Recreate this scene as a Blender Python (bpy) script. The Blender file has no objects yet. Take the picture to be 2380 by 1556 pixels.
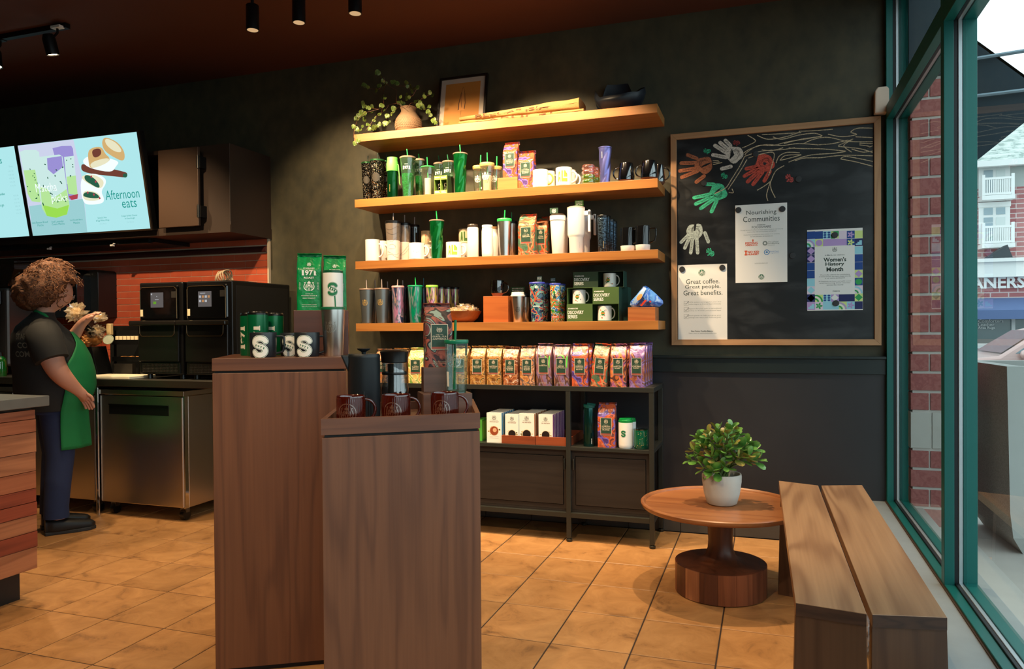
import bpy, bmesh, math, random
from mathutils import Vector, Matrix, noise as mnoise
random.seed(7)
scn = bpy.context.scene
COL = scn.collection
PI = math.pi
# -- camera
H = 1.2
YAW, PITCH, ROLL = math.radians(18.81561), math.radians(-0.60076), math.radians(-0.42903)
FPX = 1735.8255
cy_, sy_ = math.cos(YAW), math.sin(YAW)
FW = Vector((-sy_*math.cos(PITCH), cy_*math.cos(PITCH), math.sin(PITCH)))
RT = Vector((cy_, sy_, 0)); UP = RT.cross(FW)
cr, sr = math.cos(ROLL), math.sin(ROLL)
R2 = RT*cr + UP*sr; U2 = UP*cr - RT*sr
cam = bpy.data.cameras.new('camera'); cam_ob = bpy.data.objects.new('camera', cam); COL.objects.link(cam_ob)
cam.sensor_width = 36; cam.lens = 36*FPX/2380; cam.clip_start = 0.05; cam.clip_end = 300
mw = Matrix.Identity(4)
for i in range(3):
 mw[i][0] = R2[i]; mw[i][1] = U2[i]; mw[i][2] = -FW[i]
mw[0][3], mw[1][3], mw[2][3] = 0, 0, H
cam_ob.matrix_world = mw
scn.camera = cam_ob
# -- world, exposure
scn.view_settings.view_transform = 'Standard'; scn.view_settings.look = 'None'
scn.view_settings.gamma = 1; scn.view_settings.use_curve_mapping = False
scn.view_settings.exposure = 0.85
wd = bpy.data.worlds.new('overcast_sky'); scn.world = wd; wd.use_nodes = True
wn = wd.node_tree.nodes; wl = wd.node_tree.links
bg = wn['Background']
bg.inputs[0].default_value = (0.86, 0.96, 1.0, 1); bg.inputs[1].default_value = 1.35
def _aim(o, p, t):
 o.location = p
 o.rotation_euler = (Vector(t)-Vector(p)).to_track_quat('-Z', 'Y').to_euler()
def spot(name, p, t, power, angle=70, blend=.35, size=.03, col=(1, .72, .42)):
 L = bpy.data.lights.new(name, 'SPOT'); L.energy = power; L.spot_size = math.radians(angle); L.spot_blend = blend
 L.shadow_soft_size = size; L.color = col
 o = bpy.data.objects.new(name, L); COL.objects.link(o); _aim(o, p, t); return o
def area(name, p, t, power, sx, sy, col):
 L = bpy.data.lights.new(name, 'AREA'); L.shape = 'RECTANGLE'; L.size = sx; L.size_y = sy; L.energy = power; L.color = col
 o = bpy.data.objects.new(name, L); COL.objects.link(o); _aim(o, p, t); return o
LZ, LY = 2.80, 3.36
LAMPS_AND_FILLS = [
 (-2.60, LY, LZ, (-2.5, 4.3, 1.75), 56, 84),
 (-2.31, LY, LZ, (-2.05, 4.3, 1.7), 62, 82),
 (-1.975, LY, LZ, (-1.7, 4.3, 1.7), 70, 80),
 (-1.30, 3.52, 2.86, (-1.25, 4.3, 1.75), 92, 84),
 (-0.80, 3.52, 2.86, (-0.9, 4.2, 1.3), 60, 72),
 (-0.30, 3.40, 2.88, (-0.25, 3.4, 0.0), 92, 60),
 (-1.55, 2.9, 2.86, (-1.2, 3.3, 0.0), 42, 66),
 (-3.92, 3.27, 2.80, (-3.85, 3.75, 1.0), 60, 80),
 (-4.42, 3.30, 2.80, (-4.1, 3.2, 0.6), 44, 80),
 (-2.60, 2.7, 2.86, (-2.9, 3.1, 0.0), 42, 62),
 (-3.3, 2.9, 2.86, (-2.75, 3.35, 0.0), 40, 75),
 (-0.55, 2.1, 2.86, (-0.9, 2.4, 0.0), 20, 75),
 (-1.0, .5, 2.86, (-1.25, 2.1, .7), 60, 60),  # unseen warm fill added behind the camera to lift the pedestals
 (-2.3, .7, 2.86, (-1.75, 2.2, .8), 60, 60),  # another added fill behind the camera for the pedestals, no fixture
 (-1.7, .7, 2.4, (-3.1, 2.1, .6), 40, 34),  # fill without a fixture, added to brighten the register counter boards
 (-3.3, 2.0, 2.86, (-3.95, 4.4, 1.35), 150, 40),  # added wash without a fixture, brightens the red tile wall below the cabinet
]
for i, (x, y, z, t, pw, cone) in enumerate(LAMPS_AND_FILLS):
 spot('lamp_or_fill_light', (x, y, z-.012), t, pw, cone, .6)  # real lamps and added fills alike
# -- pixel -> place helpers (only used to read positions off the plan)
CP = Vector((0, 0, H))
def ray(px, py):
 a, b = px-1190, py-778
 return FW + RT*((a*cr+b*sr)/FPX) - UP*((-a*sr+b*cr)/FPX)
def onZ(px, py, z): d = ray(px, py); return CP + d*((z-H)/d.z)
def onY(px, py, Y): d = ray(px, py); return CP + d*(Y/d.y)
def onX(px, py, X): d = ray(px, py); return CP + d*(X/d.x)
# -- tagging
def tag(o, label=None, cat=None, group=None, kind=None):
 if label: o['label'] = label
 if cat: o['category'] = cat
 if group: o['group'] = group
 if kind: o['kind'] = kind
 return o
OA = 0
def thing(name, label, cat, loc=(0, 0, 0), rz=0, group=None):
 global OA
 OA = math.atan2(-loc[0], loc[1])-rz if loc[1] else 0
 o = bpy.data.objects.new(name, None); COL.objects.link(o)
 o.empty_display_size = .05; o.location = loc; o.rotation_euler = (0, 0, rz)
 return tag(o, label, cat, group)
def kids(o): return [c for c in bpy.data.objects if c.parent == o]
def dup(root, loc, rz=None, label=None, group=None):
 def cp(o, par):
  c = o.copy(); COL.objects.link(c); c.parent = par
  for k in KIDS.get(o.name, []): cp(k, c)
  return c
 r = cp(root, None); r.location = loc
 if rz is not None: r.rotation_euler = (0, 0, rz)
 if label: r['label'] = label
 if group: r['group'] = group
 return r
KIDS = {}
# -- materials
def lin(c):
 def f(v):
  v = v/255
  return v/12.92 if v <= .04045 else ((v+.055)/1.055)**2.4
 return (f(c[0]), f(c[1]), f(c[2]), 1)
_M = {}
def newmat(name):
 m = bpy.data.materials.new(name); m.use_nodes = True
 return m, m.node_tree.nodes, m.node_tree.links, m.node_tree.nodes['Principled BSDF']
def mat(name, col, rough=.5, metal=0, emit=0, spec=.5, coat=0, var=0, bump=0, bscale=60, aniso=0):
 if name in _M: return _M[name]
 m, n, l, p = newmat(name)
 c = lin(col)
 p.inputs['Base Color'].default_value = c; p.inputs['Roughness'].default_value = rough
 p.inputs['Metallic'].default_value = metal; p.inputs['Specular IOR Level'].default_value = spec
 if coat: p.inputs['Coat Weight'].default_value = coat; p.inputs['Coat Roughness'].default_value = .08
 if emit:
  p.inputs['Emission Color'].default_value = c; p.inputs['Emission Strength'].default_value = emit
 if var or bump:
  tc = n.new('ShaderNodeTexCoord'); nz = n.new('ShaderNodeTexNoise'); nz.inputs['Scale'].default_value = bscale; nz.inputs['Detail'].default_value = 5
  l.new(tc.outputs['Object'], nz.inputs['Vector'])
  if var:
   mx = n.new('ShaderNodeMix'); mx.data_type = 'RGBA'
   mx.inputs[6].default_value = tuple(v*(1-var) for v in c[:3])+(1,); mx.inputs[7].default_value = tuple(min(1, v*(1+var)) for v in c[:3])+(1,)
   l.new(nz.outputs['Fac'], mx.inputs[0]); l.new(mx.outputs[2], p.inputs['Base Color'])
  if bump:
   b = n.new('ShaderNodeBump'); b.inputs['Strength'].default_value = bump; b.inputs['Distance'].default_value = .002
   l.new(nz.outputs['Fac'], b.inputs['Height']); l.new(b.outputs[0], p.inputs['Normal'])
 _M[name] = m; return m
def wood(name, c1, c2, axis='X', scale=1.0, rough=.45, bands=9, coat=0, rand=True):
 if name in _M: return _M[name]
 m, n, l, p = newmat(name)
 tc = n.new('ShaderNodeTexCoord'); mp = n.new('ShaderNodeMapping')
 s = [7*scale]*3; s['XYZ'.index(axis)] = .55*scale
 mp.inputs['Scale'].default_value = s
 src = tc.outputs['Object']
 if rand:
  oi = n.new('ShaderNodeObjectInfo'); vm = n.new('ShaderNodeVectorMath'); vm.operation = 'MULTIPLY_ADD'
  vm.inputs[1].default_value = (1, 1, 1)
  sc = n.new('ShaderNodeVectorMath'); sc.operation = 'SCALE'; sc.inputs[0].default_value = (3.1, 2.3, 1.7)
  l.new(oi.outputs['Random'], sc.inputs['Scale'])
  l.new(src, vm.inputs[0]); l.new(sc.outputs[0], vm.inputs[2]); src = vm.outputs[0]
 l.new(src, mp.inputs['Vector'])
 nz = n.new('ShaderNodeTexNoise'); nz.inputs['Scale'].default_value = 1; nz.inputs['Detail'].default_value = 2; nz.inputs['Distortion'].default_value = .35
 l.new(mp.outputs[0], nz.inputs['Vector'])
 mu = n.new('ShaderNodeMath'); mu.operation = 'MULTIPLY'; mu.inputs[1].default_value = bands*2*PI; l.new(nz.outputs['Fac'], mu.inputs[0])
 sn = n.new('ShaderNodeMath'); sn.operation = 'SINE'; l.new(mu.outputs[0], sn.inputs[0])
 mr = n.new('ShaderNodeMapRange'); mr.inputs[1].default_value = -1; mr.inputs[2].default_value = 1; l.new(sn.outputs[0], mr.inputs[0])
 pw = n.new('ShaderNodeMath'); pw.operation = 'POWER'; pw.inputs[1].default_value = 2.2; l.new(mr.outputs[0], pw.inputs[0])
 mp2 = n.new('ShaderNodeMapping'); s2 = [130*scale]*3; s2['XYZ'.index(axis)] = 3*scale; mp2.inputs['Scale'].default_value = s2
 l.new(src, mp2.inputs['Vector'])
 fz = n.new('ShaderNodeTexNoise'); fz.inputs['Scale'].default_value = 1; fz.inputs['Detail'].default_value = 4; l.new(mp2.outputs[0], fz.inputs['Vector'])
 lo = n.new('ShaderNodeMapping'); lo.inputs['Scale'].default_value = [v*.35 for v in s]; l.new(src, lo.inputs['Vector'])
 lz = n.new('ShaderNodeTexNoise'); lz.inputs['Scale'].default_value = 1; l.new(lo.outputs[0], lz.inputs['Vector'])
 a1 = n.new('ShaderNodeMath'); a1.operation = 'MULTIPLY_ADD'; a1.inputs[1].default_value = .38; l.new(pw.outputs[0], a1.inputs[0])
 f2 = n.new('ShaderNodeMath'); f2.operation = 'MULTIPLY_ADD'; f2.inputs[1].default_value = .55; f2.inputs[2].default_value = -.05; l.new(fz.outputs['Fac'], f2.inputs[0])
 l.new(f2.outputs[0], a1.inputs[2])
 a2 = n.new('ShaderNodeMath'); a2.operation = 'MULTIPLY_ADD'; a2.inputs[1].default_value = .7; l.new(lz.outputs['Fac'], a2.inputs[0])
 a3 = n.new('ShaderNodeMath'); a3.operation = 'ADD'; a3.inputs[1].default_value = -.3; l.new(a1.outputs[0], a3.inputs[0]); l.new(a3.outputs[0], a2.inputs[2])
 mx = n.new('ShaderNodeMix'); mx.data_type = 'RGBA'; mx.inputs[6].default_value = lin(c1); mx.inputs[7].default_value = lin(c2)
 l.new(a2.outputs[0], mx.inputs[0]); l.new(mx.outputs[2], p.inputs['Base Color'])
 bm_ = n.new('ShaderNodeBump'); bm_.inputs['Strength'].default_value = .15; bm_.inputs['Distance'].default_value = .001
 l.new(fz.outputs['Fac'], bm_.inputs['Height']); l.new(bm_.outputs[0], p.inputs['Normal'])
 p.inputs['Roughness'].default_value = rough
 if coat: p.inputs['Coat Weight'].default_value = coat; p.inputs['Coat Roughness'].default_value = .2
 _M[name] = m; return m
def ramp_mat(name, cols, scale=12, stretch=(1, 1, 1), dist=1.5, rough=.35, metal=0, const=True, detail=2, bump=.0, coords='Object', coat=0):
 """mottled / printed pattern: noise pushed through a colour ramp"""
 if name in _M: return _M[name]
 m, n, l, p = newmat(name)
 tc = n.new('ShaderNodeTexCoord'); mp = n.new('ShaderNodeMapping'); mp.inputs['Scale'].default_value = stretch
 l.new(tc.outputs[coords], mp.inputs['Vector'])
 nz = n.new('ShaderNodeTexNoise'); nz.inputs['Scale'].default_value = scale; nz.inputs['Detail'].default_value = detail; nz.inputs['Distortion'].default_value = dist
 l.new(mp.outputs[0], nz.inputs['Vector'])
 r = n.new('ShaderNodeValToRGB'); r.color_ramp.interpolation = 'CONSTANT' if const else 'LINEAR'
 k = len(cols); els = r.color_ramp.elements
 while len(els) < k: els.new(.5)
 for i, c in enumerate(cols):
  els[i].position = 0 if i == 0 else .3+.4*i/k
  els[i].color = lin(c)
 l.new(nz.outputs['Fac'], r.inputs[0]); l.new(r.outputs[0], p.inputs['Base Color'])
 p.inputs['Roughness'].default_value = rough; p.inputs['Metallic'].default_value = metal
 if coat: p.inputs['Coat Weight'].default_value = coat; p.inputs['Coat Roughness'].default_value = .1
 if bump:
  n2 = n.new('ShaderNodeTexNoise'); n2.inputs['Scale'].default_value = 35; n2.inputs['Detail'].default_value = 2; n2.inputs['Distortion'].default_value = 1
  l.new(mp.outputs[0], n2.inputs['Vector'])
  b = n.new('ShaderNodeBump'); b.inputs['Strength'].default_value = bump; b.inputs['Distance'].default_value = .006
  l.new(n2.outputs['Fac'], b.inputs['Height']); l.new(b.outputs[0], p.inputs['Normal'])
 _M[name] = m; return m
def glass(name, tint=(255, 255, 255), refl=.12, rough=.02, body=0, bodycol=None):
 """thin clear material: see-through share plus a fresnel reflection"""
 if name in _M: return _M[name]
 m = bpy.data.materials.new(name); m.use_nodes = True
 n = m.node_tree.nodes; l = m.node_tree.links; n.clear()
 out = n.new('ShaderNodeOutputMaterial'); tr = n.new('ShaderNodeBsdfTransparent'); tr.inputs[0].default_value = lin(tint)
 gl = n.new('ShaderNodeBsdfGlossy'); gl.inputs['Roughness'].default_value = rough
 lw = n.new('ShaderNodeLayerWeight'); lw.inputs[0].default_value = .5
 pw = n.new('ShaderNodeMath'); pw.operation = 'POWER'; pw.inputs[1].default_value = 5; l.new(lw.outputs['Facing'], pw.inputs[0])
 ad = n.new('ShaderNodeMath'); ad.operation = 'MULTIPLY_ADD'; ad.use_clamp = True; ad.inputs[1].default_value = .9; ad.inputs[2].default_value = refl; l.new(pw.outputs[0], ad.inputs[0])
 mx = n.new('ShaderNodeMixShader'); l.new(ad.outputs[0], mx.inputs[0])
 first = tr.outputs[0]
 if body:
  df = n.new('ShaderNodeBsdfPrincipled'); df.inputs['Base Color'].default_value = lin(bodycol or tint); df.inputs['Roughness'].default_value = .25
  m2 = n.new('ShaderNodeMixShader'); m2.inputs[0].default_value = body; l.new(tr.outputs[0], m2.inputs[1]); l.new(df.outputs[0], m2.inputs[2]); first = m2.outputs[0]
 l.new(first, mx.inputs[1]); l.new(gl.outputs[0], mx.inputs[2]); l.new(mx.outputs[0], out.inputs[0])
 _M[name] = m; return m
def emis(name, col, s=1.0):
 if name in _M: return _M[name]
 m = bpy.data.materials.new(name); m.use_nodes = True; n = m.node_tree.nodes; n.clear()
 o = n.new('ShaderNodeOutputMaterial'); e = n.new('ShaderNodeEmission'); e.inputs[0].default_value = lin(col); e.inputs[1].default_value = s
 m.node_tree.links.new(e.outputs[0], o.inputs[0]); _M[name] = m; return m
# -- mesh builder
class MB:
 def __init__(s): s.v = []; s.f = []; s.m = []; s.M = Matrix.Identity(4)
 def _a(s, vs, fs, m=0):
  b = len(s.v)
  s.v += [tuple(s.M @ Vector(p)) for p in vs]
  s.f += [tuple(b+i for i in f) for f in fs]
  s.m += [m]*len(fs)
  return s
 def box(s, x0, x1, y0, y1, z0, z1, m=0):
  vs = [(x, y, z) for z in (z0, z1) for y in (y0, y1) for x in (x0, x1)]
  return s._a(vs, [(0, 2, 3, 1), (4, 5, 7, 6), (0, 1, 5, 4), (2, 6, 7, 3), (0, 4, 6, 2), (1, 3, 7, 5)], m)
 def cbox(s, c, d, m=0):
  return s.box(c[0]-d[0]/2, c[0]+d[0]/2, c[1]-d[1]/2, c[1]+d[1]/2, c[2]-d[2]/2, c[2]+d[2]/2, m)
 def prism(s, pts, a, b, axis='Z', m=0):
  """pts 2-D outline (ccw), extruded from a to b along axis"""
  def P(u, v, w):
   return {'Z': (u, v, w), 'Y': (u, w, v), 'X': (w, u, v)}[axis]
  n = len(pts)
  vs = [P(u, v, a) for u, v in pts]+[P(u, v, b) for u, v in pts]
  fs = [tuple(range(n))[::-1], tuple(range(n, 2*n))]+[(i, (i+1) % n, n+(i+1) % n, n+i) for i in range(n)]
  if axis == 'Y': fs = [f[::-1] for f in fs]
  return s._a(vs, fs, m)
 def hexa(s, bot, top, m=0):
  """bot/top: 4 points each, ccw seen from above"""
  return s._a(list(bot)+list(top), [(3, 2, 1, 0), (4, 5, 6, 7), (0, 1, 5, 4), (1, 2, 6, 5), (2, 3, 7, 6), (3, 0, 4, 7)], m)
 def lathe(s, prof, n=28, c=(0, 0, 0), m=0, cap0=True, cap1=True, sx=1, sy=1, ms=None):
  k = len(prof); vs = []
  for r, z in prof:
   for i in range(n):
    a = 2*PI*i/n; vs.append((c[0]+r*math.cos(a)*sx, c[1]+r*math.sin(a)*sy, c[2]+z))
  b = len(s.v); s.v += [tuple(s.M @ Vector(p)) for p in vs]
  for j in range(k-1):
   for i in range(n):
    i2 = (i+1) % n
    s.f.append((b+j*n+i, b+j*n+i2, b+(j+1)*n+i2, b+(j+1)*n+i)); s.m.append(ms[j] if ms else m)
  if cap0 and prof[0][0] > 1e-5: s.f.append(tuple(b+i for i in range(n))[::-1]); s.m.append(ms[0] if ms else m)
  if cap1 and prof[-1][0] > 1e-5: s.f.append(tuple(b+(k-1)*n+i for i in range(n))); s.m.append(ms[-1] if ms else m)
  return s
 def tube(s, path, r, n=8, m=0, closed=False, sq=False, flat=1.0):
  pts = [Vector(p) for p in path]; k = len(pts)
  rs = r if isinstance(r, (list, tuple)) else [r]*k
  up = None; rings = []
  for i in range(k):
   if closed: t = pts[(i+1) % k]-pts[i-1]
   else: t = pts[min(i+1, k-1)]-pts[max(i-1, 0)]
   if t.length < 1e-9: t = Vector((0, 0, 1))
   t.normalize()
   if up is None:
    up = Vector((0, 0, 1)) if abs(t.z) < .9 else Vector((0, 1, 0))
   a = t.cross(up)
   if a.length < 1e-6: a = t.cross(Vector((1, 0, 0)))
   a.normalize(); u = a.cross(t).normalized(); up = u
   ring = []
   for j in range(n):
    an = 2*PI*(j+.5 if sq else j)/n
    ring.append(pts[i]+(a*math.cos(an)*flat+u*math.sin(an))*rs[i])
   rings.append(ring)
  vs = [p for rg in rings for p in rg]; fs = []
  for i in range(k if closed else k-1):
   i2 = (i+1) % k
   for j in range(n):
    j2 = (j+1) % n; fs.append((i*n+j, i*n+j2, i2*n+j2, i2*n+j))
  if not closed: fs += [tuple(range(n))[::-1], tuple((k-1)*n+j for j in range(n))]
  return s._a(vs, fs, m)
 def sphere(s, c, r, n=12, k=8, m=0, sc=(1, 1, 1)):
  prof = [(max(1e-4, math.sin(PI*j/k))*r, -math.cos(PI*j/k)*r) for j in range(k+1)]
  vs = []; 
  for rr, z in prof:
   for i in range(n):
    a = 2*PI*i/n; vs.append((c[0]+rr*math.cos(a)*sc[0], c[1]+rr*math.sin(a)*sc[1], c[2]+z*sc[2]))
  fs = [(j*n+i, j*n+(i+1) % n, (j+1)*n+(i+1) % n, (j+1)*n+i) for j in range(k) for i in range(n)]
  return s._a(vs, fs, m)
 def grid(s, fn, nu, nv, m=0, flip=False, close_u=False):
  vs = [fn(i/(nu), j/(nv)) for j in range(nv+1) for i in range(nu+1)]
  w = nu+1
  fs = [(j*w+i, j*w+i+1, (j+1)*w+i+1, (j+1)*w+i) for j in range(nv) for i in range(nu)]
  if flip: fs = [f[::-1] for f in fs]
  return s._a(vs, fs, m)
 def build(s, name, mats, parent=None, loc=None, smooth=None, bevel=0, rot=None, solid=0):
  me = bpy.data.meshes.new(name); me.from_pydata(s.v, [], s.f)
  if not isinstance(mats, (list, tuple)): mats = [mats]
  for m in mats: me.materials.append(m)
  if max(s.m, default=0): me.polygons.foreach_set('material_index', s.m)
  if smooth is not None:
   me.polygons.foreach_set('use_smooth', [True]*len(me.polygons))
   me.update(); me.set_sharp_from_angle(angle=math.radians(smooth))
  me.update()
  o = bpy.data.objects.new(name, me); COL.objects.link(o)
  if parent: o.parent = parent; KIDS.setdefault(parent.name, []).append(o)
  if loc: o.location = loc
  if rot: o.rotation_euler = rot
  if bevel:
   b = o.modifiers.new('bevel', 'BEVEL'); b.width = bevel; b.segments = 2; b.limit_method = 'ANGLE'; b.angle_limit = math.radians(40)
  if solid:
   b = o.modifiers.new('solid', 'SOLIDIFY'); b.thickness = solid
  return o
# -- flat print: shapes in (u, v), pasted on any surface
_TC = {}
def text_geo(t, bold=0.0):
 k = (t, bold)
 if k in _TC: return _TC[k]
 cu = bpy.data.curves.new('t', 'FONT'); cu.body = t; cu.size = 1; cu.resolution_u = 2; cu.offset = bold; cu.space_line = .95
 cu.align_x = 'CENTER'
 ob = bpy.data.objects.new('t', cu); COL.objects.link(ob)
 dg = bpy.context.evaluated_depsgraph_get(); me = ob.evaluated_get(dg).to_mesh()
 vs = [(v.co.x, v.co.y) for v in me.vertices]; fs = [tuple(p.vertices) for p in me.polygons]
 bpy.data.objects.remove(ob); bpy.data.curves.remove(cu)
 xs = [v[0] for v in vs]; ys = [v[1] for v in vs]
 g = (vs, fs, (min(xs), max(xs), min(ys), max(ys)))
 _TC[k] = g; return g
class Sh:
 def __init__(s): s.v = []; s.f = []; s.m = []; s.L = 0
 def _a(s, vs, fs, m, lay):
  b = len(s.v); s.v += [(u, v, lay) for u, v in vs]; s.f += [tuple(b+i for i in f) for f in fs]; s.m += [m]*len(fs); return s
 def poly(s, pts, m=0, lay=1):
  a = sum(pts[i][0]*pts[(i+1) % len(pts)][1]-pts[(i+1) % len(pts)][0]*pts[i][1] for i in range(len(pts)))
  pts = list(pts) if a > 0 else list(pts)[::-1]
  return s._a(pts, [tuple(range(len(pts)))], m, lay)
 def blob(s, pts, m=0, lay=1):
  P = []; n = len(pts)
  for i in range(n):
   p0, p1, p2 = pts[i-1], pts[i], pts[(i+1) % n]
   for k in range(4):
    t = k/4; P.append(tuple((1-t)**2*(p0[j]+p1[j])/2+2*t*(1-t)*p1[j]+t*t*(p1[j]+p2[j])/2 for j in (0, 1)))
  return s.poly(P, m, lay)
 def rect(s, x0, x1, y0, y1, m=0, lay=0): return s._a([(x0, y0), (x1, y0), (x1, y1), (x0, y1)], [(0, 1, 2, 3)], m, lay)
 def disc(s, cx, cy, r, m=0, lay=1, n=20, ry=None, rot=0):
  ry = ry or r; c, d = math.cos(rot), math.sin(rot); P = []
  for i in range(n):
   a = 2*PI*i/n; x, y = r*math.cos(a), ry*math.sin(a); P.append((cx+x*c-y*d, cy+x*d+y*c))
  return s.poly(P, m, lay)
 def ring(s, cx, cy, r0, r1, m=0, lay=1, n=28, a0=0, a1=2*PI):
  vs = []; 
  for i in range(n+1):
   a = a0+(a1-a0)*i/n; vs += [(cx+r0*math.cos(a), cy+r0*math.sin(a)), (cx+r1*math.cos(a), cy+r1*math.sin(a))]
  return s._a(vs, [(2*i, 2*i+1, 2*i+3, 2*i+2) for i in range(n)], m, lay)
 def strip(s, pts, w, m=0, lay=1, taper=False, w1=None):
  """polyline of width w (metres in u,v)"""
  n = len(pts); vs = []
  for i, (x, y) in enumerate(pts):
   x0, y0 = pts[max(0, i-1)]; x1, y1 = pts[min(n-1, i+1)]
   dx, dy = x1-x0, y1-y0; q = math.hypot(dx, dy) or 1
   ww = w if w1 is None else w+(w1-w)*i/(n-1)
   if taper: ww *= max(.12, math.sin(PI*(i+.35)/(n-.3)))
   nx, ny = -dy/q*ww/2, dx/q*ww/2
   vs += [(x-nx, y-ny), (x+nx, y+ny)]
  return s._a(vs, [(2*i, 2*i+2, 2*i+3, 2*i+1) for i in range(n-1)], m, lay)
 def text(s, t, cx, cy, h, w=None, m=0, lay=2, bold=0.0, rot=0):
  vs, fs, (x0, x1, y0, y1) = text_geo(t, bold)
  sy = h/(y1-y0); sx = sy if w is None else w/(x1-x0)
  mx, my = (x0+x1)/2, (y0+y1)/2; c, d = math.cos(rot), math.sin(rot); P = []
  for x, y in vs:
   a, b = (x-mx)*sx, (y-my)*sy; P.append((cx+a*c-b*d, cy+a*d+b*c))
  return s._a(P, fs, m, lay)
 def xf(s, cx=0, cy=0, sc=1, rot=0, sx=1):
  c, d = math.cos(rot), math.sin(rot); n = []
  for u, v, l in s.v:
   u, v = u*sc*sx, v*sc; n.append((cx+u*c-v*d, cy+u*d+v*c, l))
  s.v = n; return s
 def add(s, o, m=None, lay=0):
  b = len(s.v); s.v += [(u, v, l+lay) for u, v, l in o.v]; s.f += [tuple(b+i for i in f) for f in o.f]; s.m += ([m]*len(o.f) if m is not None else o.m); return s
 def paste(s, name, mats, surf, parent=None, cuts=None, vcuts=None, step=.00025, loc=None, rot=None, subu=0):
  """surf(u, v, off) -> xyz"""
  bm = bmesh.new(); vv = [bm.verts.new((u, v, l)) for u, v, l in s.v]
  for f, m in zip(s.f, s.m):
   try:
    q = bm.faces.new([vv[i] for i in f]); q.material_index = m
   except ValueError: pass
  if subu or vcuts:
   bmesh.ops.triangulate(bm, faces=bm.faces[:])
  if subu:
   us = [v[0] for v in s.v]; a, b = min(us), max(us); k = int((b-a)/subu)
   for i in range(1, k+1):
    bmesh.ops.bisect_plane(bm, geom=bm.verts[:]+bm.edges[:]+bm.faces[:], plane_co=(a+i*subu, 0, 0), plane_no=(1, 0, 0))
  if vcuts:
   vs_ = [v[1] for v in s.v]; a, b = min(vs_), max(vs_); k = int((b-a)/vcuts)
   for i in range(1, k+1):
    bmesh.ops.bisect_plane(bm, geom=bm.verts[:]+bm.edges[:]+bm.faces[:], plane_co=(0, a+i*vcuts, 0), plane_no=(0, 1, 0))
  for v in bm.verts: v.co = Vector(surf(v.co.x, v.co.y, step*(1+v.co.z)))
  me = bpy.data.meshes.new(name); bm.to_mesh(me); bm.free()
  if not isinstance(mats, (list, tuple)): mats = [mats]
  for m in mats: me.materials.append(m)
  o = bpy.data.objects.new(name, me); COL.objects.link(o)
  if parent: o.parent = parent; KIDS.setdefault(parent.name, []).append(o)
  if loc: o.location = loc
  if rot: o.rotation_euler = rot
  return o
def flatY(y):   # print on a face looking to -Y
 return lambda u, v, o: (u, y-o, v)
def flatZ(z): return lambda u, v, o: (u, v, z+o)
def onlathe(prof, a0=0, rs=1.0):
 """print wrapped on a lathe whose outer profile is prof; a0 turns it round (0 = towards -Y, + = towards +X)"""
 pr = sorted([(z, r) for r, z in prof])
 def R(z):
  if z <= pr[0][0]: return pr[0][1]
  for (z0, r0), (z1, r1) in zip(pr, pr[1:]):
   if z <= z1: return r0+(r1-r0)*((z-z0)/(z1-z0) if z1 > z0 else 1)
  return pr[-1][1]
 rm = max(r for r, z in prof); a0 = a0+OA
 def f(u, v, o):
  r = R(v)+o+.0004; a = u/rm+a0
  return (r*math.sin(a), -r*math.cos(a), v)
 return f
def siren(m=0, lay=1):
 """round twin-tailed crowned figure emblem, unit radius"""
 s = Sh()
 s.disc(0, .12, .17, m, lay, 14, .22)                                  # face
 s.poly([(-.24, .42), (-.3, .66), (-.12, .56), (0, .8), (.12, .56), (.3, .66), (.24, .42)], m, lay)   # crown
 s.poly([(0, 1.0), (.045, .9), (.14, .89), (.07, .83), (.09, .73), (0, .79), (-.09, .73), (-.07, .83), (-.14, .89), (-.045, .9)], m, lay)
 for sg in (-1, 1):
  for k in range(3):                                                 # hair
   x = .25+.11*k
   s.strip([(sg*(x-.02), .36-.05*k), (sg*(x+.07), .16-.04*k), (sg*(x-.02), -.08-.04*k), (sg*(x+.06), -.3-.03*k)], .06, m, lay)
  s.strip([(sg*.12, -.12), (sg*.17, -.3), (sg*.1, -.52), (sg*.12, -.86)], .09, m, lay)   # body side
  t = [(sg*.26, -.86), (sg*.56, -.72), (sg*.78, -.42), (sg*.83, -.05), (sg*.72, .28), (sg*.62, .5)]
  s.strip(t, .2, m, lay, w1=.09)                                     # tail
  s.poly([(sg*.6, .48), (sg*.5, .78), (sg*.68, .66), (sg*.82, .76), (sg*.72, .5)], m, lay)
  s.strip([(sg*.36, -.5), (sg*.52, -.36), (sg*.6, -.1)], .07, m, lay)
 s.strip([(-.1, -.95), (0, -.9), (.1, -.95)], .1, m, lay)
 return s
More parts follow.
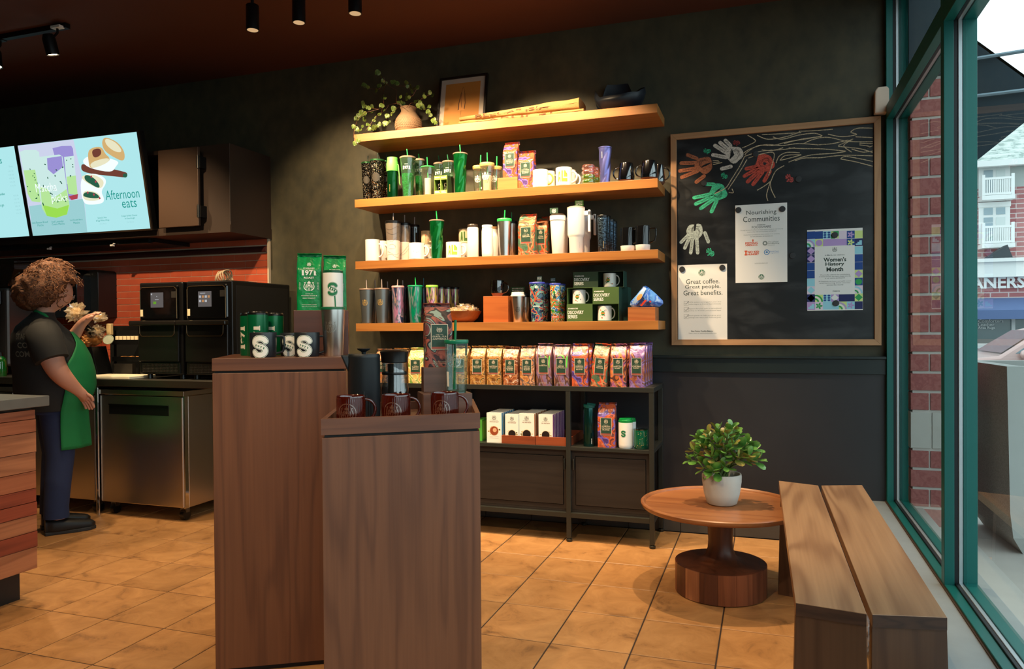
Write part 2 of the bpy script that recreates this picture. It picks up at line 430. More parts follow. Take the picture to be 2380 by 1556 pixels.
# == room shell
YW = 4.4236; XW = .602; ZC = 3.0; XL = -7.2; YB = -2.6
def struct(o, label=None, cat=None): o['kind'] = 'structure'; 
def wallmat():
 m, n, l, p = newmat('dark_green_plaster')
 tc = n.new('ShaderNodeTexCoord')
 a = n.new('ShaderNodeTexNoise'); a.inputs['Scale'].default_value = 2.6; a.inputs['Detail'].default_value = 8; a.inputs['Distortion'].default_value = .6
 mp = n.new('ShaderNodeMapping'); mp.inputs['Scale'].default_value = (7, 7, 5)
 b = n.new('ShaderNodeTexNoise'); b.inputs['Scale'].default_value = 2; b.inputs['Detail'].default_value = 6
 l.new(tc.outputs['Object'], a.inputs['Vector']); l.new(tc.outputs['Object'], mp.inputs[0]); l.new(mp.outputs[0], b.inputs['Vector'])
 r = n.new('ShaderNodeValToRGB'); r.color_ramp.elements[0].position = .35; r.color_ramp.elements[0].color = lin((56, 55, 44)); r.color_ramp.elements[1].position = .72; r.color_ramp.elements[1].color = lin((84, 78, 58))
 mx = n.new('ShaderNodeMath'); mx.operation = 'MULTIPLY_ADD'; mx.inputs[1].default_value = .5
 hf = n.new('ShaderNodeMath'); hf.operation = 'MULTIPLY'; hf.inputs[1].default_value = .5
 l.new(b.outputs['Fac'], hf.inputs[0]); l.new(a.outputs['Fac'], mx.inputs[0]); l.new(hf.outputs[0], mx.inputs[2])
 l.new(mx.outputs[0], r.inputs[0]); l.new(r.outputs[0], p.inputs['Base Color'])
 v = n.new('ShaderNodeTexVoronoi'); v.inputs['Scale'].default_value = 28; l.new(mp.outputs[0], v.inputs['Vector'])
 bp = n.new('ShaderNodeBump'); bp.inputs['Strength'].default_value = .25; bp.inputs['Distance'].default_value = .004
 l.new(b.outputs['Fac'], bp.inputs['Height']); l.new(bp.outputs[0], p.inputs['Normal'])
 p.inputs['Roughness'].default_value = .62; p.inputs['Specular IOR Level'].default_value = .35
 return m
M_WALL = wallmat()
M_CEIL = mat('brown_ceiling_paint', (84, 50, 38), .8, spec=.2)
M_DARK = mat('black_paint', (14, 15, 15), .5)
M_PANEL = mat('dark_wainscot_panel', (40, 39, 42), .42, var=.15, bscale=9)
M_RAIL = mat('dark_green_trim', (22, 33, 33), .4)
M_BASE = mat('grey_base_tile', (70, 68, 66), .4, var=.2, bscale=12)
M_BLACKM = mat('black_metal', (20, 21, 22), .38, metal=.5)
M_BLACKP = mat('black_plastic', (13, 13, 14), .3)
M_BLACKG = mat('black_gloss', (8, 8, 9), .08, coat=.5)
w = MB().box(XL, XW+.12, YW, YW+.15, 0, ZC).build('wall_back', M_WALL); tag(w, kind='structure')
w = MB().box(XL-.15, XL, YB, YW+.15, 0, ZC).build('wall_left', M_WALL); tag(w, kind='structure')
w = MB().box(XL-.15, XW+.12, YB-.15, YB, 0, ZC).build('wall_front', M_WALL); tag(w, kind='structure')
w = MB().box(XL-.15, XW+.12, YB-.15, YW+.15, ZC, ZC+.15).build('ceiling', M_CEIL); tag(w, kind='structure')
TX, TY = .3026, .338; X0t, Y0t = -.174, 2.71
M_GROUT = mat('floor_grout', (52, 38, 30), .8, var=.2, bscale=30)
def tilemat():
 m, n, l, p = newmat('ochre_floor_tile')
 tc = n.new('ShaderNodeTexCoord'); oi = n.new('ShaderNodeObjectInfo')
 sc = n.new('ShaderNodeVectorMath'); sc.operation = 'SCALE'; sc.inputs[0].default_value = (13.1, 7.3, 5.7); l.new(oi.outputs['Random'], sc.inputs['Scale'])
 ad = n.new('ShaderNodeVectorMath'); l.new(tc.outputs['Object'], ad.inputs[0]); l.new(sc.outputs[0], ad.inputs[1])
 a = n.new('ShaderNodeTexNoise'); a.inputs['Scale'].default_value = 7; a.inputs['Detail'].default_value = 8; a.inputs['Roughness'].default_value = .68; a.inputs['Distortion'].default_value = .8
 l.new(ad.outputs[0], a.inputs['Vector'])
 r = n.new('ShaderNodeValToRGB'); e = r.color_ramp.elements
 e[0].position = .3; e[0].color = lin((122, 86, 54)); e[1].position = .66; e[1].color = lin((192, 142, 90)); e.new(.42).color = lin((170, 122, 74))
 l.new(a.outputs['Fac'], r.inputs[0])
 hs = n.new('ShaderNodeHueSaturation'); mr = n.new('ShaderNodeMapRange'); mr.inputs[3].default_value = .86; mr.inputs[4].default_value = 1.08
 l.new(oi.outputs['Random'], mr.inputs[0]); l.new(mr.outputs[0], hs.inputs['Value']); l.new(r.outputs[0], hs.inputs['Color']); l.new(hs.outputs[0], p.inputs['Base Color'])
 bp = n.new('ShaderNodeBump'); bp.inputs['Strength'].default_value = .3; bp.inputs['Distance'].default_value = .003
 l.new(a.outputs['Fac'], bp.inputs['Height']); l.new(bp.outputs[0], p.inputs['Normal'])
 p.inputs['Roughness'].default_value = .42; p.inputs['Specular IOR Level'].default_value = .4
 return m
M_TILE = tilemat()
fl = MB().box(XL, XW, YB, YW, -.12, -.003).build('floor', M_GROUT); tag(fl, kind='structure')
g = .0028
def tile_geo(b, x, y, sx=TX, sy=TY):
 b.box(x+g, x+sx-g, y+g, y+sy-g, -.012, -.0012); 
 return b
tb = MB()
hx, hy = TX/2-g, TY/2-g; ch = .0025
tb.prism([(-hx, -hy), (hx, -hy), (hx, hy), (-hx, hy)], -.012, -.002)
b0 = len(tb.v)
tb.hexa([(-hx, -hy, -.002), (hx, -hy, -.002), (hx, hy, -.002), (-hx, hy, -.002)], [(-hx+ch, -hy+ch, 0), (hx-ch, -hy+ch, 0), (hx-ch, hy-ch, 0), (-hx+ch, hy-ch, 0)])
tile0 = None
rest = MB()
for i in range(-24, 3):
 for j in range(-17, 6):
  x, y = X0t+i*TX, Y0t+j*TY
  x1, y1 = min(x+TX, XW), min(y+TY, YW); xa = max(x, XL); ya = max(y, YB)
  if x1-xa < .03 or y1-ya < .03: continue
  cx, cy = x+TX/2, y+TY/2
  full = x1 == x+TX and y1 == y+TY and xa == x and ya == y
  pxv = Vector((cx, cy, -H)); d = pxv.dot(FW)
  vis = d > .5 and abs(pxv.dot(RT)/d*FPX) < 1330 and (H/d*FPX) < 980
  if vis and full:
   if tile0 is None:
    tile0 = tb.build('tile', M_TILE, fl, loc=(cx, cy, 0))
   else:
    c = tile0.copy(); COL.objects.link(c); c.location = (cx, cy, 0); c.parent = fl
  else: rest.box(xa+g, x1-g, ya+g, y1-g, -.012, 0)
o = rest.build('far_tiles', M_TILE, fl); tag(o, kind='stuff')
XP = -2.62
w = MB().box(XP, XW, YW-.014, YW, .09, .975).build('trim_1', M_PANEL); tag(w, 'dark wainscot panel on the lower wall', None, None, 'structure')
w = MB().box(XP, XW, YW-.028, YW, .93, 1.012).box(XP, XW, YW-.042, YW, 1.012, 1.026).build('trim_2', M_RAIL, bevel=.002); tag(w, 'dark chair rail above the wainscot', None, None, 'structure')
bb = MB()
w = MB().box(XP, XW, YW-.012, YW, -.002, .0895).build('baseboard_back', M_GROUT); tag(w, kind='structure')
k = 0
for i in range(-9, 3):
 xa, xb = max(XP, X0t+i*TX), min(XW, X0t+(i+1)*TX)
 if xb-xa < .03: continue
 MB().box(xa+.002, xb-.002, YW-.017, YW-.011, .001, .087).build('tile', M_BASE, w, bevel=.0015)
# -- red tile wall behind the counter
M_RED = ramp_mat('glazed_red_tile', [(176, 74, 54), (200, 94, 64)], 5, rough=.22, const=False, dist=.5)
M_RED2 = mat('glazed_deep_red_tile', (140, 54, 46), .2)
M_MAROON = mat('glazed_maroon_moulding_tile', (74, 38, 36), .15, coat=.4)
M_WGR = mat('pale_tile_grout', (206, 186, 160), .8)
XT = -3.305; tw, th = .1905, .0487
bk = MB().box(-6.5, XT, YW-.012, YW, .86, 1.835).box(XT, XT+.012, YW-.022, YW, .86, 1.835).build('wall_tiled_back', M_WGR)
tag(bk, 'pale grout bed and edge strip of the red tiled wall', None, None, 'structure')
t0 = MB().box(0.0006, tw-.0032, -.004, 0, 0.0006, th-.0034).build('tile', M_RED, bk, loc=(0, 0, -5), bevel=.0008)
t1 = MB().prism([(-.020, 0), (-.026, .012), (-.02, .034), (-.008, .044), (0, .045), (0, 0)], 0, tw-.002, axis='X').build('moulding_tile', M_MAROON, bk, loc=(0, 0, -5), smooth=50)
first = {}
cnt = 0; rb = MB()
nrows = 19
for r in range(nrows):
 z = 1.729-(r-1)*th if r else 1.829
 for i in range(-1, 18):
  off = 0 if r % 2 == 0 else -tw/2
  xr = XT-off-i*tw if off == 0 else XT+tw/2-(i)*tw
  xl = xr-tw; full = True
  if xr > XT: xr = XT
  if xl < -6.4 or xr-xl < .02: continue
  P = None
  vis = (xl > -5.75 and z > 1.18)
  if r in (0,): zz = 1.787
  else: zz = z-th
  if vis and xr-xl > tw-.001 and cnt < 290:
   src = t0
   if r == 1 and False: pass
   if cnt == 0: c = t0
   else:
    c = t0.copy(); COL.objects.link(c); c.parent = bk
   c.location = (xl+.001, YW-.012, zz+.001)
   cnt += 1
  else: rb.box(xl+.0016, xr-.0016, YW-.016, YW-.012, zz+.0016, zz+th-.0016)
o = rb.build('tile_rest', M_RED, bk); tag(o, kind='stuff')
mi = 0
for i in range(0, 16):
 xl = XT-(i+1)*tw
 c = t1 if i == 0 else t1.copy()
 if i: COL.objects.link(c); c.parent = bk
 c.location = (xl+.001, YW-.012, 1.736)
# -- window wall
M_GRN = mat('green_window_frame', (10, 98, 92), .38, metal=.15)
M_GASK = mat('black_window_gasket', (14, 18, 24), .5)
M_ALU = mat('bare_aluminium_spacer', (190, 196, 200), .35, metal=.7)
M_PANE = glass('window_glass', (232, 246, 246), .05, .0)
M_CONC = mat('grey_concrete_sill', (142, 146, 146), .55, var=.12, bscale=14)
M_CAULK = mat('brown_caulk', (70, 48, 34), .8)
s = MB().box(.455, XW+.16, YB, YW, -.12, .25).build('trim_3', M_CONC, bevel=.004); tag(s, 'grey concrete sill under the shop window', None, None, 'structure')
s = MB().box(.596, .603, YB, YW, .2495, .2545).build('trim_4', M_CAULK); tag(s, 'brown sealant line along the window sill', None, None, 'structure')
w = MB().box(XW, XW+.12, YB-.15, YW, 2.93, ZC).box(XW, XW+.12, YW, YW+.15, 0, 3.0).build('wall_right', M_WALL); tag(w, 'wall band above the shop windows', None, None, 'structure')
posts = [4.40, 3.055, 1.71, .365, -.98, -2.325]
nwin = 0
for k in range(len(posts)-1):
 ya, yb = posts[k+1], posts[k]       # pane between ya..yb
 fr = MB()
 wd_ = .05 if k else .052
 fr.box(XW, XW+.032, yb-.025, yb+.025, .25, 2.94, 0)
 fr.box(XW+.032, XW+.046, yb-.019, yb+.019, .25, 2.94, 1)
 fr.box(XW+.046, XW+.060, yb-.022, yb+.022, .25, 2.94, 2)
 fr.box(XW+.060, XW+.105, yb-.024, yb+.024, .25, 2.94, 0)
 for (z0, z1) in ((.25, .262), (2.278, 2.352), (2.91, 2.94)):
  fr.box(XW, XW+.034, ya+.025, yb-.025, z0, z1, 0)
  fr.box(XW+.034, XW+.046, ya+.019, yb-.019, z0, z1+(.006 if z0 < 1 else 0), 1)
  fr.box(XW+.046, XW+.060, ya+.022, yb-.022, z0, z1+(.008 if z0 < 1 else 0), 2)
  fr.box(XW+.060, XW+.105, ya+.024, yb-.024, z0-(0 if z0 < 1 else .005), z1+.012, 0)
 o = fr.build('window_%d' % (k+1), [M_GRN, M_GASK, M_ALU], bevel=.0015)
 tag(o, None, None, None, 'structure')
 for za, zb_ in ((.268, 2.28), (2.35, 2.915)):
  x = XW+.052; MB()._a([(x, ya+.019, za), (x, yb-.019, za), (x, yb-.019, zb_), (x, ya+.019, zb_)], [(3, 2, 1, 0)]).build('glass_pane', M_PANE, o)
# -- outside
M_BRK = ramp_mat('red_face_brick', [(126, 66, 66), (150, 82, 78), (160, 96, 90)], 30, rough=.8, const=False, bump=.3)
M_BLK = mat('pale_limestone_block', (188, 186, 178), .8, var=.08, bscale=20)
M_MORT = mat('light_mortar', (206, 202, 194), .9)
col = MB().box(.712, .955, 4.309, 4.9, .1, 3.3).build('brick_column', M_MORT)
tag(col, 'red brick column with a pale stone course, right outside the first window', 'column')
bw, bh = .29, .1
z = .153; row = 0
while z < 2.4:
 pale = .535 < z < .7
 hh = .197 if pale else bh
 offs = 0 if row % 2 else -.145
 if pale: segs = [(.702, .793), (.801, .96)]
 elif row % 2: segs = [(.702, .785), (.793, .96)]
 else: segs = [(.702, .96)]
 for a, b in segs:
  MB().box(a, b, 4.3, 4.312, z+.007, z+hh-.007).build('block' if pale else 'brick', M_BLK if pale else M_BRK, col, bevel=.002)
 for a, b in ((4.3125, 4.58), (4.588, 4.9)):
  MB().box(.702, .7135, a, b, z+.005, z+hh-.005).build('block' if pale else 'brick', M_BLK if pale else M_BRK, col)
  MB().box(.9535, .965, a, b, z+.005, z+hh-.005).build('block' if pale else 'brick', M_BLK if pale else M_BRK, col)
 z += hh; row += 1
MB().box(.695, 1.0, 4.29, 4.9, 2.46, 3.3).build('dark_capital', mat('dark_teal_cladding', (20, 42, 52), .7), col)
M_WALK = mat('pale_concrete_sidewalk', (176, 172, 166), .8, var=.1, bscale=6)
M_ASPH = mat('grey_asphalt', (120, 122, 124), .9, var=.1, bscale=8)
gr = MB().box(XW+.16, 4.2, -8, 30, -.6, .1)
o = gr.build('sidewalk', M_WALK); tag(o, 'pale concrete sidewalk outside the shop window', None, None, 'structure')
M_SJ = mat('sidewalk_joint', (120, 116, 110), .9)
o2 = MB()
o = MB().box(4.2, 60, -20, 80, -.6, -.35).build('street', M_ASPH); tag(o, 'grey asphalt street beyond the sidewalk', None, None, 'structure')
o = MB().box(-40, XW+.16, YW+.3, 80, -.6, -.35).build('street_behind', M_ASPH); tag(o, 'asphalt yard behind the shop', None, None, 'structure')
M_PLA = ramp_mat('exposed_aggregate_concrete', [(126, 118, 110), (150, 142, 132), (172, 166, 156)], 160, rough=.85, const=False, bump=.2)
M_PLS = mat('smooth_pale_concrete', (168, 172, 168), .7, var=.06, bscale=8)
P0 = onZ(2348, 1292, .1); 
def planter():
 t = thing('concrete_planter', 'tall grey concrete street planter standing outside the window', 'planter', (P0.x, P0.y, .1))
 a = Vector((1, .1, 0)).normalized(); b_ = Vector((-.06, 1, 0)).normalized()
 hgt = onY(2334, 852, P0.y).z-.1
 w1, w2 = 1.1, .62
 def q(u, v, e, z): return tuple(a*(u*(1+e)-e*.0)+b_*(v)+Vector((0, 0, z)))
 def ring(e, z): 
  c = (a*w1+b_*w2)/2
  return [tuple(c+(p-c)*e+Vector((0, 0, z))) for p in (Vector((0, 0, 0)), a*w1, a*w1+b_*w2, b_*w2)]
 b = MB(); lv = [(.88, 0), (.97, .08), (1.0, .2), (1.03, hgt)]
 for (e0, z0), (e1, z1) in zip(lv, lv[1:]):
  r0, r1 = ring(e0, z0), ring(e1, z1)
  for i in range(4):
   b._a([r0[i], r0[(i+1) % 4], r1[(i+1) % 4], r1[i]], [(0, 1, 2, 3)], 1 if i in (0, 2) else 0)
 r0, r1 = ring(1.03, hgt), ring(.9, hgt); r2 = ring(.88, hgt-.12)
 for i in range(4):
  b._a([r0[i], r0[(i+1) % 4], r1[(i+1) % 4], r1[i]], [(0, 1, 2, 3)], 1)
  b._a([r1[i], r1[(i+1) % 4], r2[(i+1) % 4], r2[i]], [(0, 1, 2, 3)], 1)
 b._a(ring(.88, 0), [(3, 2, 1, 0)])
 b.build('body', [M_PLA, M_PLS], t, smooth=50)
 MB()._a(r2, [(0, 1, 2, 3)]).build('soil', mat('potting_soil', (60, 46, 36), .95, var=.4, bscale=50), t)
planter()
M_AWN = mat('dark_teal_awning_cloth', (18, 40, 50), .8)
M_AWF = mat('grey_awning_rail', (120, 140, 150), .5, metal=.5)
def awning():
 t = thing('awning', 'dark teal canopy on thin rails jutting out beyond the shop window', 'awning', (0, 0, 0))
 Y1, Y2 = 5.0, 6.6
 P = [onY(*q, Y1) for q in ((2232, 66), (2395, 184), (2395, 274), (2232, 404))]
 pts = [(p.x, p.z) for p in P][::-1]
 MB().prism(pts, Y1, Y1+.03, axis='Y').build('side_panel', M_AWN, t)
 a, b_ = P[0], P[1]
 MB().hexa([(a.x, Y1, a.z-.02), (b_.x, Y1, b_.z-.02), (b_.x, Y2, b_.z-.02), (a.x, Y2, a.z-.02)], [(a.x, Y1, a.z), (b_.x, Y1, b_.z), (b_.x, Y2, b_.z), (a.x, Y2, a.z)]).build('canopy', M_AWN, t)
 for (p, q) in (((2240, 141), (2395, 116)), ((2240, 227), (2395, 208))):
  A, B = onY(*p, Y1-.03), onY(*q, Y1-.03)
  MB().tube([A, B], .011, 6).build('rail', M_AWF, t)
 A, B = onY(2268, 60, Y1-.02), onY(2268, 380, Y1-.02)
awning()
M_BR2 = None
def brickwall():
 m, n, l, p = newmat('distant_brickwork')
 tc = n.new('ShaderNodeTexCoord'); mp = n.new('ShaderNodeMapping'); mp.inputs['Rotation'].default_value = (PI/2, 0, 0)
 l.new(tc.outputs['Object'], mp.inputs[0]); b = n.new('ShaderNodeTexBrick'); l.new(mp.outputs[0], b.inputs['Vector'])
 b.inputs['Scale'].default_value = 1; b.inputs['Brick Width'].default_value = .62; b.inputs['Row Height'].default_value = .2; b.inputs['Mortar Size'].default_value = .022
 b.inputs['Color1'].default_value = lin((158, 96, 98)); b.inputs['Color2'].default_value = lin((174, 112, 112)); b.inputs['Mortar'].default_value = lin((196, 180, 178))
 l.new(b.outputs[0], p.inputs['Base Color']); p.inputs['Roughness'].default_value = .9
 return m
def building():
 BY = 34.0
 sc = BY/3.03  # helper only for reading heights
 def W(px, py, Y=BY): return onY(px, py, Y)
 M_FB = brickwall(); M_STUC = mat('grey_stucco', (176, 182, 178), .9); M_WHT = mat('white_trim_paint', (232, 234, 232), .6)
 M_GLS = mat('distant_window_glass', (150, 170, 178), .15, coat=.3); M_CURT = mat('pale_curtain', (214, 222, 220), .8)
 M_SHN = ramp_mat('pale_shingles', [(150, 164, 158), (188, 198, 192), (206, 212, 206)], 3, stretch=(1, 1, 2.5), rough=.9, const=True, dist=0)
 t = thing('apartment_building', 'brick apartment building with white balconies over a row of shops across the street', 'building', (0, 0, 0))
 xa, xb = W(2130, 500).x-4, W(2380, 500).x+22
 z_c0, z_c1 = W(2330, 645).z, W(2330, 602).z      # cornice
 z_br = W(2330, 413).z; z_ev = W(2330, 352).z; z_rt = W(2330, 262).z
 zs = W(2330, 693).z; za = W(2330, 722).z; 
 MB().box(xa, xb, BY+2.5, BY+12, z_c0, z_br).build('brick_wall', M_FB, t)
 MB().box(xa, xb, BY+2.5, BY+12, z_br, z_ev).build('stucco_band', M_STUC, t)
 MB()._a([(xa-.5, BY+1.9, z_ev), (xb+.5, BY+1.9, z_ev), (xb+.5, BY+9, z_rt+3.0), (xa-.5, BY+9, z_rt+3.0)], [(0, 1, 2, 3)]).build('shingle_roof', M_SHN, t, solid=.15)
 MB().box(xa-.5, xb+.5, BY+1.8, BY+2.1, z_ev-.22, z_ev+.02).build('gutter', M_WHT, t)
 MB().box(xa, xb, BY, BY+2.6, -.2, z_c0).build('shop_front_wall', M_FB, t)
 MB().box(xa, xb, BY-.35, BY+2.6, z_c0, z_c1-.12).box(xa, xb, BY-.5, BY+2.6, z_c1-.14, z_c1).build('cornice', M_WHT, t)
 Yb = BY+2.5
 def Wb(px, py): return onY(px, py, Yb)
 for k, (yt, yb, r0, r1) in enumerate(((372, 455, 420, 456), (481, 566, 530, 567))):
  for dx in (0, 9.5, -9.5):
   A, B = Wb(2280, yt), Wb(2340, yb); x0, x1, z1, z0 = A.x+dx, B.x+dx, A.z, B.z
   f = MB().box(x0-.12, x1+.12, Yb-.12, Yb-.01, z1-.05, z1+.16).box(x0-.1, x1+.1, Yb-.08, Yb-.01, z0, z1).build('balcony_door', M_WHT, t)
   zt = z1-(z1-z0)*.27
   g1 = MB()
   xm = (x0+x1)/2
   for (p, q, r, s_) in ((x0+.08, xm-.06, zt+.06, z1-.08), (xm+.06, x1-.08, zt+.06, z1-.08)):
    g1.box(p, q, Yb-.1, Yb-.07, r, s_)
   g1.box(x0+.08, xm-.06, Yb-.1, Yb-.07, z0, zt-.05)
   g1.build('pane', M_GLS, f)
   MB().box(xm+.06, x1-.08, Yb-.1, Yb-.07, z0, zt-.05).build('curtain', M_CURT, f)
   C_, D = Wb(2274, r0), Wb(2347, r1); bx0, bx1, bz1, bz0 = C_.x+dx, D.x+dx, C_.z, D.z
   rl = MB().box(bx0, bx1, Yb-.62, Yb-.54, bz1-.09, bz1).box(bx0, bx1, Yb-.62, Yb-.54, bz0, bz0+.09).box(bx0-.02, bx1+.02, Yb-.66, Yb-.01, bz0-.2, bz0-.02)
   rl.box(bx0-.01, bx0+.1, Yb-.63, Yb-.52, bz0-.01, bz1+.12).box(bx1-.1, bx1+.01, Yb-.63, Yb-.52, bz0-.01, bz1+.12)
   for q in range(13):
    x = bx0+.1+(bx1-bx0-.2)*q/12; rl.box(x-.022, x+.022, Yb-.6, Yb-.56, bz0, bz1)
   rl.build('balcony_railing', M_WHT, t)
 A = [Wb(2276, 602), Wb(2335, 602), Wb(2320, 576)]
 MB().prism([(A[0].x, A[0].z-.2), (A[1].x, A[1].z-.2), (A[2].x, A[2].z), (A[0].x, A[2].z-.5)], BY+1.2, BY+2.0, axis='Y').build('dark_gable', mat('dark_slate', (60, 66, 70), .8), t)
 w0, h1, h0 = W(2296, 655), W(2340, 641).z, W(2340, 670).z
 s = Sh()
 x_n = W(2283, 655).x; x_s = W(2383, 655).x
 zc = (W(2330, 643).z+W(2330, 671).z)/2; hh = W(2330, 643).z-W(2330, 671).z
 total = (x_s-x_n)/4*8
 s.text('CLEANERS', x_s-total/2, zc, hh*1.0, total*.98, 0, 0, .03)
 s.paste('shop_sign_letters', M_WHT, flatY(BY-.12), t)
 MB()._a([(xa, BY-1.2, za), (xb, BY-1.2, za), (xb, BY, zs), (xa, BY, zs), (xa, BY-1.2, za-.35), (xb, BY-1.2, za-.35)], [(0, 1, 2, 3), (4, 5, 1, 0)]).build('blue_awning', mat('slate_blue_awning', (88, 108, 150), .8), t, solid=.05)
 zb = .3
 g2 = MB().box(xa+.5, xb-.5, BY-.06, BY-.01, zb, za-.3).build('shop_window', mat('shop_window_glass', (92, 112, 114), .12, coat=.4), t)
 m3 = MB()
 x = xa+.5
 xm_ = W(2353, 740).x
 k = 0
 for off in range(-5, 9): 
  xx = xm_+off*1.9; m3.box(xx-.06, xx+.06, BY-.14, BY-.01, zb, za-.3)
 m3.box(xa+.5, xb-.5, BY-.14, BY-.01, zb-.1, zb+.1)
 m3.build('shop_window_frame', M_WHT, t)
 s = Sh()
 for i, q in enumerate(('Comforters', 'Leather', 'Area Rugs')):
  c = W(2300, 746.5+8.2*i); s.text(q, c.x-(0.0 if i == 0 else .15), c.z, .13, None, 0, 0, .01)
 s.paste('window_lettering', M_WHT, flatY(BY-.16), t)
building()
ORD = ['first', 'second', 'third', 'fourth', 'fifth', 'sixth', 'seventh', 'eighth', 'ninth', 'tenth', 'eleventh', 'twelfth']
# == counter area on the left
M_STEEL = mat('brushed_steel', (206, 196, 182), .3, metal=1, bump=.02, bscale=200)
M_STEELD = mat('dull_steel', (120, 116, 108), .4, metal=1)
M_CHROME = mat('polished_chrome', (200, 200, 200), .08, metal=1)
M_PAPER = mat('cream_sticker', (214, 196, 158), .7)
M_WHITE = mat('white_plastic', (228, 226, 220), .35)
M_SCR = emis('menu_screen_light', (170, 224, 228), .6)
M_CAB = mat('dark_brown_metal_cabinet', (50, 37, 29), .5, metal=.1, var=.12, bscale=6)
t = thing('wall_cabinet', 'dark brown metal cabinet high on the wall right of the menu screens', 'cabinet', (-3.285, 4.0, 1.828))
cw, cd, chh = 2.4, YW-4.0, .575
ox0, ox1 = -1.02, -.235          # opening, local x (from right front corner)
b = MB()
b.box(ox1, 0, 0, cd, 0, chh).box(-cw, ox0, 0, cd, 0, chh).box(ox0, ox1, 0, cd, 0, .05).box(ox0, ox1, 0, cd, chh-.03, chh).box(ox0, ox1, cd-.02, cd, .05, chh-.03)
b.build('body', M_CAB, t, bevel=.002)
MB().box(-.001, .004, 0.002, cd, .0, .068).box(ox1, .002, -.004, 0, 0, .048).build('bottom_trim', M_CAB, t)
d = MB().box(-.53, -.205, -.055, -.035, .045, chh-.018).build('door', mat('bronze_brown_panel', (70, 52, 40), .45, metal=.2, var=.08, bscale=3), t, bevel=.002)
for z in (.1, .42):
 MB().box(-.215, -.185, -.058, 0, z, z+.075).tube([(-.2, -.06, z-.004), (-.2, -.06, z+.08)], .008, 8).build('hinge', M_BLACKM, d)
M_BEZ = mat('dark_bronze_bezel', (50, 40, 32), .35, metal=.5)
def screen(px0, px1, label, right):
 Yb, Yt = 3.95, 3.84; zb = 1.862; zt = 2.503
 t = thing('menu_screen', label, 'screen', (px1, Yb, zb))
 w = px1-px0; hgt = math.hypot(zt-zb, Yb-Yt); tilt = math.atan2(Yb-Yt, zt-zb)
 rot = (tilt, 0, 0)
 def bd(mb, name, m, par=t, **k): 
  o = mb.build(name, m, par, **k); 
  if par is t: o.rotation_euler = rot
  return o
 bd(MB().box(-w+.002, -.002, .004, .05, 0, hgt), 'housing', M_BLACKP, bevel=.003)
 f = .012
 bd(MB().box(-w, 0, -.006, .01, 0, f).box(-w, 0, -.006, .01, hgt-f, hgt).box(-w, -w+f, -.006, .01, f, hgt-f).box(-f, 0, -.006, .01, f, hgt-f), 'bezel', M_BEZ, bevel=.001)
 dsp = bd(MB().box(-w+f, -f, -.001, .003, f, hgt-f), 'display', M_SCR)
 return t, dsp, w, hgt, f
t1_, ds, sw, sh_, ff = screen(-4.958, -3.872, 'lit menu screen with green iced drinks and toasted sandwiches', True)
E_ = lambda n, c, s=.6: emis('screen_'+n, c, s)
SM = [E_('lavender', (198, 204, 228)), E_('green', (150, 214, 80)), E_('milk', (196, 226, 222)), E_('teal_text', (40, 150, 140)), E_('white', (238, 250, 248)),
      E_('brown', (110, 62, 50)), E_('toast', (206, 170, 112)), E_('dark_green', (40, 92, 70)), E_('red', (170, 66, 80)), E_('pale_green', (176, 222, 150)), E_('cream', (226, 222, 190)), E_('violet', (150, 140, 206)), E_('cyan', (158, 218, 222)), E_('shade', (150, 200, 204))]
def U(px, py):   # crop coordinates of the right screen (crop scale) -> local u,v
 A, B, C, D = (140, 212), (1128, 98), (1235, 892), (268, 944)
 u, v = .5, .5
 for _ in range(12):
  x = (1-u)*(1-v)*A[0]+u*(1-v)*B[0]+u*v*C[0]+(1-u)*v*D[0]; y = (1-u)*(1-v)*A[1]+u*(1-v)*B[1]+u*v*C[1]+(1-u)*v*D[1]
  xu = (1-v)*(B[0]-A[0])+v*(C[0]-D[0]); yu = (1-v)*(B[1]-A[1])+v*(C[1]-D[1])
  xv = (1-u)*(D[0]-A[0])+u*(C[0]-B[0]); yv = (1-u)*(D[1]-A[1])+u*(C[1]-B[1])
  det = xu*yv-yu*xv; ex, ey = px-x, py-y
  u += (ex*yv-ey*xv)/det; v += (xu*ey-yu*ex)/det
 return (-sw+ff+u*(sw-2*ff), ff+(1-v)*(sh_-2*ff))
s = Sh()
UP_ = lambda L: [U(*p) for p in L]
s.poly(UP_([(142, 214), (618, 158), (690, 480), (730, 918), (268, 942)]), 0, 0)
s.poly(UP_([(236, 700), (700, 640), (730, 918), (268, 942)]), 13, .5)
s.poly(UP_([(158, 262), (200, 246), (300, 244), (328, 262), (350, 640), (330, 668), (260, 660), (225, 600)]), 2, 1)
s.poly(UP_([(190, 410), (335, 400), (350, 640), (330, 668), (260, 660), (225, 600)]), 9, 1.5)
s.poly(UP_([(442, 230), (520, 212), (600, 210), (614, 232), (652, 610), (600, 650), (560, 640)]), 11, 1)
s.poly(UP_([(540, 300), (622, 290), (640, 500), (560, 520)]), 2, 1.5)
s.poly(UP_([(560, 460), (636, 450), (652, 610), (575, 600)]), 9, 1.6)
s.poly(UP_([(575, 620), (655, 600), (650, 640), (600, 650)]), 8, 1.7)
s.poly(UP_([(278, 330), (330, 300), (500, 280), (526, 296), (584, 700), (560, 770), (470, 796), (390, 780), (350, 720)]), 2, 2)
s.poly(UP_([(395, 310), (520, 292), (530, 380), (450, 440), (400, 400)]), 11, 2.3)
s.poly(UP_([(335, 540), (400, 560), (440, 640), (560, 560), (584, 700), (560, 770), (470, 796), (390, 780), (350, 720)]), 9, 2.5)
s.poly(UP_([(356, 690), (480, 720), (578, 690), (562, 768), (470, 796), (390, 780)]), 1, 2.7)
rr = random.Random(3)
for k in range(20):
 x, y = rr.uniform(300, 560), rr.uniform(350, 690); u, v = U(x, y); s.disc(u, v, .008, 7, 3, 7, .005, rr.uniform(0, 3))
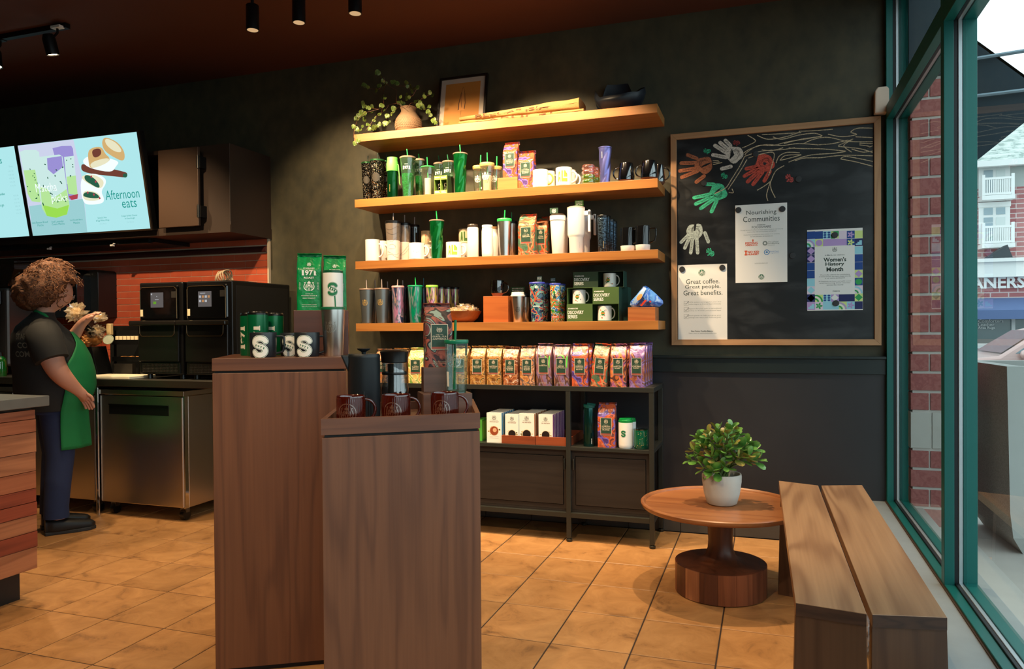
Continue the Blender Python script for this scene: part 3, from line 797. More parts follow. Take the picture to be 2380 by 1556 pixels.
for k in range(9):
 x, y = rr.uniform(220, 310), rr.uniform(380, 640); u, v = U(x, y); s.disc(u, v, .006, 7, 3, 7, .004, rr.uniform(0, 3))
for k in range(6):
 x, y = rr.uniform(560, 620), rr.uniform(270, 560); u, v = U(x, y); s.disc(u, v, .006, 7, 3, 7, .004, rr.uniform(0, 3))
s.blob(UP_([(678, 370), (700, 350), (1040, 420), (1055, 440), (1050, 470), (980, 462), (690, 430)]), 5, 1)
s.blob(UP_([(1020, 434), (1055, 434), (1050, 470), (1015, 466)]), 7, 1.2)
s.blob(UP_([(680, 330), (760, 280), (1000, 330), (960, 380), (930, 430), (740, 390)]), 4, 1.4)
s.blob(UP_([(735, 262), (765, 226), (850, 212), (880, 280), (910, 300), (916, 340), (760, 400), (745, 360)]), 6, 2)
s.blob(UP_([(770, 240), (840, 226), (850, 280), (800, 310), (775, 290)]), 5, 2.3)
s.blob(UP_([(748, 345), (905, 300), (916, 340), (768, 402)]), 10, 2.5)
s.blob(UP_([(850, 190), (862, 150), (890, 140), (980, 180), (1035, 260), (1030, 344), (940, 300), (870, 250)]), 6, 2.2)
s.blob(UP_([(872, 160), (900, 150), (975, 190), (1020, 262), (960, 262), (890, 210)]), 10, 2.6)
s.blob(UP_([(700, 440), (800, 432), (880, 470), (885, 520), (840, 580), (870, 640), (860, 680), (760, 692), (694, 680), (670, 520)]), 4, 1.3)
s.blob(UP_([(680, 470), (700, 445), (790, 440), (868, 490), (860, 540), (830, 560), (740, 520)]), 10, 2)
s.blob(UP_([(706, 450), (740, 444), (800, 480), (838, 540), (820, 556), (760, 520), (712, 490)]), 7, 2.4)
s.blob(UP_([(690, 590), (730, 570), (820, 590), (845, 640), (800, 660), (700, 654)]), 10, 2)
s.blob(UP_([(696, 600), (730, 580), (800, 592), (838, 630), (800, 640), (700, 626)]), 7, 2.4)
for (x, y) in ((765, 460), (800, 500), (735, 590), (785, 606), (832, 636)): s.disc(*U(x, y), .008, 8, 3, 8)
def stext(t, x, y, h, w, m, ex=0):
 u, v = U(x, y); s.text(t, u, v, h, w, m, 4+ex)
stext('Matcha', 385, 546, .058, .195, 4); stext('picks', 498, 640, .062, .145, 4)
stext('Afternoon', 1012, 604, .062, .29, 3); stext('eats', 1068, 684, .05, .125, 3)
for tx, x, y, m in (('Iced Banana Bread', 330, 833, 3), ('Matcha', 335, 856, 3), ('Iced Lavender', 483, 826, 3), ('Cream Matcha', 487, 847, 3), ('Iced Double Berry', 640, 815, 3), ('Matcha', 642, 837, 3),
                  ('Spinach, Feta', 852, 799, 3), ('& Egg White Wrap', 856, 822, 3), ('Crispy Grilled Cheese', 1068, 784, 3), ('on Sourdough', 1072, 806, 3)):
 stext(tx, x, y, .014, None, m)
for tx, x, y in (('Grande 7.25 | 370 Cal', 340, 885), ('Grande 6.95 | 290 Cal', 490, 872), ('Grande 6.45 | 300 Cal', 646, 864), ('4.75 | 290 Cal', 860, 850), ('7.35 | 520 Cal', 1076, 838)):
 stext(tx, x, y, .010, None, 13)
s.paste('picture', SM, flatY(-.0014), ds)
t2_, ds2, *_ = screen(-6.05, -4.964, 'lit menu screen at the left edge, showing a price list', False)
s = Sh()
s.text('COOLERS', -.245, .545, .03, None, 3, 1, .02); s.text('Sizes', -.08, .505, .014, None, 13, 1)
for k, y in enumerate((.47, .445, .42, .395, .37)): s.text(('5.45 | 90', '5.25 | 60', '4.95 | 45', '5.75 | 80', '5.15 | 70')[k], -.09, y, .013, None, 13, 1)
s.text('Lemonades', -.24, .32, .018, None, 3, 1, .01)
for k, y in enumerate((.30, .275, .25, .225, .2, .175)): s.text(('4.65 | 80', '5.25 | 90', '5.35 | 95', '5.85 | 99', '7.65 | 80', '7.25 | 70')[k], -.08, y, .013, None, 13, 1)
s.text('To go', -.24, .24, .024, None, 3, 1, .01)
s.paste('picture', SM, flatY(-.0014), ds2)
t = MB().box(-6.3, -4.02, 4.06, 4.10, 1.795, 1.862).box(-6.3, -3.98, 4.08, YW, 1.80, 1.84).build('screen_rail', M_BLACKP); tag(t, 'black mounting rail under the menu screens', 'rail')
for x in (-4.92, -4.33):
 c = thing('clip', 'small white clip on the black rail, %s' % ('under the first screen gap' if x < -4.5 else 'under the drinks picture'), 'clip', (x, 4.05, 1.79), 0)
 MB().box(-.012, .012, -.008, .01, -.006, .006).tube([(0, 0, 0), (.02, -.005, .012), (.03, -.004, .01)], .004, 6).build('body', M_WHITE, c)
zt = onY(440, 886, 3.68).z
tp = MB().box(-6.6, -3.02, 3.68, YW-.02, zt-.045, zt).build('worktop', M_STEELD, bevel=.003); tag(tp, 'long dull steel worktop along the tiled wall', 'worktop')
bs = MB().box(-6.6, -3.1, 4.38, YW-.014, zt+.001, zt+.06).build('splash_strip', M_STEELD); tag(bs, 'low steel upstand at the back of the worktop', 'trim')
def fridge(x1, w, label, hnd):
 t = thing('undercounter_fridge', label, 'fridge', (x1, 3.72, 0))
 zf0, zf1 = .085, zt-.10
 MB().box(-w, 0, .03, .64, zf0, zf1).build('cabinet', M_STEEL, t, bevel=.004)
 MB().box(-w-.003, .004, -.012, .64, zf1+.001, zf1+.032).build('top_cap', M_STEEL, t, bevel=.002)
 d = MB().box(-w+.004, -.012, -.008, .028, zf0+.004, zf1-.006).build('door', M_STEEL, t, bevel=.004)
 MB().box(-w+.08, -.115, -.0095, -.007, zf1-.125, zf1-.062).box(-w+.08, -.115, -.014, -.008, zf1-.066, zf1-.060).build('handle_recess', M_BLACKP, d)
 MB().box(-.012, .0, .0, .03, zf0, zf1).build('hinge_strip', M_CHROME, t)
 for cx in (-w+.06, -.05):
  for cy in (.05, .58):
   w_ = MB().lathe([(.012, -.016), (.034, -.016), (.036, -.01), (.036, .01), (.034, .016), (.012, .016)], 14)
   o = w_.build('caster', M_BLACKP, t, smooth=40); o.rotation_euler = (0, PI/2, 0); o.location = (cx, cy, .037)
   MB().box(cx-.022, cx+.022, cy-.016, cy+.016, .05, .084).build('caster_fork', M_STEELD, t)
 return t
fridge(-3.415, .675, 'steel undercounter fridge below the black ovens', 1)
fridge(-4.125, .70, 'steel undercounter fridge behind the worker\'s legs', 1)
fridge(-4.85, .70, 'steel undercounter fridge, farthest left along the wall', 1)
MB().tube([(-4.098, 3.70, .0), (-4.098, 3.70, zt-.05)], .012, 10).build('leg', M_CHROME, tp)
bt = MB().box(-.24, .20, -.11, .11, 0, .018)
o = bt.build('cutting_board', mat('white_cutting_board', (236, 226, 198), .5), bevel=.004); o.location = (-4.02, 3.80, zt+.001); tag(o, 'white cutting board on the worktop left of the ovens', 'cutting board')
def oven(x1, label, second):
 w, dp, hg = .346, .60, .615
 t = thing('countertop_oven', label, 'oven', (x1, 3.765, zt))
 MB().box(-w, 0, .01, dp, .03, hg).build('body', M_BLACKP, t, bevel=.008)
 MB().box(-.003, .0015, .05, dp-.03, .06, hg-.03).build('side_panel', mat('black_textured_panel', (22, 21, 19), .45), t, bevel=.001)
 pn = MB().box(-w+.012, -.028, -.004, .02, hg-.235, hg-.022).build('control_panel', M_BLACKG, t, bevel=.012)
 MB().tube([(-w+.02, -.006, hg-.23), (-w+.02, -.006, hg-.05), (-w+.035, -.006, hg-.031), (-.055, -.006, hg-.031), (-.036, -.006, hg-.045), (-.034, -.006, hg-.23)], .0018, 6).build('panel_rim', mat('bronze_edge', (130, 104, 72), .3, metal=.8), pn)
 sc_ = MB().box(-w+.105, -w+.205, -.0055, -.004, hg-.16, hg-.065).build('touch_screen', emis('oven_display', (112, 106, 104), .4), pn)
 s = Sh()
 if second:
  for i in range(4): s.rect(-w+.112+i*.022, -w+.128+i*.022, hg-.105, hg-.09, 1 if i % 2 else 0)
  for i in range(3): s.rect(-w+.112+i*.022, -w+.128+i*.022, hg-.132, hg-.117, 1 if i == 1 else 0)
  s.rect(-w+.12, -w+.16, hg-.078, hg-.075, 0)
 else:
  s.rect(-w+.127, -w+.15, hg-.138, hg-.122, 2); s.rect(-w+.108, -w+.118, hg-.08, hg-.07, 0); s.rect(-w+.14, -w+.17, hg-.112, hg-.108, 0); s.disc(-w+.155, hg-.09, .003, 0)
 s.paste('screen_icons', [emis('icon_grey', (170, 172, 176), .6), emis('icon_orange', (176, 128, 84), .6), emis('icon_green', (96, 150, 40), .6)], flatY(-.0057), sc_)
 MB().box(-w+.018, -w+.042, -.0062, -.0045, hg-.215, hg-.172).build('sticker', M_PAPER, pn)
 MB().box(-w+.27, -w+.305, -.006, -.0045, hg-.1, hg-.06).build('badge', mat('dark_badge', (40, 38, 36), .4), pn)
 dr = MB().box(-w+.006, -.02, -.012, .012, .112, hg-.25).build('door', mat('satin_black_door', (16, 15, 14), .28), t, bevel=.006)
 MB().tube([(-w+.02, -.0135, hg-.275), (-w+.022, -.0135, hg-.325), (-w+.036, -.0135, hg-.342), (-.066, -.0135, hg-.342), (-.05, -.0135, hg-.325), (-.048, -.0135, hg-.275)], .0018, 6).build('door_rim', _M['bronze_edge'], dr)
 MB().box(-w-.03, -.004, -.055, -.012, hg-.275, hg-.243).build('handle', mat('satin_black_handle', (24, 22, 20), .22), t, bevel=.008)
 v = MB()
 for i in range(26):
  for j in range(6): v.box(-w+.03+i*.0108, -w+.0365+i*.0108, -.0015, .0, .045+j*.0095, .050+j*.0095)
 MB().box(-w+.006, -.02, 0, .012, .035, .106).build('vent_panel', _M['satin_black_door'], t, bevel=.003)
 o = v.build('vent_holes', mat('vent_dot_brown', (46, 42, 36), .5), t); tag(o, kind='stuff')  # vent holes drawn as small brown dots, paler than the panel
 for cx in (-w+.04, -.04):
  for cy in (.05, dp-.06): MB().lathe([(.018, .001), (.016, .03)], 12, (cx, cy, 0)).build('foot', M_BLACKP, t)
 return t
ov1 = oven(-3.468, 'black countertop oven on the left, its display showing a green square', False)
ov2 = oven(-3.095, 'black countertop oven on the right, its display showing rows of icons', True)
t = thing('cable_coil', 'pale looped cable lying on top of the black ovens', 'cable', (-3.42, 4.15, zt+.617))
c = []
for k in range(5):
 for i in range(20):
  a = 2*PI*i/20; c.append((-.07+.014*k+.006*math.sin(a*3+k), .05*math.cos(a), .045+.043*math.sin(a)+.002*k))
MB().tube(c+[(.03, 0, .01), (.06, -.03, .007), (-.1, -.05, .007), (-.16, -.07, .006)], .0048, 6).build('cord', mat('beige_cord', (166, 146, 118), .7), t, smooth=60)
def W3(px, py, Y): return onY(px, py, Y)
A = W3(243, 628, 4.3); z0, z1 = 1.29, A.z
t = thing('water_boiler', 'glossy black wall dispenser with rounded top corner behind the worker', 'dispenser', (A.x, 4.12, z0))
wq = .48
pr = [(0, 0)]+[(-.055+.055*math.cos(a), (z1-z0)-.055+.055*math.sin(a)) for a in [i*PI/2/6 for i in range(7)]]+[(-wq+.055+.055*math.cos(a), (z1-z0)-.055+.055*math.sin(a)) for a in [PI/2+i*PI/2/6 for i in range(7)]]+[(-wq, 0)]
MB().prism([(x*.86-.07 if x > -.1 else x, z) for x, z in pr], 0, .28, axis='Y').build('casing', M_BLACKG, t, smooth=40, bevel=.004)
MB().prism([(0, 0), (0, z1-z0-.02), (-.02, z1-z0-.002), (-.09, z1-z0-.002), (-.09, 0)], .12, .298, axis='Y').build('side_bracket', M_BLACKP, t, bevel=.004)
MB().tube([(-.3, -.01, .06), (-.3, -.012, .12), (-.29, -.014, .15), (-.275, -.014, .16), (-.262, -.014, .145), (-.258, -.012, .06)], .006, 8).build('chrome_tap', M_CHROME, t, smooth=50)
t = thing('espresso_machine', 'grey espresso machine with a bean hopper at the left edge', 'coffee machine', (-5.2, 3.86, zt))
MB().box(-.9, .1, 0, .24, .06, .62).build('body', mat('grey_machine_body', (96, 92, 90), .35, metal=.6), t, bevel=.02)
MB().box(-.9, .06, -.02, 0, .50, .60).build('front_band', M_BLACKP, t, bevel=.006)
MB().prism([(-.45, 0), (.07, 0), (.14, .13), (.14, .2), (-.5, .2), (-.5, .13)], .03, .22, axis='Y').build('bean_hopper', glass('smoked_hopper', (150, 120, 90), .1, body=.3, bodycol=(50, 34, 24)), t, loc=(0, 0, .625))
o = MB().box(-.46, .1, .04, .21, .64, .77).build('coffee_beans', ramp_mat('dark_beans', [(30, 18, 12), (60, 36, 22), (92, 56, 30)], 60, rough=.4, const=False, bump=.6), t); tag(o, kind='stuff')
MB().tube([(.04, -.03, .0), (.04, -.03, .30), (.055, -.04, .37), (.09, -.06, .41), (.12, -.08, .42)], .012, 8).build('steam_pipe', M_CHROME, t, smooth=60)
MB().box(-.8, .08, -.08, .02, .01, .06).build('drip_tray', M_STEELD, t, bevel=.004)
g1 = thing('green_cleaning_bottle', 'green bottle at the left edge behind the register counter', 'bottle', (-5.02, 3.75, zt))
MB().lathe([(.001, 0), (.035, 0), (.037, .01), (.037, .1), (.03, .125), (.014, .14)], 18).build('bottle', glass('green_liquid', (20, 160, 60), .1, body=.6, bodycol=(10, 120, 40)), g1, smooth=40)
MB().lathe([(.016, .14), (.016, .165), (.001, .165)], 14).build('cap', M_BLACKP, g1, smooth=40)
t = thing('tray_rack', 'dark tray rack full of paper pouches beside the left oven', 'rack', (-3.88, 3.95, zt+.001))
MB().box(-.70, .012, .305, .313, 0, .31).build('dark_backing', M_DARK, t)  # dark sheet added behind the trays to darken the gaps between them
for (x) in (-.34, .0):
 MB().box(x, x+.012, 0, .012, 0, .33).build('post', M_BLACKM, t); MB().box(x, x+.012, .3, .312, 0, .33).build('post', M_BLACKM, t)
for i, z in enumerate((.10, .215, .31)):
 MB().box(-.34+(.0 if i < 2 else -.03), .01, -.01, .32, z, z+.006).box(-.34+(.0 if i < 2 else -.03), .01, -.016, -.01, z, z+.032).build('tray', M_BLACKM, t)
MB().box(-.31, -.15, -.03, 0, .005, .085).build('bin', mat('dark_bin', (30, 27, 24), .5), t)
for i in range(9):
 o = MB().box(0, .026, 0, .09, 0, .05).build('sugar_packets', mat('white_packet_paper', (222, 206, 170), .7), bevel=.002)
 o.location = (-4.19+i*.0335, 3.935, zt+.2225); o.rotation_euler = (-.0, 0, random.uniform(-.04, .04))
 tag(o, 'bundle of cream paper packets on the middle rack tray, %s from the left' % ORD[i], 'packets', 'paper packets standing on the rack tray')
for i in range(4):
 b = MB(); r_ = random.Random(i)
 b.grid(lambda u, v: ((u-.5)*.062, (v-.5)*.1, .018+.016*mnoise.noise(Vector((u*4+i, v*4, i)))-.02*(abs(u-.5)**3)*8), 8, 8)
 o = b.build('brown_pouch', mat('brown_kraft_paper', (184, 124, 62), .65), smooth=60, solid=.012); o.location = (-4.165+i*.078, 3.99, zt+.1125); o.rotation_euler = (0, 0, r_.uniform(-.1, .1))
 tag(o, 'small brown kraft pouch on the lower rack tray, %s from the left' % ORD[i], 'pouch', 'kraft pouches on the lower rack tray')
o = thing('handheld_scanner', 'grey handheld device leaning in a black cradle beside the left oven', 'device', (-3.885, 4.02, zt+.318))
MB().hexa([(-.105, 0, 0), (.03, 0, 0), (.03, .03, 0), (-.105, .03, 0)], [(-.082, .05, .15), (.03, .05, .15), (.03, .08, .15), (-.082, .08, .15)]).build('cradle', M_BLACKP, o, bevel=.006)
q = MB().hexa([(-.092, -.006, .008), (.025, -.006, .008), (.025, -.001, .008), (-.092, -.001, .008)], [(-.074, .042, .142), (.025, .042, .142), (.025, .048, .142), (-.074, .048, .142)]).build('screen_face', mat('grey_device_face', (86, 88, 92), .3), o)
MB().hexa([(-.066, .016, .08), (-.012, .016, .08), (-.012, .022, .08), (-.066, .022, .08)], [(-.062, .024, .105), (-.012, .024, .105), (-.012, .03, .105), (-.062, .03, .105)]).build('button_pad', M_BLACKG, o)
o = MB().box(-.02, .02, -.012, .012, 0, .075).build('tape_roll', mat('tan_label', (196, 172, 126), .6), bevel=.004); o.location = (-4.205, 3.905, zt+.283); tag(o, 'tan paper label taped on the top tray of the rack', 'label')
M_CELLO = glass('crinkled_cellophane', (250, 244, 232), .22, .12, body=.22, bodycol=(240, 226, 200))
M_KRAFT = _M['brown_kraft_paper']
def crumple(name, r, seed, m, parent=None, sc=(1, 1, 1), amp=.5, n=18):
 b = MB(); b.sphere((0, 0, 0), r, n, n//2+2, sc=sc)
 vs = []
 for v in b.v:
  p = Vector(v); q = p.normalized() if p.length > 1e-6 else p
  d = mnoise.noise(q*3.1+Vector((seed, 0, 0)))*amp+mnoise.noise(q*7+Vector((0, seed, 0)))*amp*.6
  vs.append(tuple(p*(1+d)))
 b.v = vs; return b.build(name, m, parent)
HP = [((178, 727), .062, 'bright crinkled cellophane bag on top of the heap', (1, .8, .9)), ((228, 738), .040, 'small clear wrapped pastry next to the tan label', (1.3, .8, .7)), ((222, 770), .048, 'clear bag of pale pastries under the wrapped one', (1.3, .8, .8))]
zz = zt
for i, (q, r, lab, sc) in enumerate(HP):
 p = W3(*q, 3.86)
 o = thing('cellophane_bag', lab, 'bag', (p.x, 3.86, p.z))
 crumple('wrap', r, i+3, M_CELLO, o, sc, .9, 22)
 crumple('contents', r*.62, i+9, mat('pale_pastry', (226, 196, 150), .6), o, sc, .4, 12)
p = W3(238, 825, 3.87)
t = thing('pastry_carton_stack', 'leaning stack of dark cartons and brown bags behind the apron', 'cartons', (p.x, 3.87, zt+.001))
MB().hexa([(-.02, -.06, 0), (.03, -.06, 0), (.03, .06, 0), (-.02, .06, 0)], [(-.075, -.06, .2), (-.03, -.06, .205), (-.03, .06, .205), (-.075, .06, .2)]).build('carton', M_BLACKP, t, bevel=.003)
MB().hexa([(-.13, -.06, 0), (-.08, -.06, 0), (-.08, .06, 0), (-.13, .06, 0)], [(-.17, -.06, .2), (-.13, -.06, .2), (-.13, .06, .2), (-.17, .06, .2)]).build('carton', mat('dark_brown_carton', (50, 38, 30), .6), t, bevel=.003)
b = MB()
for k in range(9):
 zz = .015+k*.02; b.M = Matrix.Translation((-.085-.005*k+random.uniform(-.006, .006), 0, zz)) @ Matrix.Rotation(random.uniform(-.12, .12), 4, 'X')
 b.box(-.055, .06, -.065, .05, 0, .013)
b.build('bag_stack', M_KRAFT, t, bevel=.004)
o = crumple('open_bag', .07, 31, M_KRAFT, t, (1.1, .7, .5), .6, 18); o.location = (-.10, 0, .245)
o = MB().box(-.05, .05, -.05, .05, -.003, .04).build('dark_box', M_BLACKP, t, bevel=.003); o.location = (-.09, -.01, .315); o.rotation_euler = (0, .75, .2)
lid_at = W3(252, 790, 3.82)-Vector(t.location)
MB().lathe([(.001, .004), (.04, .004), (.044, .008), (.047, .006), (.047, 0), (.043, -.002), (.001, 0)], 24).build('paper_lid', mat('pale_green_paper', (176, 184, 160), .5), t, smooth=40, loc=lid_at, rot=(1.15, .35, .3)).scale = (.72,)*3
M_CW = [wood('reclaimed_wood_%d' % i, a, b, 'Y', 1.1, .45, 7) for i, (a, b) in enumerate((((186, 112, 76), (120, 62, 42)), ((160, 76, 52), (104, 44, 32)), ((196, 130, 90), (130, 76, 52))))]
CX, CY1, CY0 = -3.1, 2.475, .4
t = thing('register_counter', 'counter clad in reddish horizontal boards under a grey slab, at the left edge', 'counter', (CX, CY1, 0))
MB().box(-.75, -.03, CY0-CY1, -.03, .13, .83).build('carcass', M_DARK, t)
MB().box(-.75, -.055, CY0-CY1, -.045, 0, .135).build('toe_kick', mat('black_toe_kick', (22, 24, 26), .5), t)
zs = [.845, .803, .745, .655, .57, .492, .432, .375, .3, .23, .132]
for i in range(len(zs)-1):
 MB().box(-.028, random.choice((0, -.002, -.004)), CY0-CY1, 0, zs[i+1]+.0012, zs[i]-.0012).build('board', M_CW[(0, 0, 2, 2, 0, 1, 1, 2, 1, 2)[i]], t, bevel=.001)
MB().box(-.74, -.028, -.024, 0, .132, .845).build('end_panel', M_CW[0], t)
MB().box(-.76, -.012, CY0-CY1, -.012, .846, .858).build('shadow_gap', M_DARK, t)
MB().box(-.8, .035, CY0-CY1, .04, .859, .905).build('slab', mat('grey_stone_counter', (104, 104, 100), .35, var=.15, bscale=20), t, bevel=.003)
# == shelves, console, pedestals, bench, table
M_SHELF = wood('honey_oak_shelf', (176, 118, 58), (142, 86, 40), 'X', 1.1, .4, 5)
SH = [2.4109, 2.0035, 1.6161, 1.2271]; SXL, SXR, SYF = -2.438, -.5584, 4.12
names = ['topmost', 'second', 'third', 'lowest']
for i, z in enumerate(SH):
 o = MB().box(SXL, SXR, SYF, YW, z-.0492, z).build('floating_shelf', M_SHELF, bevel=.0012)
 tag(o, ['topmost thick floating oak shelf, carrying the vine and the burlap sacks', 'second floating oak shelf from the top, carrying green tumblers', 'third floating oak shelf from the top, carrying white mugs and tumblers', 'lowest floating oak shelf, carrying grey tumblers and boxed mugs'][i], 'shelf', 'floating oak wall shelves')
CF, CB = 4.02, 4.40; CR, CL = -.572, -2.50; zc = onY(1519, 902.5, CF).z
zsf = onY(1300, 1038, CF).z
M_CON = mat('dark_steel_frame', (60, 62, 58), .4, metal=.6); M_CWOOD = wood('near_black_wood', (40, 33, 29), (24, 20, 18), 'X', 1.5, .5, 5); M_CTOP = mat('dark_console_top', (70, 64, 54), .5)
t = thing('console_shelf', 'low dark steel console with black cupboard doors under the wall shelves', 'console', (0, 0, 0))
q = .026
mids = [-1.045, -1.78]
def post(x, y): 
 o = MB().box(x-q/2, x+q/2, y-q/2, y+q/2, .022, zc-.004).build('leg', M_CON, t, bevel=.001)
 MB().lathe([(.014, 0), (.017, .004), (.017, .014), (.008, .018), (.008, .024)], 14, (x, y, 0)).build('foot', M_CON, o, smooth=40)
for x in [CR-q/2, CL+q/2]+mids:
 post(x, CF+q/2); post(x, CB-q/2)
MB().box(CL-.001, CR+.001, CF-.001, CF+q, zc-q, zc).box(CL, CR, CB-q, CB+.001, zc-q, zc).box(CL-.001, CL+q, CF+q, CB-q, zc-q, zc).box(CR-q, CR+.001, CF+q, CB-q, zc-q, zc).build('top_frame', M_CON, t, bevel=.001)
MB().box(CL+q, CR-q, CF+q, CB-q, zc-.006, zc-.001).build('top_panel', M_CTOP, t)
MB().box(CL+q, CR-q, CF+.001, CB, zsf-.02, zsf).box(CR-q, CR-.001, CF+q, CB-q, zsf-.02, zsf).build('middle_shelf', M_CON, t, bevel=.001)
MB().box(CL+q, CR-q, CF+.001, CF+q, .135, .162).box(CL+q, CR-q, CB-q, CB-.001, .135, .162).box(CR-q+.001, CR-.001, CF+q, CB-q, .135, .162).build('bottom_rail', M_CON, t, bevel=.001)
MB().box(CL+q, CR-q, CF+q, CB-.01, .163, .175).build('cupboard_floor', M_CWOOD, t)
MB().box(CL+q, CR-q, CB-.014, CB-.004, .175, zsf-.021).build('cupboard_back', M_CWOOD, t)
for (x0, x1) in ((mids[0]+q/2, CR-q), (mids[1]+q/2, mids[0]-q/2), (CL+q, mids[1]-q/2)):
 MB().box(x0, x1, CF+.026, CF+.034, zsf-.055, zsf-.022).box(x0, x1, CF+.026, CF+.034, .176, .2).box(x0, x0+.02, CF+.026, CF+.034, .2, zsf-.055).box(x1-.02, x1, CF+.026, CF+.034, .2, zsf-.055).build('door_frame', M_CWOOD, t)
 d = MB().box(x0+.023, x1-.023, CF+.022, CF+.036, .203, zsf-.058).build('door', M_CWOOD, t, bevel=.001)
 hx = x0+.012 if x0 > mids[0] else x1-.016
 MB().box(hx, hx+.006, CF+.006, CF+.022, zsf-.13, zsf-.07).build('handle', M_CON, d, bevel=.001)
M_WAL = wood('walnut_veneer_upright', (124, 80, 54), (82, 48, 32), 'Z', 1.0, .42, 9)
M_WALH = wood('walnut_veneer_level', (118, 74, 50), (80, 46, 32), 'X', 1.0, .42, 6)
M_REV = mat('dark_reveal', (22, 16, 12), .7)
A0 = Vector((-1.809, 2.100, 0)); D1 = Vector((.864, .503, 0)).normalized(); N1 = Vector((-D1.y, D1.x, 0))
TL = onZ(745.9, 975, .95); TR = onZ(1115.7, 960.5, .95); TL.z = TR.z = 0
D2 = (TR-TL).normalized(); W2_ = (TR-TL).length; N2 = Vector((-.413, .911, 0))
def quad(O, D, N, w, d, e, z):
 """footprint grown by e, ccw from above"""
 a = [O-D*e-N*e, O+D*(w+e)-N*e, O+D*(w+e)+N*(d+e), O-D*e+N*(d+e)]
 return [(p.x, p.y, z) for p in a]
def local(pts, c): return [(p[0]-c.x, p[1]-c.y, p[2]) for p in pts]
def pedestal(O, D, N, w, d, top, band, label, tray):
 ang = math.atan2(D.y, D.x)
 t = thing('display_pedestal', label, 'pedestal', (O.x, O.y, 0), ang)
 R = Matrix.Rotation(-ang, 4, 'Z')
 def Q(e, z, O2=None, w2=None, d2=None): 
  return [tuple(R @ Vector((p[0]-O.x, p[1]-O.y, z))) for p in quad(O, D, N, w, d, e, z)]
 MB().hexa(Q(-.001, .018), Q(-.001, band-.008)).build('body', M_WAL, t, bevel=.0015)
 MB().hexa(Q(-.012, .0), Q(-.012, .018)).build('plinth', M_REV, t)
 MB().hexa(Q(-.008, band-.008), Q(-.008, band)).build('shadow_gap', M_REV, t)
 if not tray:
  MB().hexa(Q(0, band), Q(0, top)).build('top_slab', M_WALH, t, bevel=.0015)
 else:
  MB().hexa(Q(0, band), Q(0, band+.018)).build('tray_floor', M_WALH, t)
  o0, i0 = Q(0, band+.018), Q(-.014, band+.018); o1, i1 = Q(0, top), Q(-.014, top)
  for k in range(4):
   k2 = (k+1) % 4
   MB().hexa([o0[k], o0[k2], i0[k2], i0[k]], [o1[k], o1[k2], i1[k2], i1[k]]).build('tray_rim', M_WALH, t)
 return t
PT1, PT2 = 1.0975, .95
pedestal(A0, D1, N1, .452, .45, PT1, 1.054, 'taller dark walnut display pedestal on the left, holding the black mugs', False)
BAND2 = .9055
pedestal(TL, D2, N2, W2_, .43, PT2, BAND2, 'lower walnut display pedestal in front, its tray holding the amber mugs', True)
TF2 = BAND2+.018
def on1(u, v): return A0+D1*u+N1*v
def on2(u, v): return TL+D2*u+N2*v
# -- round table
M_TT = wood('round_table_acacia', (170, 112, 68), (124, 70, 40), 'X', .8, .35, 5)
M_TS = wood('round_table_stem_wood', (110, 66, 44), (66, 36, 26), 'Z', 1.2, .4, 6)
TC = Vector((-.2, 3.475, 0)); 
t = thing('round_table', 'round wooden pedestal table with a raised rim beside the bench', 'table', (TC.x, TC.y, 0))
zr = .402
MB().lathe([(.001, zr-.03), (.32, zr-.03), (.343, zr-.024), (.352, zr-.012), (.353, zr-.004), (.349, zr), (.340, zr+.0015), (.334, zr-.003), (.331, zr-.010), (.001, zr-.011)], 72).build('tabletop', M_TT, t, smooth=40)
MB().lathe([(.192, .0), (.196, .006), (.197, .132), (.193, .134), (.12, .139), (.085, .149), (.066, .168), (.056, .195), (.053, .23), (.056, .30), (.064, .35), (.078, .372)], 48).build('turned_stem', M_TS, t, smooth=35)
st = [wood('stave_%d' % i, a, b, 'Z', 1.4, .4, 5) for i, (a, b) in enumerate((((140, 82, 54), (86, 46, 32)), ((160, 96, 64), (104, 58, 38)), ((104, 60, 44), (66, 36, 28)), ((176, 120, 86), (120, 70, 46))))]
for k in range(16):
 a0, a1 = 2*PI*k/16+.004, 2*PI*(k+1)/16-.004; pts = []
 n_ = 4
 for i in range(n_+1): a = a0+(a1-a0)*i/n_; pts.append((.2*math.cos(a), .2*math.sin(a)))
 for i in range(n_, -1, -1): a = a0+(a1-a0)*i/n_; pts.append((.193*math.cos(a), .193*math.sin(a)))
 MB().prism(pts, .004, .134).build('stave', st[random.choice((0, 0, 1, 2, 3))], t)
zt_ = zr-.0095
pp = onZ(1676, 1178, zt_)
t = thing('potted_jade_plant', 'jade plant in a pale grey pot on the round table', 'plant', (pp.x, pp.y+.055, zt_))
M_POT = mat('pale_grey_pot', (190, 190, 184), .5, var=.06, bscale=25)
d_ = (Vector((pp.x, pp.y+.055, H-.4))-CP).dot(FW)
rt = 45.5/FPX*(Vector((pp.x, pp.y, .5))-CP).dot(FW)
hp_ = onY(1676, 1106, pp.y).z-zt_
MB().lathe([(.001, 0), (rt*.66, 0), (rt*.76, .006), (rt*.90, hp_*.35), (rt*.99, hp_*.75), (rt, hp_*.93), (rt*.98, hp_), (rt*.92, hp_), (rt*.9, hp_-.01), (rt*.88, hp_-.03), (.001, hp_-.032)], 44).build('pot', M_POT, t, smooth=40)
MB().lathe([(.001, hp_-.026), (rt*.87, hp_-.028)], 24).build('soil', mat('dark_soil', (40, 26, 20), .95, bump=.6), t)
M_LF = ramp_mat('jade_leaf', [(44, 88, 38), (74, 124, 52), (104, 150, 66)], 20, rough=.28, const=False, dist=.5, coat=.3)
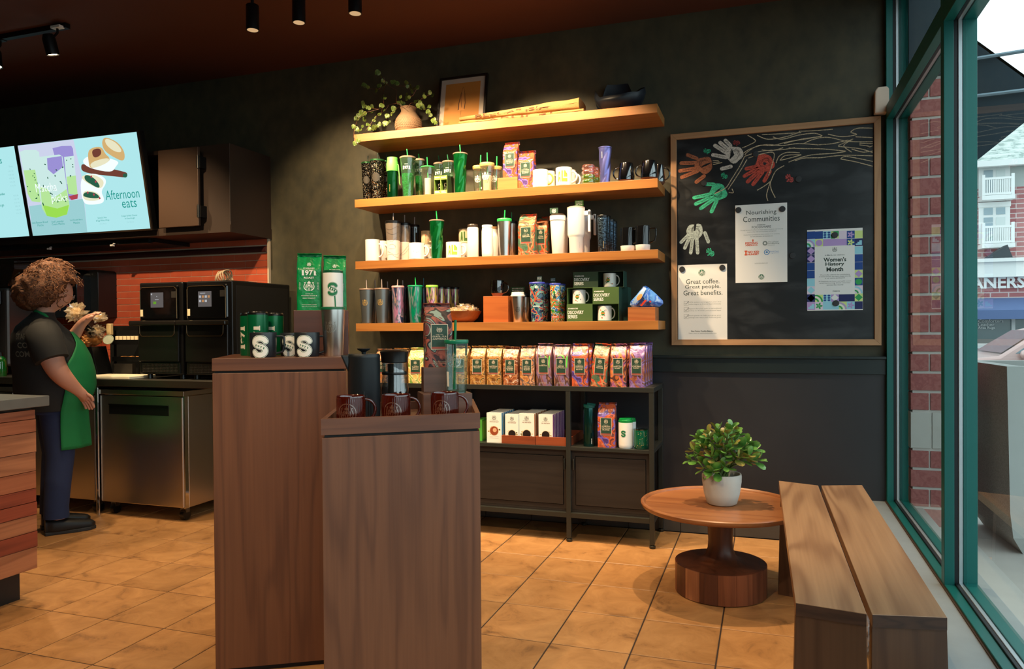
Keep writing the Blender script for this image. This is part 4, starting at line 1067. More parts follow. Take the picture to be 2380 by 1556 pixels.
M_LF2 = ramp_mat('yellow_edged_jade_leaf', [(84, 116, 46), (124, 140, 64), (150, 128, 70)], 20, rough=.3, const=False, dist=.5, coat=.3)
M_BRN = mat('green_brown_stem', (96, 112, 58), .6)
leaf = MB()
def leafgeo():
 b = MB(); n = 10; pts = []
 prof = [(0, 0), (.004, .004), (.009, .012), (.0125, .022), (.0125, .030), (.009, .037), (0, .041)]
 top = [(x, y, .0022) for x, y in prof]; 
 vs = []; 
 L = [(-x, y) for x, y in prof[1:-1]][::-1]
 out = prof+L
 for (x, y) in out: vs.append((x, y, -.0+.010*(abs(x)/.0125)**2*.3+.004*(y/.04)**2))
 k = len(out)
 c1 = len(vs); vs.append((0, .024, .0035+.001)); c2 = len(vs); vs.append((0, .024, -.0012))
 fs = [(i, (i+1) % k, c1) for i in range(k)]+[((i+1) % k, i, c2) for i in range(k)]
 b._a(vs, fs); return b
lf = leafgeo()
rr = random.Random(11)
leafmesh = [None, None]
def addleaf(par, pos, dirv, roll, s, which):
 if leafmesh[which] is None:
  o = lf.build('leaf', (M_LF, M_LF2)[which], par, smooth=70); leafmesh[which] = o
 else:
  o = leafmesh[which].copy(); COL.objects.link(o); o.parent = par
 y = dirv.normalized(); up = Vector((0, 0, 1)); x = y.cross(up)
 if x.length < .05: x = Vector((1, 0, 0))
 x.normalize(); z = x.cross(y)
 m = Matrix((x, y, z)).transposed().to_4x4() @ Matrix.Rotation(roll, 4, 'Y')
 o.matrix_local = Matrix.Translation(pos) @ m @ Matrix.Scale(s, 4)
 return o
stems = []
base = Vector((0, 0, hp_-.03))
tips = [(-.13, 0, .13), (-.105, .03, .2), (-.06, -.03, .235), (-.02, .02, .255), (.03, -.03, .24), (.07, .03, .22), (.12, -.01, .19), (.15, .02, .15), (.17, -.03, .105), (-.04, -.075, .12), (.02, -.085, .15), (-.075, -.07, .05), (.0, .07, .2), (-.14, -.03, .085), (.08, -.07, .12), (.02, -.09, .07), (-.09, .06, .14), (.1, .08, .15), (-.03, -.1, .035), (.05, .02, .27), (-.02, -.05, .19), (.055, -.06, .185), (-.085, -.02, .175), (.13, -.05, .13)]
bs_ = MB()
n_leaf = 0
for k, tp_ in enumerate(tips):
 T = Vector((tp_[0]*.95, tp_[1]*.95, tp_[2]*.80+hp_-.01)); B = base+Vector((rr.uniform(-.02, .02), rr.uniform(-.02, .02), 0))
 mid = (B+T)/2+Vector((-T.x*.12, -T.y*.12, .02))
 path = [B, (B+mid)/2+Vector((0, 0, .008)), mid, (mid+T)/2, T]
 bs_.tube(path, [.0055, .005, .0042, .0035, .003], 6)
 ax = (T-mid).normalized()
 for lv in range(3):
  c = T-ax*(.024*lv)
  nl = 3 if lv < 2 else 2
  for j in range(nl):
   a = 2*PI*j/nl+lv*1.1+k
   u = ax.cross(Vector((.3, .7, .2))).normalized(); v = ax.cross(u)
   dv = u*math.cos(a)+v*math.sin(a)+ax*(.9-.22*lv)
   if n_leaf < 295:
    addleaf(t, c, dv, rr.uniform(-.4, .4), rr.uniform(1.1, 1.55)*(.8 if lv == 0 else 1), 1 if rr.random() < .3 else 0); n_leaf += 1
bs_.build('stems', M_BRN, t, smooth=60)
# -- benches: two planks, each on slab legs
M_BT = wood('bench_walnut_top', (190, 146, 106), (118, 78, 52), 'Y', .75, .32, 8, coat=.25)
M_BL = wood('bench_walnut_leg', (112, 78, 56), (74, 48, 36), 'Z', .9, .4, 7)
M_BE = wood('bench_end_grain', (92, 62, 46), (58, 38, 30), 'X', 1.5, .5, 12)
zb = .45
def bench(fl, fr_, nl, nr, label):
 P = [onZ(*q, zb) for q in (nl, nr, fr_, fl)]     # ccw from above: near-left, near-right, far-right, far-left
 c = (P[0]+P[1]+P[2]+P[3])/4
 t = thing('bench', label, 'bench', (c.x, c.y, 0))
 L = [Vector((p.x-c.x, p.y-c.y, 0)) for p in P]
 th_ = .034
 MB().hexa([(p.x, p.y, zb-th_) for p in L], [(p.x, p.y, zb) for p in L]).build('seat', M_BT, t, bevel=.0015)
 for (a, b, s_) in ((L[0], L[1], -1), (L[3], L[2], 1)):
  e = .0012*s_
  MB().hexa([(a.x+.001, a.y+e, zb-th_+.001), (b.x-.001, b.y+e, zb-th_+.001), (b.x-.001, b.y, zb-th_+.001), (a.x+.001, a.y, zb-th_+.001)], [(a.x+.001, a.y+e, zb-.001), (b.x-.001, b.y+e, zb-.001), (b.x-.001, b.y, zb-.001), (a.x+.001, a.y, zb-.001)]).build('end_grain', M_BE, t)
 ax = ((L[3]+L[2])/2-(L[0]+L[1])/2); Ln = ax.length; ax.normalize()
 for (s0, s1) in ((.004, .05), (Ln-.29, Ln-.245)):
  def at(s, k, z, gro=0):
   A = L[0].lerp(L[3], s/Ln); B = L[1].lerp(L[2], s/Ln); w = (B-A).normalized()
   return tuple((A-w*gro if k == 0 else B+w*gro)+Vector((0, 0, z)))
  gl_, gr__ = (.012, .003) if 'left' in label else (.003, .012)
  MB().hexa([at(s0, 0, 0, gl_), at(s0, 1, 0, gr__), at(s1, 1, 0, gr__), at(s1, 0, 0, gl_)], [at(s0, 0, zb-th_), at(s0, 1, zb-th_), at(s1, 1, zb-th_), at(s1, 0, zb-th_)]).build('leg', M_BL, t, bevel=.001)
 return t
bench((1810, 1118), (1901.6, 1129), (1849, 1401.7), (2014.6, 1428), 'left plank bench in pale walnut, next to the round table')
bench((1908.8, 1129), (2003.6, 1128), (2026.9, 1429), (2202.2, 1436.3), 'right plank bench in pale walnut, next to the window sill')
p = onZ(2025, 1545, .02)
t = thing('paper_bag', 'crumpled white bag glimpsed between the two benches', 'bag', (p.x-.0, p.y+.12, .075))
o = crumple('bag', .05, 77, mat('white_crumpled_paper', (226, 224, 226), .6), t, (.25, .8, 1.3), .6, 22)
p = onY(2045, 236, 4.40)
t = thing('motion_sensor', 'cream plastic motion sensor on the wall beside the window frame', 'sensor', (p.x+.005, YW, p.z))
MB().prism([(-.034, -.065), (-.03, -.07), (.03, -.07), (.036, -.06), (.036, .055), (.028, .07), (-.018, .07), (-.032, .05)], -.055, 0, axis='Y').build('housing', mat('cream_plastic', (214, 190, 168), .35), t, bevel=.01)
# -- ceiling lights
M_LB = mat('black_lamp_metal', (18, 19, 21), .4, metal=.4)
M_BULB = emis('warm_lamp_glow', (255, 226, 180), 14.0)
M_BULBD = emis('dim_lamp_glow', (255, 206, 150), .35)
def pendant(x, y, z, label, group=None):
 t = thing('ceiling_spotlight', label, 'spotlight', (x, y, z), 0, group)
 MB().lathe([(.029, .0), (.034, .0), (.034, .13), (.031, .134), (.001, .134)], 26, cap0=False).build('shade', M_LB, t, smooth=40)
 MB().lathe([(.001, .022), (.0285, .022), (.029, .0)], 20, cap0=False, cap1=False).build('reflector', M_BULBD, t, smooth=40)
 MB().tube([(0, 0, .13), (0, 0, ZC-z-.006)], .009, 8).build('stem', M_LB, t, smooth=60)
 MB().lathe([(.03, ZC-z-.012), (.03, ZC-z)], 18).build('canopy', M_LB, t, smooth=40)
LB = ['leftmost of the three black cylinder spotlights at the top', 'middle of the three black cylinder spotlights at the top', 'rightmost of the three black cylinder spotlights at the top']
for i in range(3):
 pendant(LAMPS_AND_FILLS[i][0], LAMPS_AND_FILLS[i][1], LAMPS_AND_FILLS[i][2], 'black cylinder ceiling spotlight, '+LB[i], 'cylinder ceiling spotlights')
MB_ = MB().box(-6.4, -3.871, 3.31, 3.345, ZC-.03, ZC-.001)
t = thing('track_rail', 'black lighting track on the ceiling at upper left', 'track', (0, 0, 0)); MB_.build('rail', M_LB, t, bevel=.002)
for k, (x, y, z, tg, pw, cn) in enumerate(LAMPS_AND_FILLS[7:9]):
 t = thing('track_spotlight', ['lit track spotlight hanging below the black rail', 'lit track spotlight cut by the left edge of the picture'][k], 'spotlight', (x, y, z))
 d = (Vector(tg)-Vector((x, y, z))).normalized()
 rot = d.to_track_quat('-Z', 'Y').to_matrix().to_4x4()
 b = MB(); b.M = rot; b.lathe([(.031, .0), (.035, .0), (.035, .09), (.026, .115), (.001, .118)], 24, cap0=False); b.build('head', M_LB, t, smooth=40)
 b = MB(); b.M = rot; b.lathe([(.001, .006), (.030, .006)], 20); b.build('lamp_face', M_BULB, t)
 b = MB(); b.tube([(0, 0, .1), (0, .03, .14), (0, .03, .175)], .007, 8); b.build('yoke', M_LB, t, smooth=60)
 MB().box(-.035, .035, .012, .048, .165, .18).build('adapter', M_WHITE if k == 0 else M_LB, t, bevel=.002)
# == goods
def dep(P): return (Vector(P)-CP).dot(FW)
def at(x0, x1, yt, zb, Y):
 """outline in the photograph -> place and size of a round thing whose axis stands at depth Y"""
 xc = (x0+x1)/2; P = onY(xc, yt, Y); d = dep(P)
 return P.x, (x1-x0)/2*d/FPX*.995, P.z-zb
M_STR = mat('green_straw', (40, 190, 90), .35); M_STRD = mat('dark_green_straw', (14, 110, 66), .35); M_STRC = mat('smoky_straw', (150, 140, 134), .25)
M_LIDC = mat('clear_smoky_lid', (150, 128, 112), .2, coat=.3)
M_WC = mat('white_ceramic', (236, 232, 226), .22, coat=.3); M_WM = mat('white_enamel', (238, 236, 232), .3, coat=.2)
M_BK = mat('matt_black_cup', (26, 32, 38), .38, coat=.1)
M_STS = mat('bright_steel_cup', (214, 210, 204), .3, metal=1)
M_GRY = mat('gunmetal_cup', (120, 126, 128), .4, metal=.8)
M_GRNC = mat('metallic_green_cup', (14, 118, 52), .2, metal=.75, coat=.5)
M_GREEN = mat('flag_green_print', (0, 110, 66), .5); M_WPR = mat('white_print', (236, 236, 232), .5); M_GOLD = mat('gold_print', (200, 168, 104), .35, metal=.3)
M_DKG = mat('dark_label_green', (34, 66, 52), .5); M_BANDP = mat('brown_label_band', (156, 76, 62), .5)
M_BRP = mat('dark_print', (48, 44, 42), .5)
def twist(b, r0, r1, h, z0=0, n=60, k=36, turns=.55, lobes=3, amp=.15, m=0):
 def f(u, v):
  a = 2*PI*u; r = r0+(r1-r0)*v; ph = a-turns*2*PI*v
  c = math.cos(ph*lobes/1.0)
  fac = 1-amp*(1-abs(math.sin(ph*lobes/2)))*min(1, 6*v, 6*(1-v)+.15)
  return (r*fac*math.cos(a), r*fac*math.sin(a), z0+h*v)
 return b.grid(f, n, k, m)
def straw(t, h0, h1, x=0, y=0, lean=.0, m=None, r=.0035, leany=0):
 dz = h1-h0
 return MB().tube([(x, y, h0), (x+lean, y+leany, h1)], r, 8).build('straw', m or M_STR, t, smooth=60)
def cupbody(t, rt, rb, h, m, name='body', inner=True, n=36, foot=.0):
 prof = [(rb*.9, 0), (rb, .003), (rb+(rt-rb)*.5, h*.5), (rt, h*.96), (rt, h)]
 pr = prof+([(rt-.002, h), (rb-.001, .006), (.001, .006)] if inner else [(.001, h)])
 MB().lathe(pr, n).build(name, m, t, smooth=40)
 return [(rb, .003), (rt, h*.96)]
def tumbler(label, x, y, z, rt, rb, h, m, lid=None, st=None, emblem=None, group=None, cat='tumbler', name='tumbler', rz=0, lidh=.012):
 t = thing(name, label, cat, (x, y, z), rz, group)
 prof = cupbody(t, rt, rb, h, m)
 if lid: MB().lathe([(rt*1.03, h-.004), (rt*1.05, h+.002), (rt*1.04, h+lidh-.003), (rt*.99, h+lidh), (rt*.4, h+lidh+.001), (.001, h+lidh+.001)], 32).build('lid', lid, t, smooth=40)
 if st: straw(t, h*.2 if False else h+lidh*.5, st[0], st[1] if len(st) > 1 else 0, 0, st[2] if len(st) > 2 else 0, st[3] if len(st) > 3 else M_STR)
 if emblem:
  sc, zc_, m_, a0 = emblem
  s = siren().xf(0, zc_, sc); s.paste('emblem', m_, onlathe(prof, a0), t, subu=.006)
 return t, prof
def mughandle(t, r, h, m, ang=0, rr=.005, w=.03, z0=.2, z1=.8, name='handle', round_=True, sq=False):
 ca, sa = math.cos(ang), math.sin(ang)
 if round_:
  P = [(r*.97+w*math.sin(PI*k/10)*(1.0), h*(z0+(z1-z0)*(.5-.5*math.cos(PI*k/10)))) for k in range(11)]
 else:
  P = [(r*.96, h*z1), (r+w*.8, h*z1), (r+w, h*z1-.006), (r+w, h*(z0+.3)), (r+w*.8, h*(z0+.08)), (r*.96, h*z0)]
 return MB().tube([(x*ca, x*sa, z) for x, z in P], rr, 10, sq=sq, flat=1.0).build(name, m, t, smooth=50)
def mug(label, x, y, z, r, h, m, group=None, hm=None, ang=0, inner=None, taper=1.0, w=.03, rr=.0055, name='mug', rim=None):
 t = thing(name, label, 'mug', (x, y, z), 0, group)
 rb = r*taper
 MB().lathe([(rb*.92, 0), (rb, .003), (r, h*.97), (r*.995, h), (r*.94, h), (r*.93, h*.95), (rb*.9, .008), (.001, .008)], 40, ms=[0, 0, 0, 0, 1, 1, 1]).build('body', [m, inner or m], t, smooth=40)
 mughandle(t, r, h, hm or m, ang, rr, w)
 return t, [(rb, .003), (r, h*.97)]
# ---- coffee bag
def bagprof(w, d, h):
 def fn(a, v):
  z = h*v
  hw = w/2*(1-.05*(1-v)**3-.03*v**3); 
  hd = d/2*(1-.06*(1-v)**4)*(1 if v < .76 else max(.10, 1-(v-.76)/.24*.86))
  return hw, hd
 return fn
def bagmesh(w, d, h, seed, m, lean=.0, fold=1):
 b = MB(); fn = bagprof(w, d, h); n, k = 44, 26; e = 2/6.
 def front(x, v):
  hw, hd = fn(0, v); q = min(.999, abs(x)/hw)
  y = -hd*(1-q**6)**(1/6)
  return y
 def pt(u, v):
  a = 2*PI*u; c, s_ = math.cos(a), math.sin(a); hw, hd = fn(a, v)
  x = hw*math.copysign(abs(c)**e, c); y = hd*math.copysign(abs(s_)**e, s_)
  if abs(c) > .7: x -= math.copysign(.10*w*(1-abs(y)/hd)*min(1, 2.2*v), x)*.8 if hd > .004 else 0
  nz = mnoise.noise(Vector((x*38+seed, y*38, h*v*30)))*.0022
  if v > .72: nz += mnoise.noise(Vector((x*60, seed, h*v*45)))*.003
  y += (.0+max(0, v-.76))*.045*fold
  return (x+nz*.6, y+nz*(1 if s_ > 0 else -1), h*v)
 b.grid(pt, n, k, m=0)
 b._a([(0, 0, 0)], [], 0)
 c0 = len(b.v)-1; b.f += [(i+1, i, c0) for i in range(n)]; b.m += [0]*n
 hw, hd = fn(0, 1.0); yy = .24*.045*fold
 def roll(u, v):
  a = -PI/2+PI*1.2*v
  x = (u-.5)*w*.93
  q = mnoise.noise(Vector((u*7+seed, v, 0)))*.004
  return (x, yy+.004+.010*math.cos(a)+q, h+.004+.010*math.sin(a)+q*.6)
 b.grid(roll, 14, 6, m=0)
 b.grid(lambda u, v: ((u-.5)*w*.93, yy-hd*1.2+2.4*hd*v, h+.003*mnoise.noise(Vector((u*9+seed, v*4, 1)))), 10, 2, m=0)
 def surf(u, v, o):
  vv = max(0, min(1, v/h)); y = front(u, vv); nz = mnoise.noise(Vector((u*38+seed, y*38, h*vv*30)))*.0022
  return (u, y+max(0, vv-.76)*.045*fold-abs(nz)*.6-.0009-o, v)
 return b, surf
_BT = {}
def coffeebag(label, x, y, z, w, h, art, lines, group=None, rz=0, seed=0, lean=0, band=True, style='card', name='coffee_bag'):
 t = thing(name, label, 'coffee bag', (x, y, z), rz, group)
 if lean: t.rotation_euler = (0, lean, rz)
 key = (round(w, 3), round(h, 3), art.name, tuple(lines), seed)
 d = w*.62
 b, surf = bagmesh(w, d, h, seed*3.7, art)
 b.build('pouch', art, t, smooth=45)
 s = Sh()
 if style == 'card':
  lw, z0, z1 = w*.27, h*.30, h*.70
  s.rect(-lw-.0022, lw+.0022, z0-.0022, z1+.0022, 0, 0); s.rect(-lw, lw, z0, z1, 1, 1)
  if band: s.rect(-lw, lw, z0, z0+h*.035, 2, 2)
  s.add(siren(0, 2).xf(0, z1-h*.075, h*.052))
  yy = z1-h*.155
  for i, tx in enumerate(lines):
   hh = h*(.013 if i == 0 else .027); 
   s.text(tx, 0, yy-hh/2, hh, min(lw*1.75, lw*2*(.16+.105*len(tx)) if i else lw*.9), 0, 2, .018 if i else 0); yy -= hh+h*(.014 if i else .012)
  s.text('WHOLE BEAN COFFEE', 0, h*.085, h*.012, w*.45, 0, 2); s.text('NET WT 12 OZ (340 g)', 0, h*.06, h*.012, w*.5, 0, 2)
  s.paste('label', [mat('cream_label_edge', (216, 200, 176), .5), M_DKG, M_BANDP], surf, t, vcuts=h/14, subu=w/8)
 else:   # green roast bag
  s.add(siren(0, 1).xf(0, h*.85, h*.038))
  s.text('STARBUCKS', 0, h*.775, h*.022, w*.42, 0, 1, .02)
  for i, ch in enumerate('1971'):
   s.text(ch, (i-1.5)*w*.15, h*.69, h*.095, w*(.075 if ch == '1' else .14), 0, 1, .03)
   if ch == '1': s.rect((i-1.5)*w*.15-w*.035, (i-1.5)*w*.15+w*.055, h*.6425, h*.655, 0, 2)
  s.text('ROAST', 0, h*.60, h*.034, w*.38, 0, 1, .03)
  s.add(siren(0, 1).xf(0, h*.45, h*.095, 0, 1.15))
  s.text('B\nO\nL\nD', -w*.34, h*.45, h*.13, w*.045, 0, 1, .02); s.text('D\nA\nR\nK', w*.34, h*.45, h*.13, w*.045, 0, 1, .02)
  s.text('NOTES OF', 0, h*.305, h*.014, w*.27, 0, 1); s.text('TOASTED SUGAR &', 0, h*.27, h*.018, w*.6, 0, 1, .02); s.text('RICH WALNUT', 0, h*.225, h*.018, w*.48, 0, 1, .02)
  s.text('WHOLE BEAN COFFEE', 0, h*.105, h*.013, w*.55, 0, 1); s.text('NET WT 12 OZ (340 g)', 0, h*.07, h*.013, w*.55, 0, 1)
  s.paste('label', [M_WPR], surf, t, vcuts=h/14, subu=w/8)
 return t
def foil(name, cols, scale=22, dist=1.6, stretch=(1, 1, 1), **k): return ramp_mat(name, cols, scale*.62, stretch, dist, rough=k.pop('rough', .3), const=True, detail=1, bump=.5, **k)
A_KOM = foil('purple_orange_foil', [(84, 60, 120), (120, 96, 180), (176, 84, 56), (206, 96, 60), (110, 60, 60), (150, 110, 150)])
A_VER = foil('poppy_foil', [(70, 104, 84), (92, 110, 84), (206, 80, 50), (196, 130, 90), (90, 84, 64), (176, 96, 70)], 18)
A_PIK = foil('amber_brown_foil', [(120, 78, 40), (172, 122, 66), (150, 100, 52), (196, 148, 84), (104, 84, 50), (164, 110, 60)], 26)
A_GRA = foil('yellow_cream_foil', [(226, 190, 110), (240, 222, 160), (140, 176, 84), (236, 206, 130), (206, 160, 84), (226, 216, 170)], 20)
A_DEC = foil('bean_brown_foil', [(110, 58, 38), (150, 84, 52), (196, 130, 84), (130, 70, 44), (212, 176, 150), (90, 50, 36)], 30)
A_HOU = foil('copper_leaf_foil', [(176, 112, 66), (200, 140, 84), (96, 84, 84), (184, 120, 80), (206, 160, 130), (150, 90, 56)], 22)
A_SUM = foil('palm_maroon_foil', [(120, 76, 66), (148, 100, 110), (130, 104, 140), (96, 66, 58), (150, 104, 90), (104, 84, 60)], 18, stretch=(1, 1, .5))
A_ESP = foil('ember_foil', [(176, 96, 50), (90, 56, 50), (206, 120, 70), (160, 90, 130), (70, 50, 56), (190, 84, 56)], 16)
A_TRI = foil('plum_copper_foil', [(130, 70, 60), (150, 90, 70), (120, 84, 140), (140, 110, 170), (96, 60, 56), (170, 110, 90)], 16)
A_GUA = foil('guatemala_leaf_foil', [(52, 26, 30), (120, 60, 54), (150, 78, 66), (40, 30, 32), (130, 150, 140), (110, 56, 56)], 20, 2.4, rough=.5)
A_1971 = foil('bright_green_foil', [(0, 128, 66), (0, 136, 72), (4, 120, 62), (0, 130, 68)], 9, rough=.32)
G = 'STARBUCKS'
# -- second shelf (green tumblers)
z2 = SH[1]; G2 = 'goods on the second shelf'
def glitter():
 m, n, l, p = newmat('black_glitter')
 tc = n.new('ShaderNodeTexCoord'); v = n.new('ShaderNodeTexVoronoi'); v.inputs['Scale'].default_value = 330; l.new(tc.outputs['Object'], v.inputs['Vector'])
 sb = n.new('ShaderNodeVectorMath'); sb.operation = 'SUBTRACT'; sb.inputs[1].default_value = (.5, .5, .5); l.new(v.outputs['Color'], sb.inputs[0])
 sc = n.new('ShaderNodeVectorMath'); sc.operation = 'SCALE'; sc.inputs['Scale'].default_value = 1.5; l.new(sb.outputs[0], sc.inputs[0])
 ge = n.new('ShaderNodeNewGeometry'); ad = n.new('ShaderNodeVectorMath'); l.new(ge.outputs['Normal'], ad.inputs[0]); l.new(sc.outputs[0], ad.inputs[1])
 nm = n.new('ShaderNodeVectorMath'); nm.operation = 'NORMALIZE'; l.new(ad.outputs[0], nm.inputs[0]); l.new(nm.outputs[0], p.inputs['Normal'])
 r = n.new('ShaderNodeValToRGB'); r.color_ramp.interpolation = 'CONSTANT'; r.color_ramp.elements[0].color = lin((22, 22, 20)); r.color_ramp.elements[1].position = .86; r.color_ramp.elements[1].color = (1, .9, .7, 1)
 sp = n.new('ShaderNodeSeparateColor'); l.new(v.outputs['Color'], sp.inputs[0]); l.new(sp.outputs[1], r.inputs[0]); l.new(r.outputs[0], p.inputs['Base Color']); p.inputs['Metallic'].default_value = .8; p.inputs['Roughness'].default_value = .25
 return m
M_GLIT = glitter()
for (x0, x1, yt, Y, ys, lab) in ((840, 868, 380.5, 4.26, 360, 'black glittering tumbler, leftmost on the second shelf'), (860, 894, 374.5, 4.19, 351, 'tall black glittering tumbler in front of the leftmost one'), (884, 908, 377, 4.30, 362, 'black glittering tumbler half hidden behind the lime-lidded bottle')):
 x, r, h = at(x0, x1, yt, z2, Y)
 t, prof = tumbler(lab, x, Y, z2, r, r*.72, h, M_GLIT, mat('green_glitter_lid', (40, 90, 50), .3, metal=.5), (h+.05, .004, .0, mat('dotted_dark_straw', (30, 46, 36), .3)), None, 'black glittering tumblers', lidh=.006)
 s = Sh().disc(0, h*.56, r*.62, 0, 0, 24); s.paste('round_patch', mat('smoky_patch', (66, 62, 56), .35), onlathe(prof, -.25), t, subu=.006)
x, r, h = at(898, 926, 367, z2, 4.17)
t = thing('bottle', 'dark green bottle with a lime lid and hanging strap on the second shelf', 'bottle', (x, 4.17, z2))
zl = h*.66
MB().lathe([(r*.86, 0), (r*.9, .004), (r*.9, zl), (.001, zl)], 36).build('body', mat('deep_green_metal', (10, 84, 40), .2, metal=.8, coat=.5), t, smooth=40)
MB().lathe([(r*.98, zl), (r*1.0, zl+.004), (r*1.0, zl+(h-zl)*.55), (r*.9, zl+(h-zl)*.72), (r*.86, zl+(h-zl)*.78), (r*.88, h-.003), (r*.84, h), (.001, h)], 36).build('lid', mat('lime_rubber', (110, 206, 92), .45), t, smooth=35)
MB().tube([(r*.9, -.005, h*.82), (r*1.25, -.012, h*.8), (r*1.4, -.014, h*.6), (r*1.45, -.014, h*.36), (r*1.6, -.014, h*.3)], .004, 4, flat=.5).build('strap', _M['lime_rubber'], t)
Sh().text('STARBUCKS', 0, h*.2, .05, .006, 0, 0, .03).xf().paste('lettering', M_GOLD, onlathe([(r*.9, 0), (r*.9, zl)], -.6), t) if False else None
s = Sh(); s.text('STARBUCKS', 0, 0, .0045, .045, 0, 0, .02).xf(0, h*.24, 1, PI/2); s.paste('lettering', M_GOLD, onlathe([(r*.9, 0), (r*.9, zl)], -.55), t)
M_CLR = glass('clear_acrylic', (200, 226, 206), .14, .03, body=.10, bodycol=(140, 190, 150))
M_GFL = ramp_mat('green_swirl_filling', [(0, 96, 40), (0, 160, 70), (10, 120, 50), (30, 190, 100)], 40, rough=.25, const=True, dist=2)
def cup71(x0, x1, yt, Y, ys, label, straw_m=M_STR, txt='1971'):
 x, r, h = at(x0, x1, yt, z2, Y)
 t = thing('tumbler', label, 'tumbler', (x, Y, z2), 0, 'clear cold cups printed 1971')
 rb = r*.66
 MB().lathe([(rb*.9, 0), (rb, .003), (r, h*.95)], 36, cap1=False).build('body', M_CLR, t, smooth=40)
 MB().lathe([(rb*.84, .006), (rb*.9, .01), (rb+(r-rb)*.55-.003, h*.58), (.001, h*.58)], 28).build('green_filling', M_GFL, t, smooth=40)
 MB().lathe([(r*1.01, h*.95), (r*1.06, h*.955), (r*1.06, h*.985), (r*.95, h), (.001, h)], 32).build('lid', M_LIDC, t, smooth=40)
 P = onY((x0+x1)/2, ys, Y); straw(t, h, P.z-z2, 0, 0, -.006, straw_m)
 s = Sh(); s.text('STARBUCKS', 0, h*.79, .0045, .022, 0, 1, .02)
 for i, ch in enumerate(txt):
  s.text(ch, (i-1.5)*.0135, h*.71, .020, .007 if ch == '1' else .0125, 0, 1, .06)
  if ch == '1': s.rect((i-1.5)*.0135-.0055, (i-1.5)*.0135+.0055, h*.71-.0105, h*.71-.0075, 0, 2)
 s.paste('lettering', M_WPR, onlathe([(rb, .003), (r, h*.95)], -.22), t, subu=.006)
cup71(929.5, 966, 365, 4.18, 346.5, 'tall clear 1971 cup with green straw, beside the lime-lidded bottle')
cup71(962, 987, 370.5, 4.29, 358, 'clear 1971 cup standing behind the glass with the green lid')
cup71(1028, 1056, 375, 4.28, 359, 'clear 1971 cup behind the green ornament box', M_STRD)
cup71(1008, 1034, 379, 4.36, 362, 'shaded clear 1971 cup deep behind the ornament box', M_STRD)
M_CLG = glass('clear_glass', (236, 240, 232), .16, .02, body=.05, bodycol=(220, 220, 200))
def lidglass(x0, x1, yt, Y, ys, label, lidm, fillm, zb, group=None, lean=-.008, lidh=.007, taper=.72, wide=1.0, fill=.0, woodlid=False, strm=None, em=None):
 x, r, h = at(x0, x1, yt, zb, Y)
 t = thing('glass_cup', label, 'glass cup', (x, Y, zb), 0, group); rg = r*.94; hb = h-lidh
 MB().lathe([(.001, .004), (rg*taper*.8, .004), (rg*taper*.85, 0), (rg*taper, .006), (rg, hb*.75), (rg, hb)], 32, cap0=False, cap1=False).build('body', M_CLG, t, smooth=40)
 if woodlid:
  MB().lathe([(r*.96, hb-.006), (r*.97, hb-.002), (r*1.0, hb), (r*1.0, h-.003), (r*.97, h), (.001, h)], 32).build('lid', lidm, t, smooth=40)
 else: MB().lathe([(r*.9, hb-.003), (r*1.0, hb), (r*1.0, h-.002), (r*.95, h), (.001, h)], 32).build('lid', lidm, t, smooth=40)
 P = onY((x0+x1)/2, ys, Y); straw(t, .02, P.z-zb, .004, 0, lean, strm or M_STR)
 if fillm: MB().lathe([(.001, .008), (rg*taper*.7, .008), (rg*taper*.75, hb*.62), (.001, hb*.64)], 20, cap0=False).build('paper_insert', fillm, t, smooth=40)
 if em:
  s = siren().xf(0, h*.52, r*.55); s.paste('emblem', em, onlathe([(rg*taper, .006), (rg, hb*.75)], -.3), t, subu=.006)
 return t
lidglass(977.5, 1011, 388, 4.165, 365.5, 'tapered glass cup with a green lid and white insert on the second shelf', mat('fresh_green_lid', (60, 170, 90), .35), mat('white_insert', (240, 238, 226), .6), z2, taper=.66)
WL = wood('pale_bamboo_lid', (222, 196, 124), (190, 156, 84), 'X', 3, .5, 6)
for (x0, x1, yt, Y, ys, lab) in ((1098, 1130, 387, 4.235, 361, 'glass jar with bamboo lid, left of the group of three'), (1136, 1167, 388.5, 4.235, 364, 'glass jar with bamboo lid, right of the group of three'), (1114.5, 1149.5, 380, 4.17, 355, 'glass jar with bamboo lid, front and centre of the group of three')):
 lidglass(x0, x1, yt, Y, ys, lab, WL, mat('cream_card_insert', (236, 226, 190), .6) if Y < 4.2 else None, z2, 'glass jars with bamboo lids', -.003 if Y < 4.2 else .006, .014, .8, woodlid=True, em=M_WPR)
M_OLG = mat('olive_green_card', (120, 150, 60), .55); M_OLD = mat('dark_olive_card', (40, 60, 34), .6)
P = onY(1011, 450, 4.15); x1_ = onY(1041, 450, 4.15).x; hh = onY(1026, 409, 4.15).z-z2
t = thing('ornament_box', 'olive green window box holding two little black mugs, second shelf', 'box', (P.x, 4.14, z2)); ww = x1_-P.x
b = MB().box(0, ww, 0, .10, 0, hh*.22).box(0, ww, 0, .10, hh*.78, hh).box(0, ww, .09, .10, hh*.22, hh*.78).box(0, .002, 0, .1, hh*.22, hh*.78).box(ww-.002, ww, 0, .1, hh*.22, hh*.78).box(ww/2-.002, ww/2+.002, 0, .1, hh*.22, hh*.78)
b.build('carton', M_OLG, t)
MB().box(ww, ww+.0006, 0, .1, 0, hh).build('side_print', M_OLD, t)
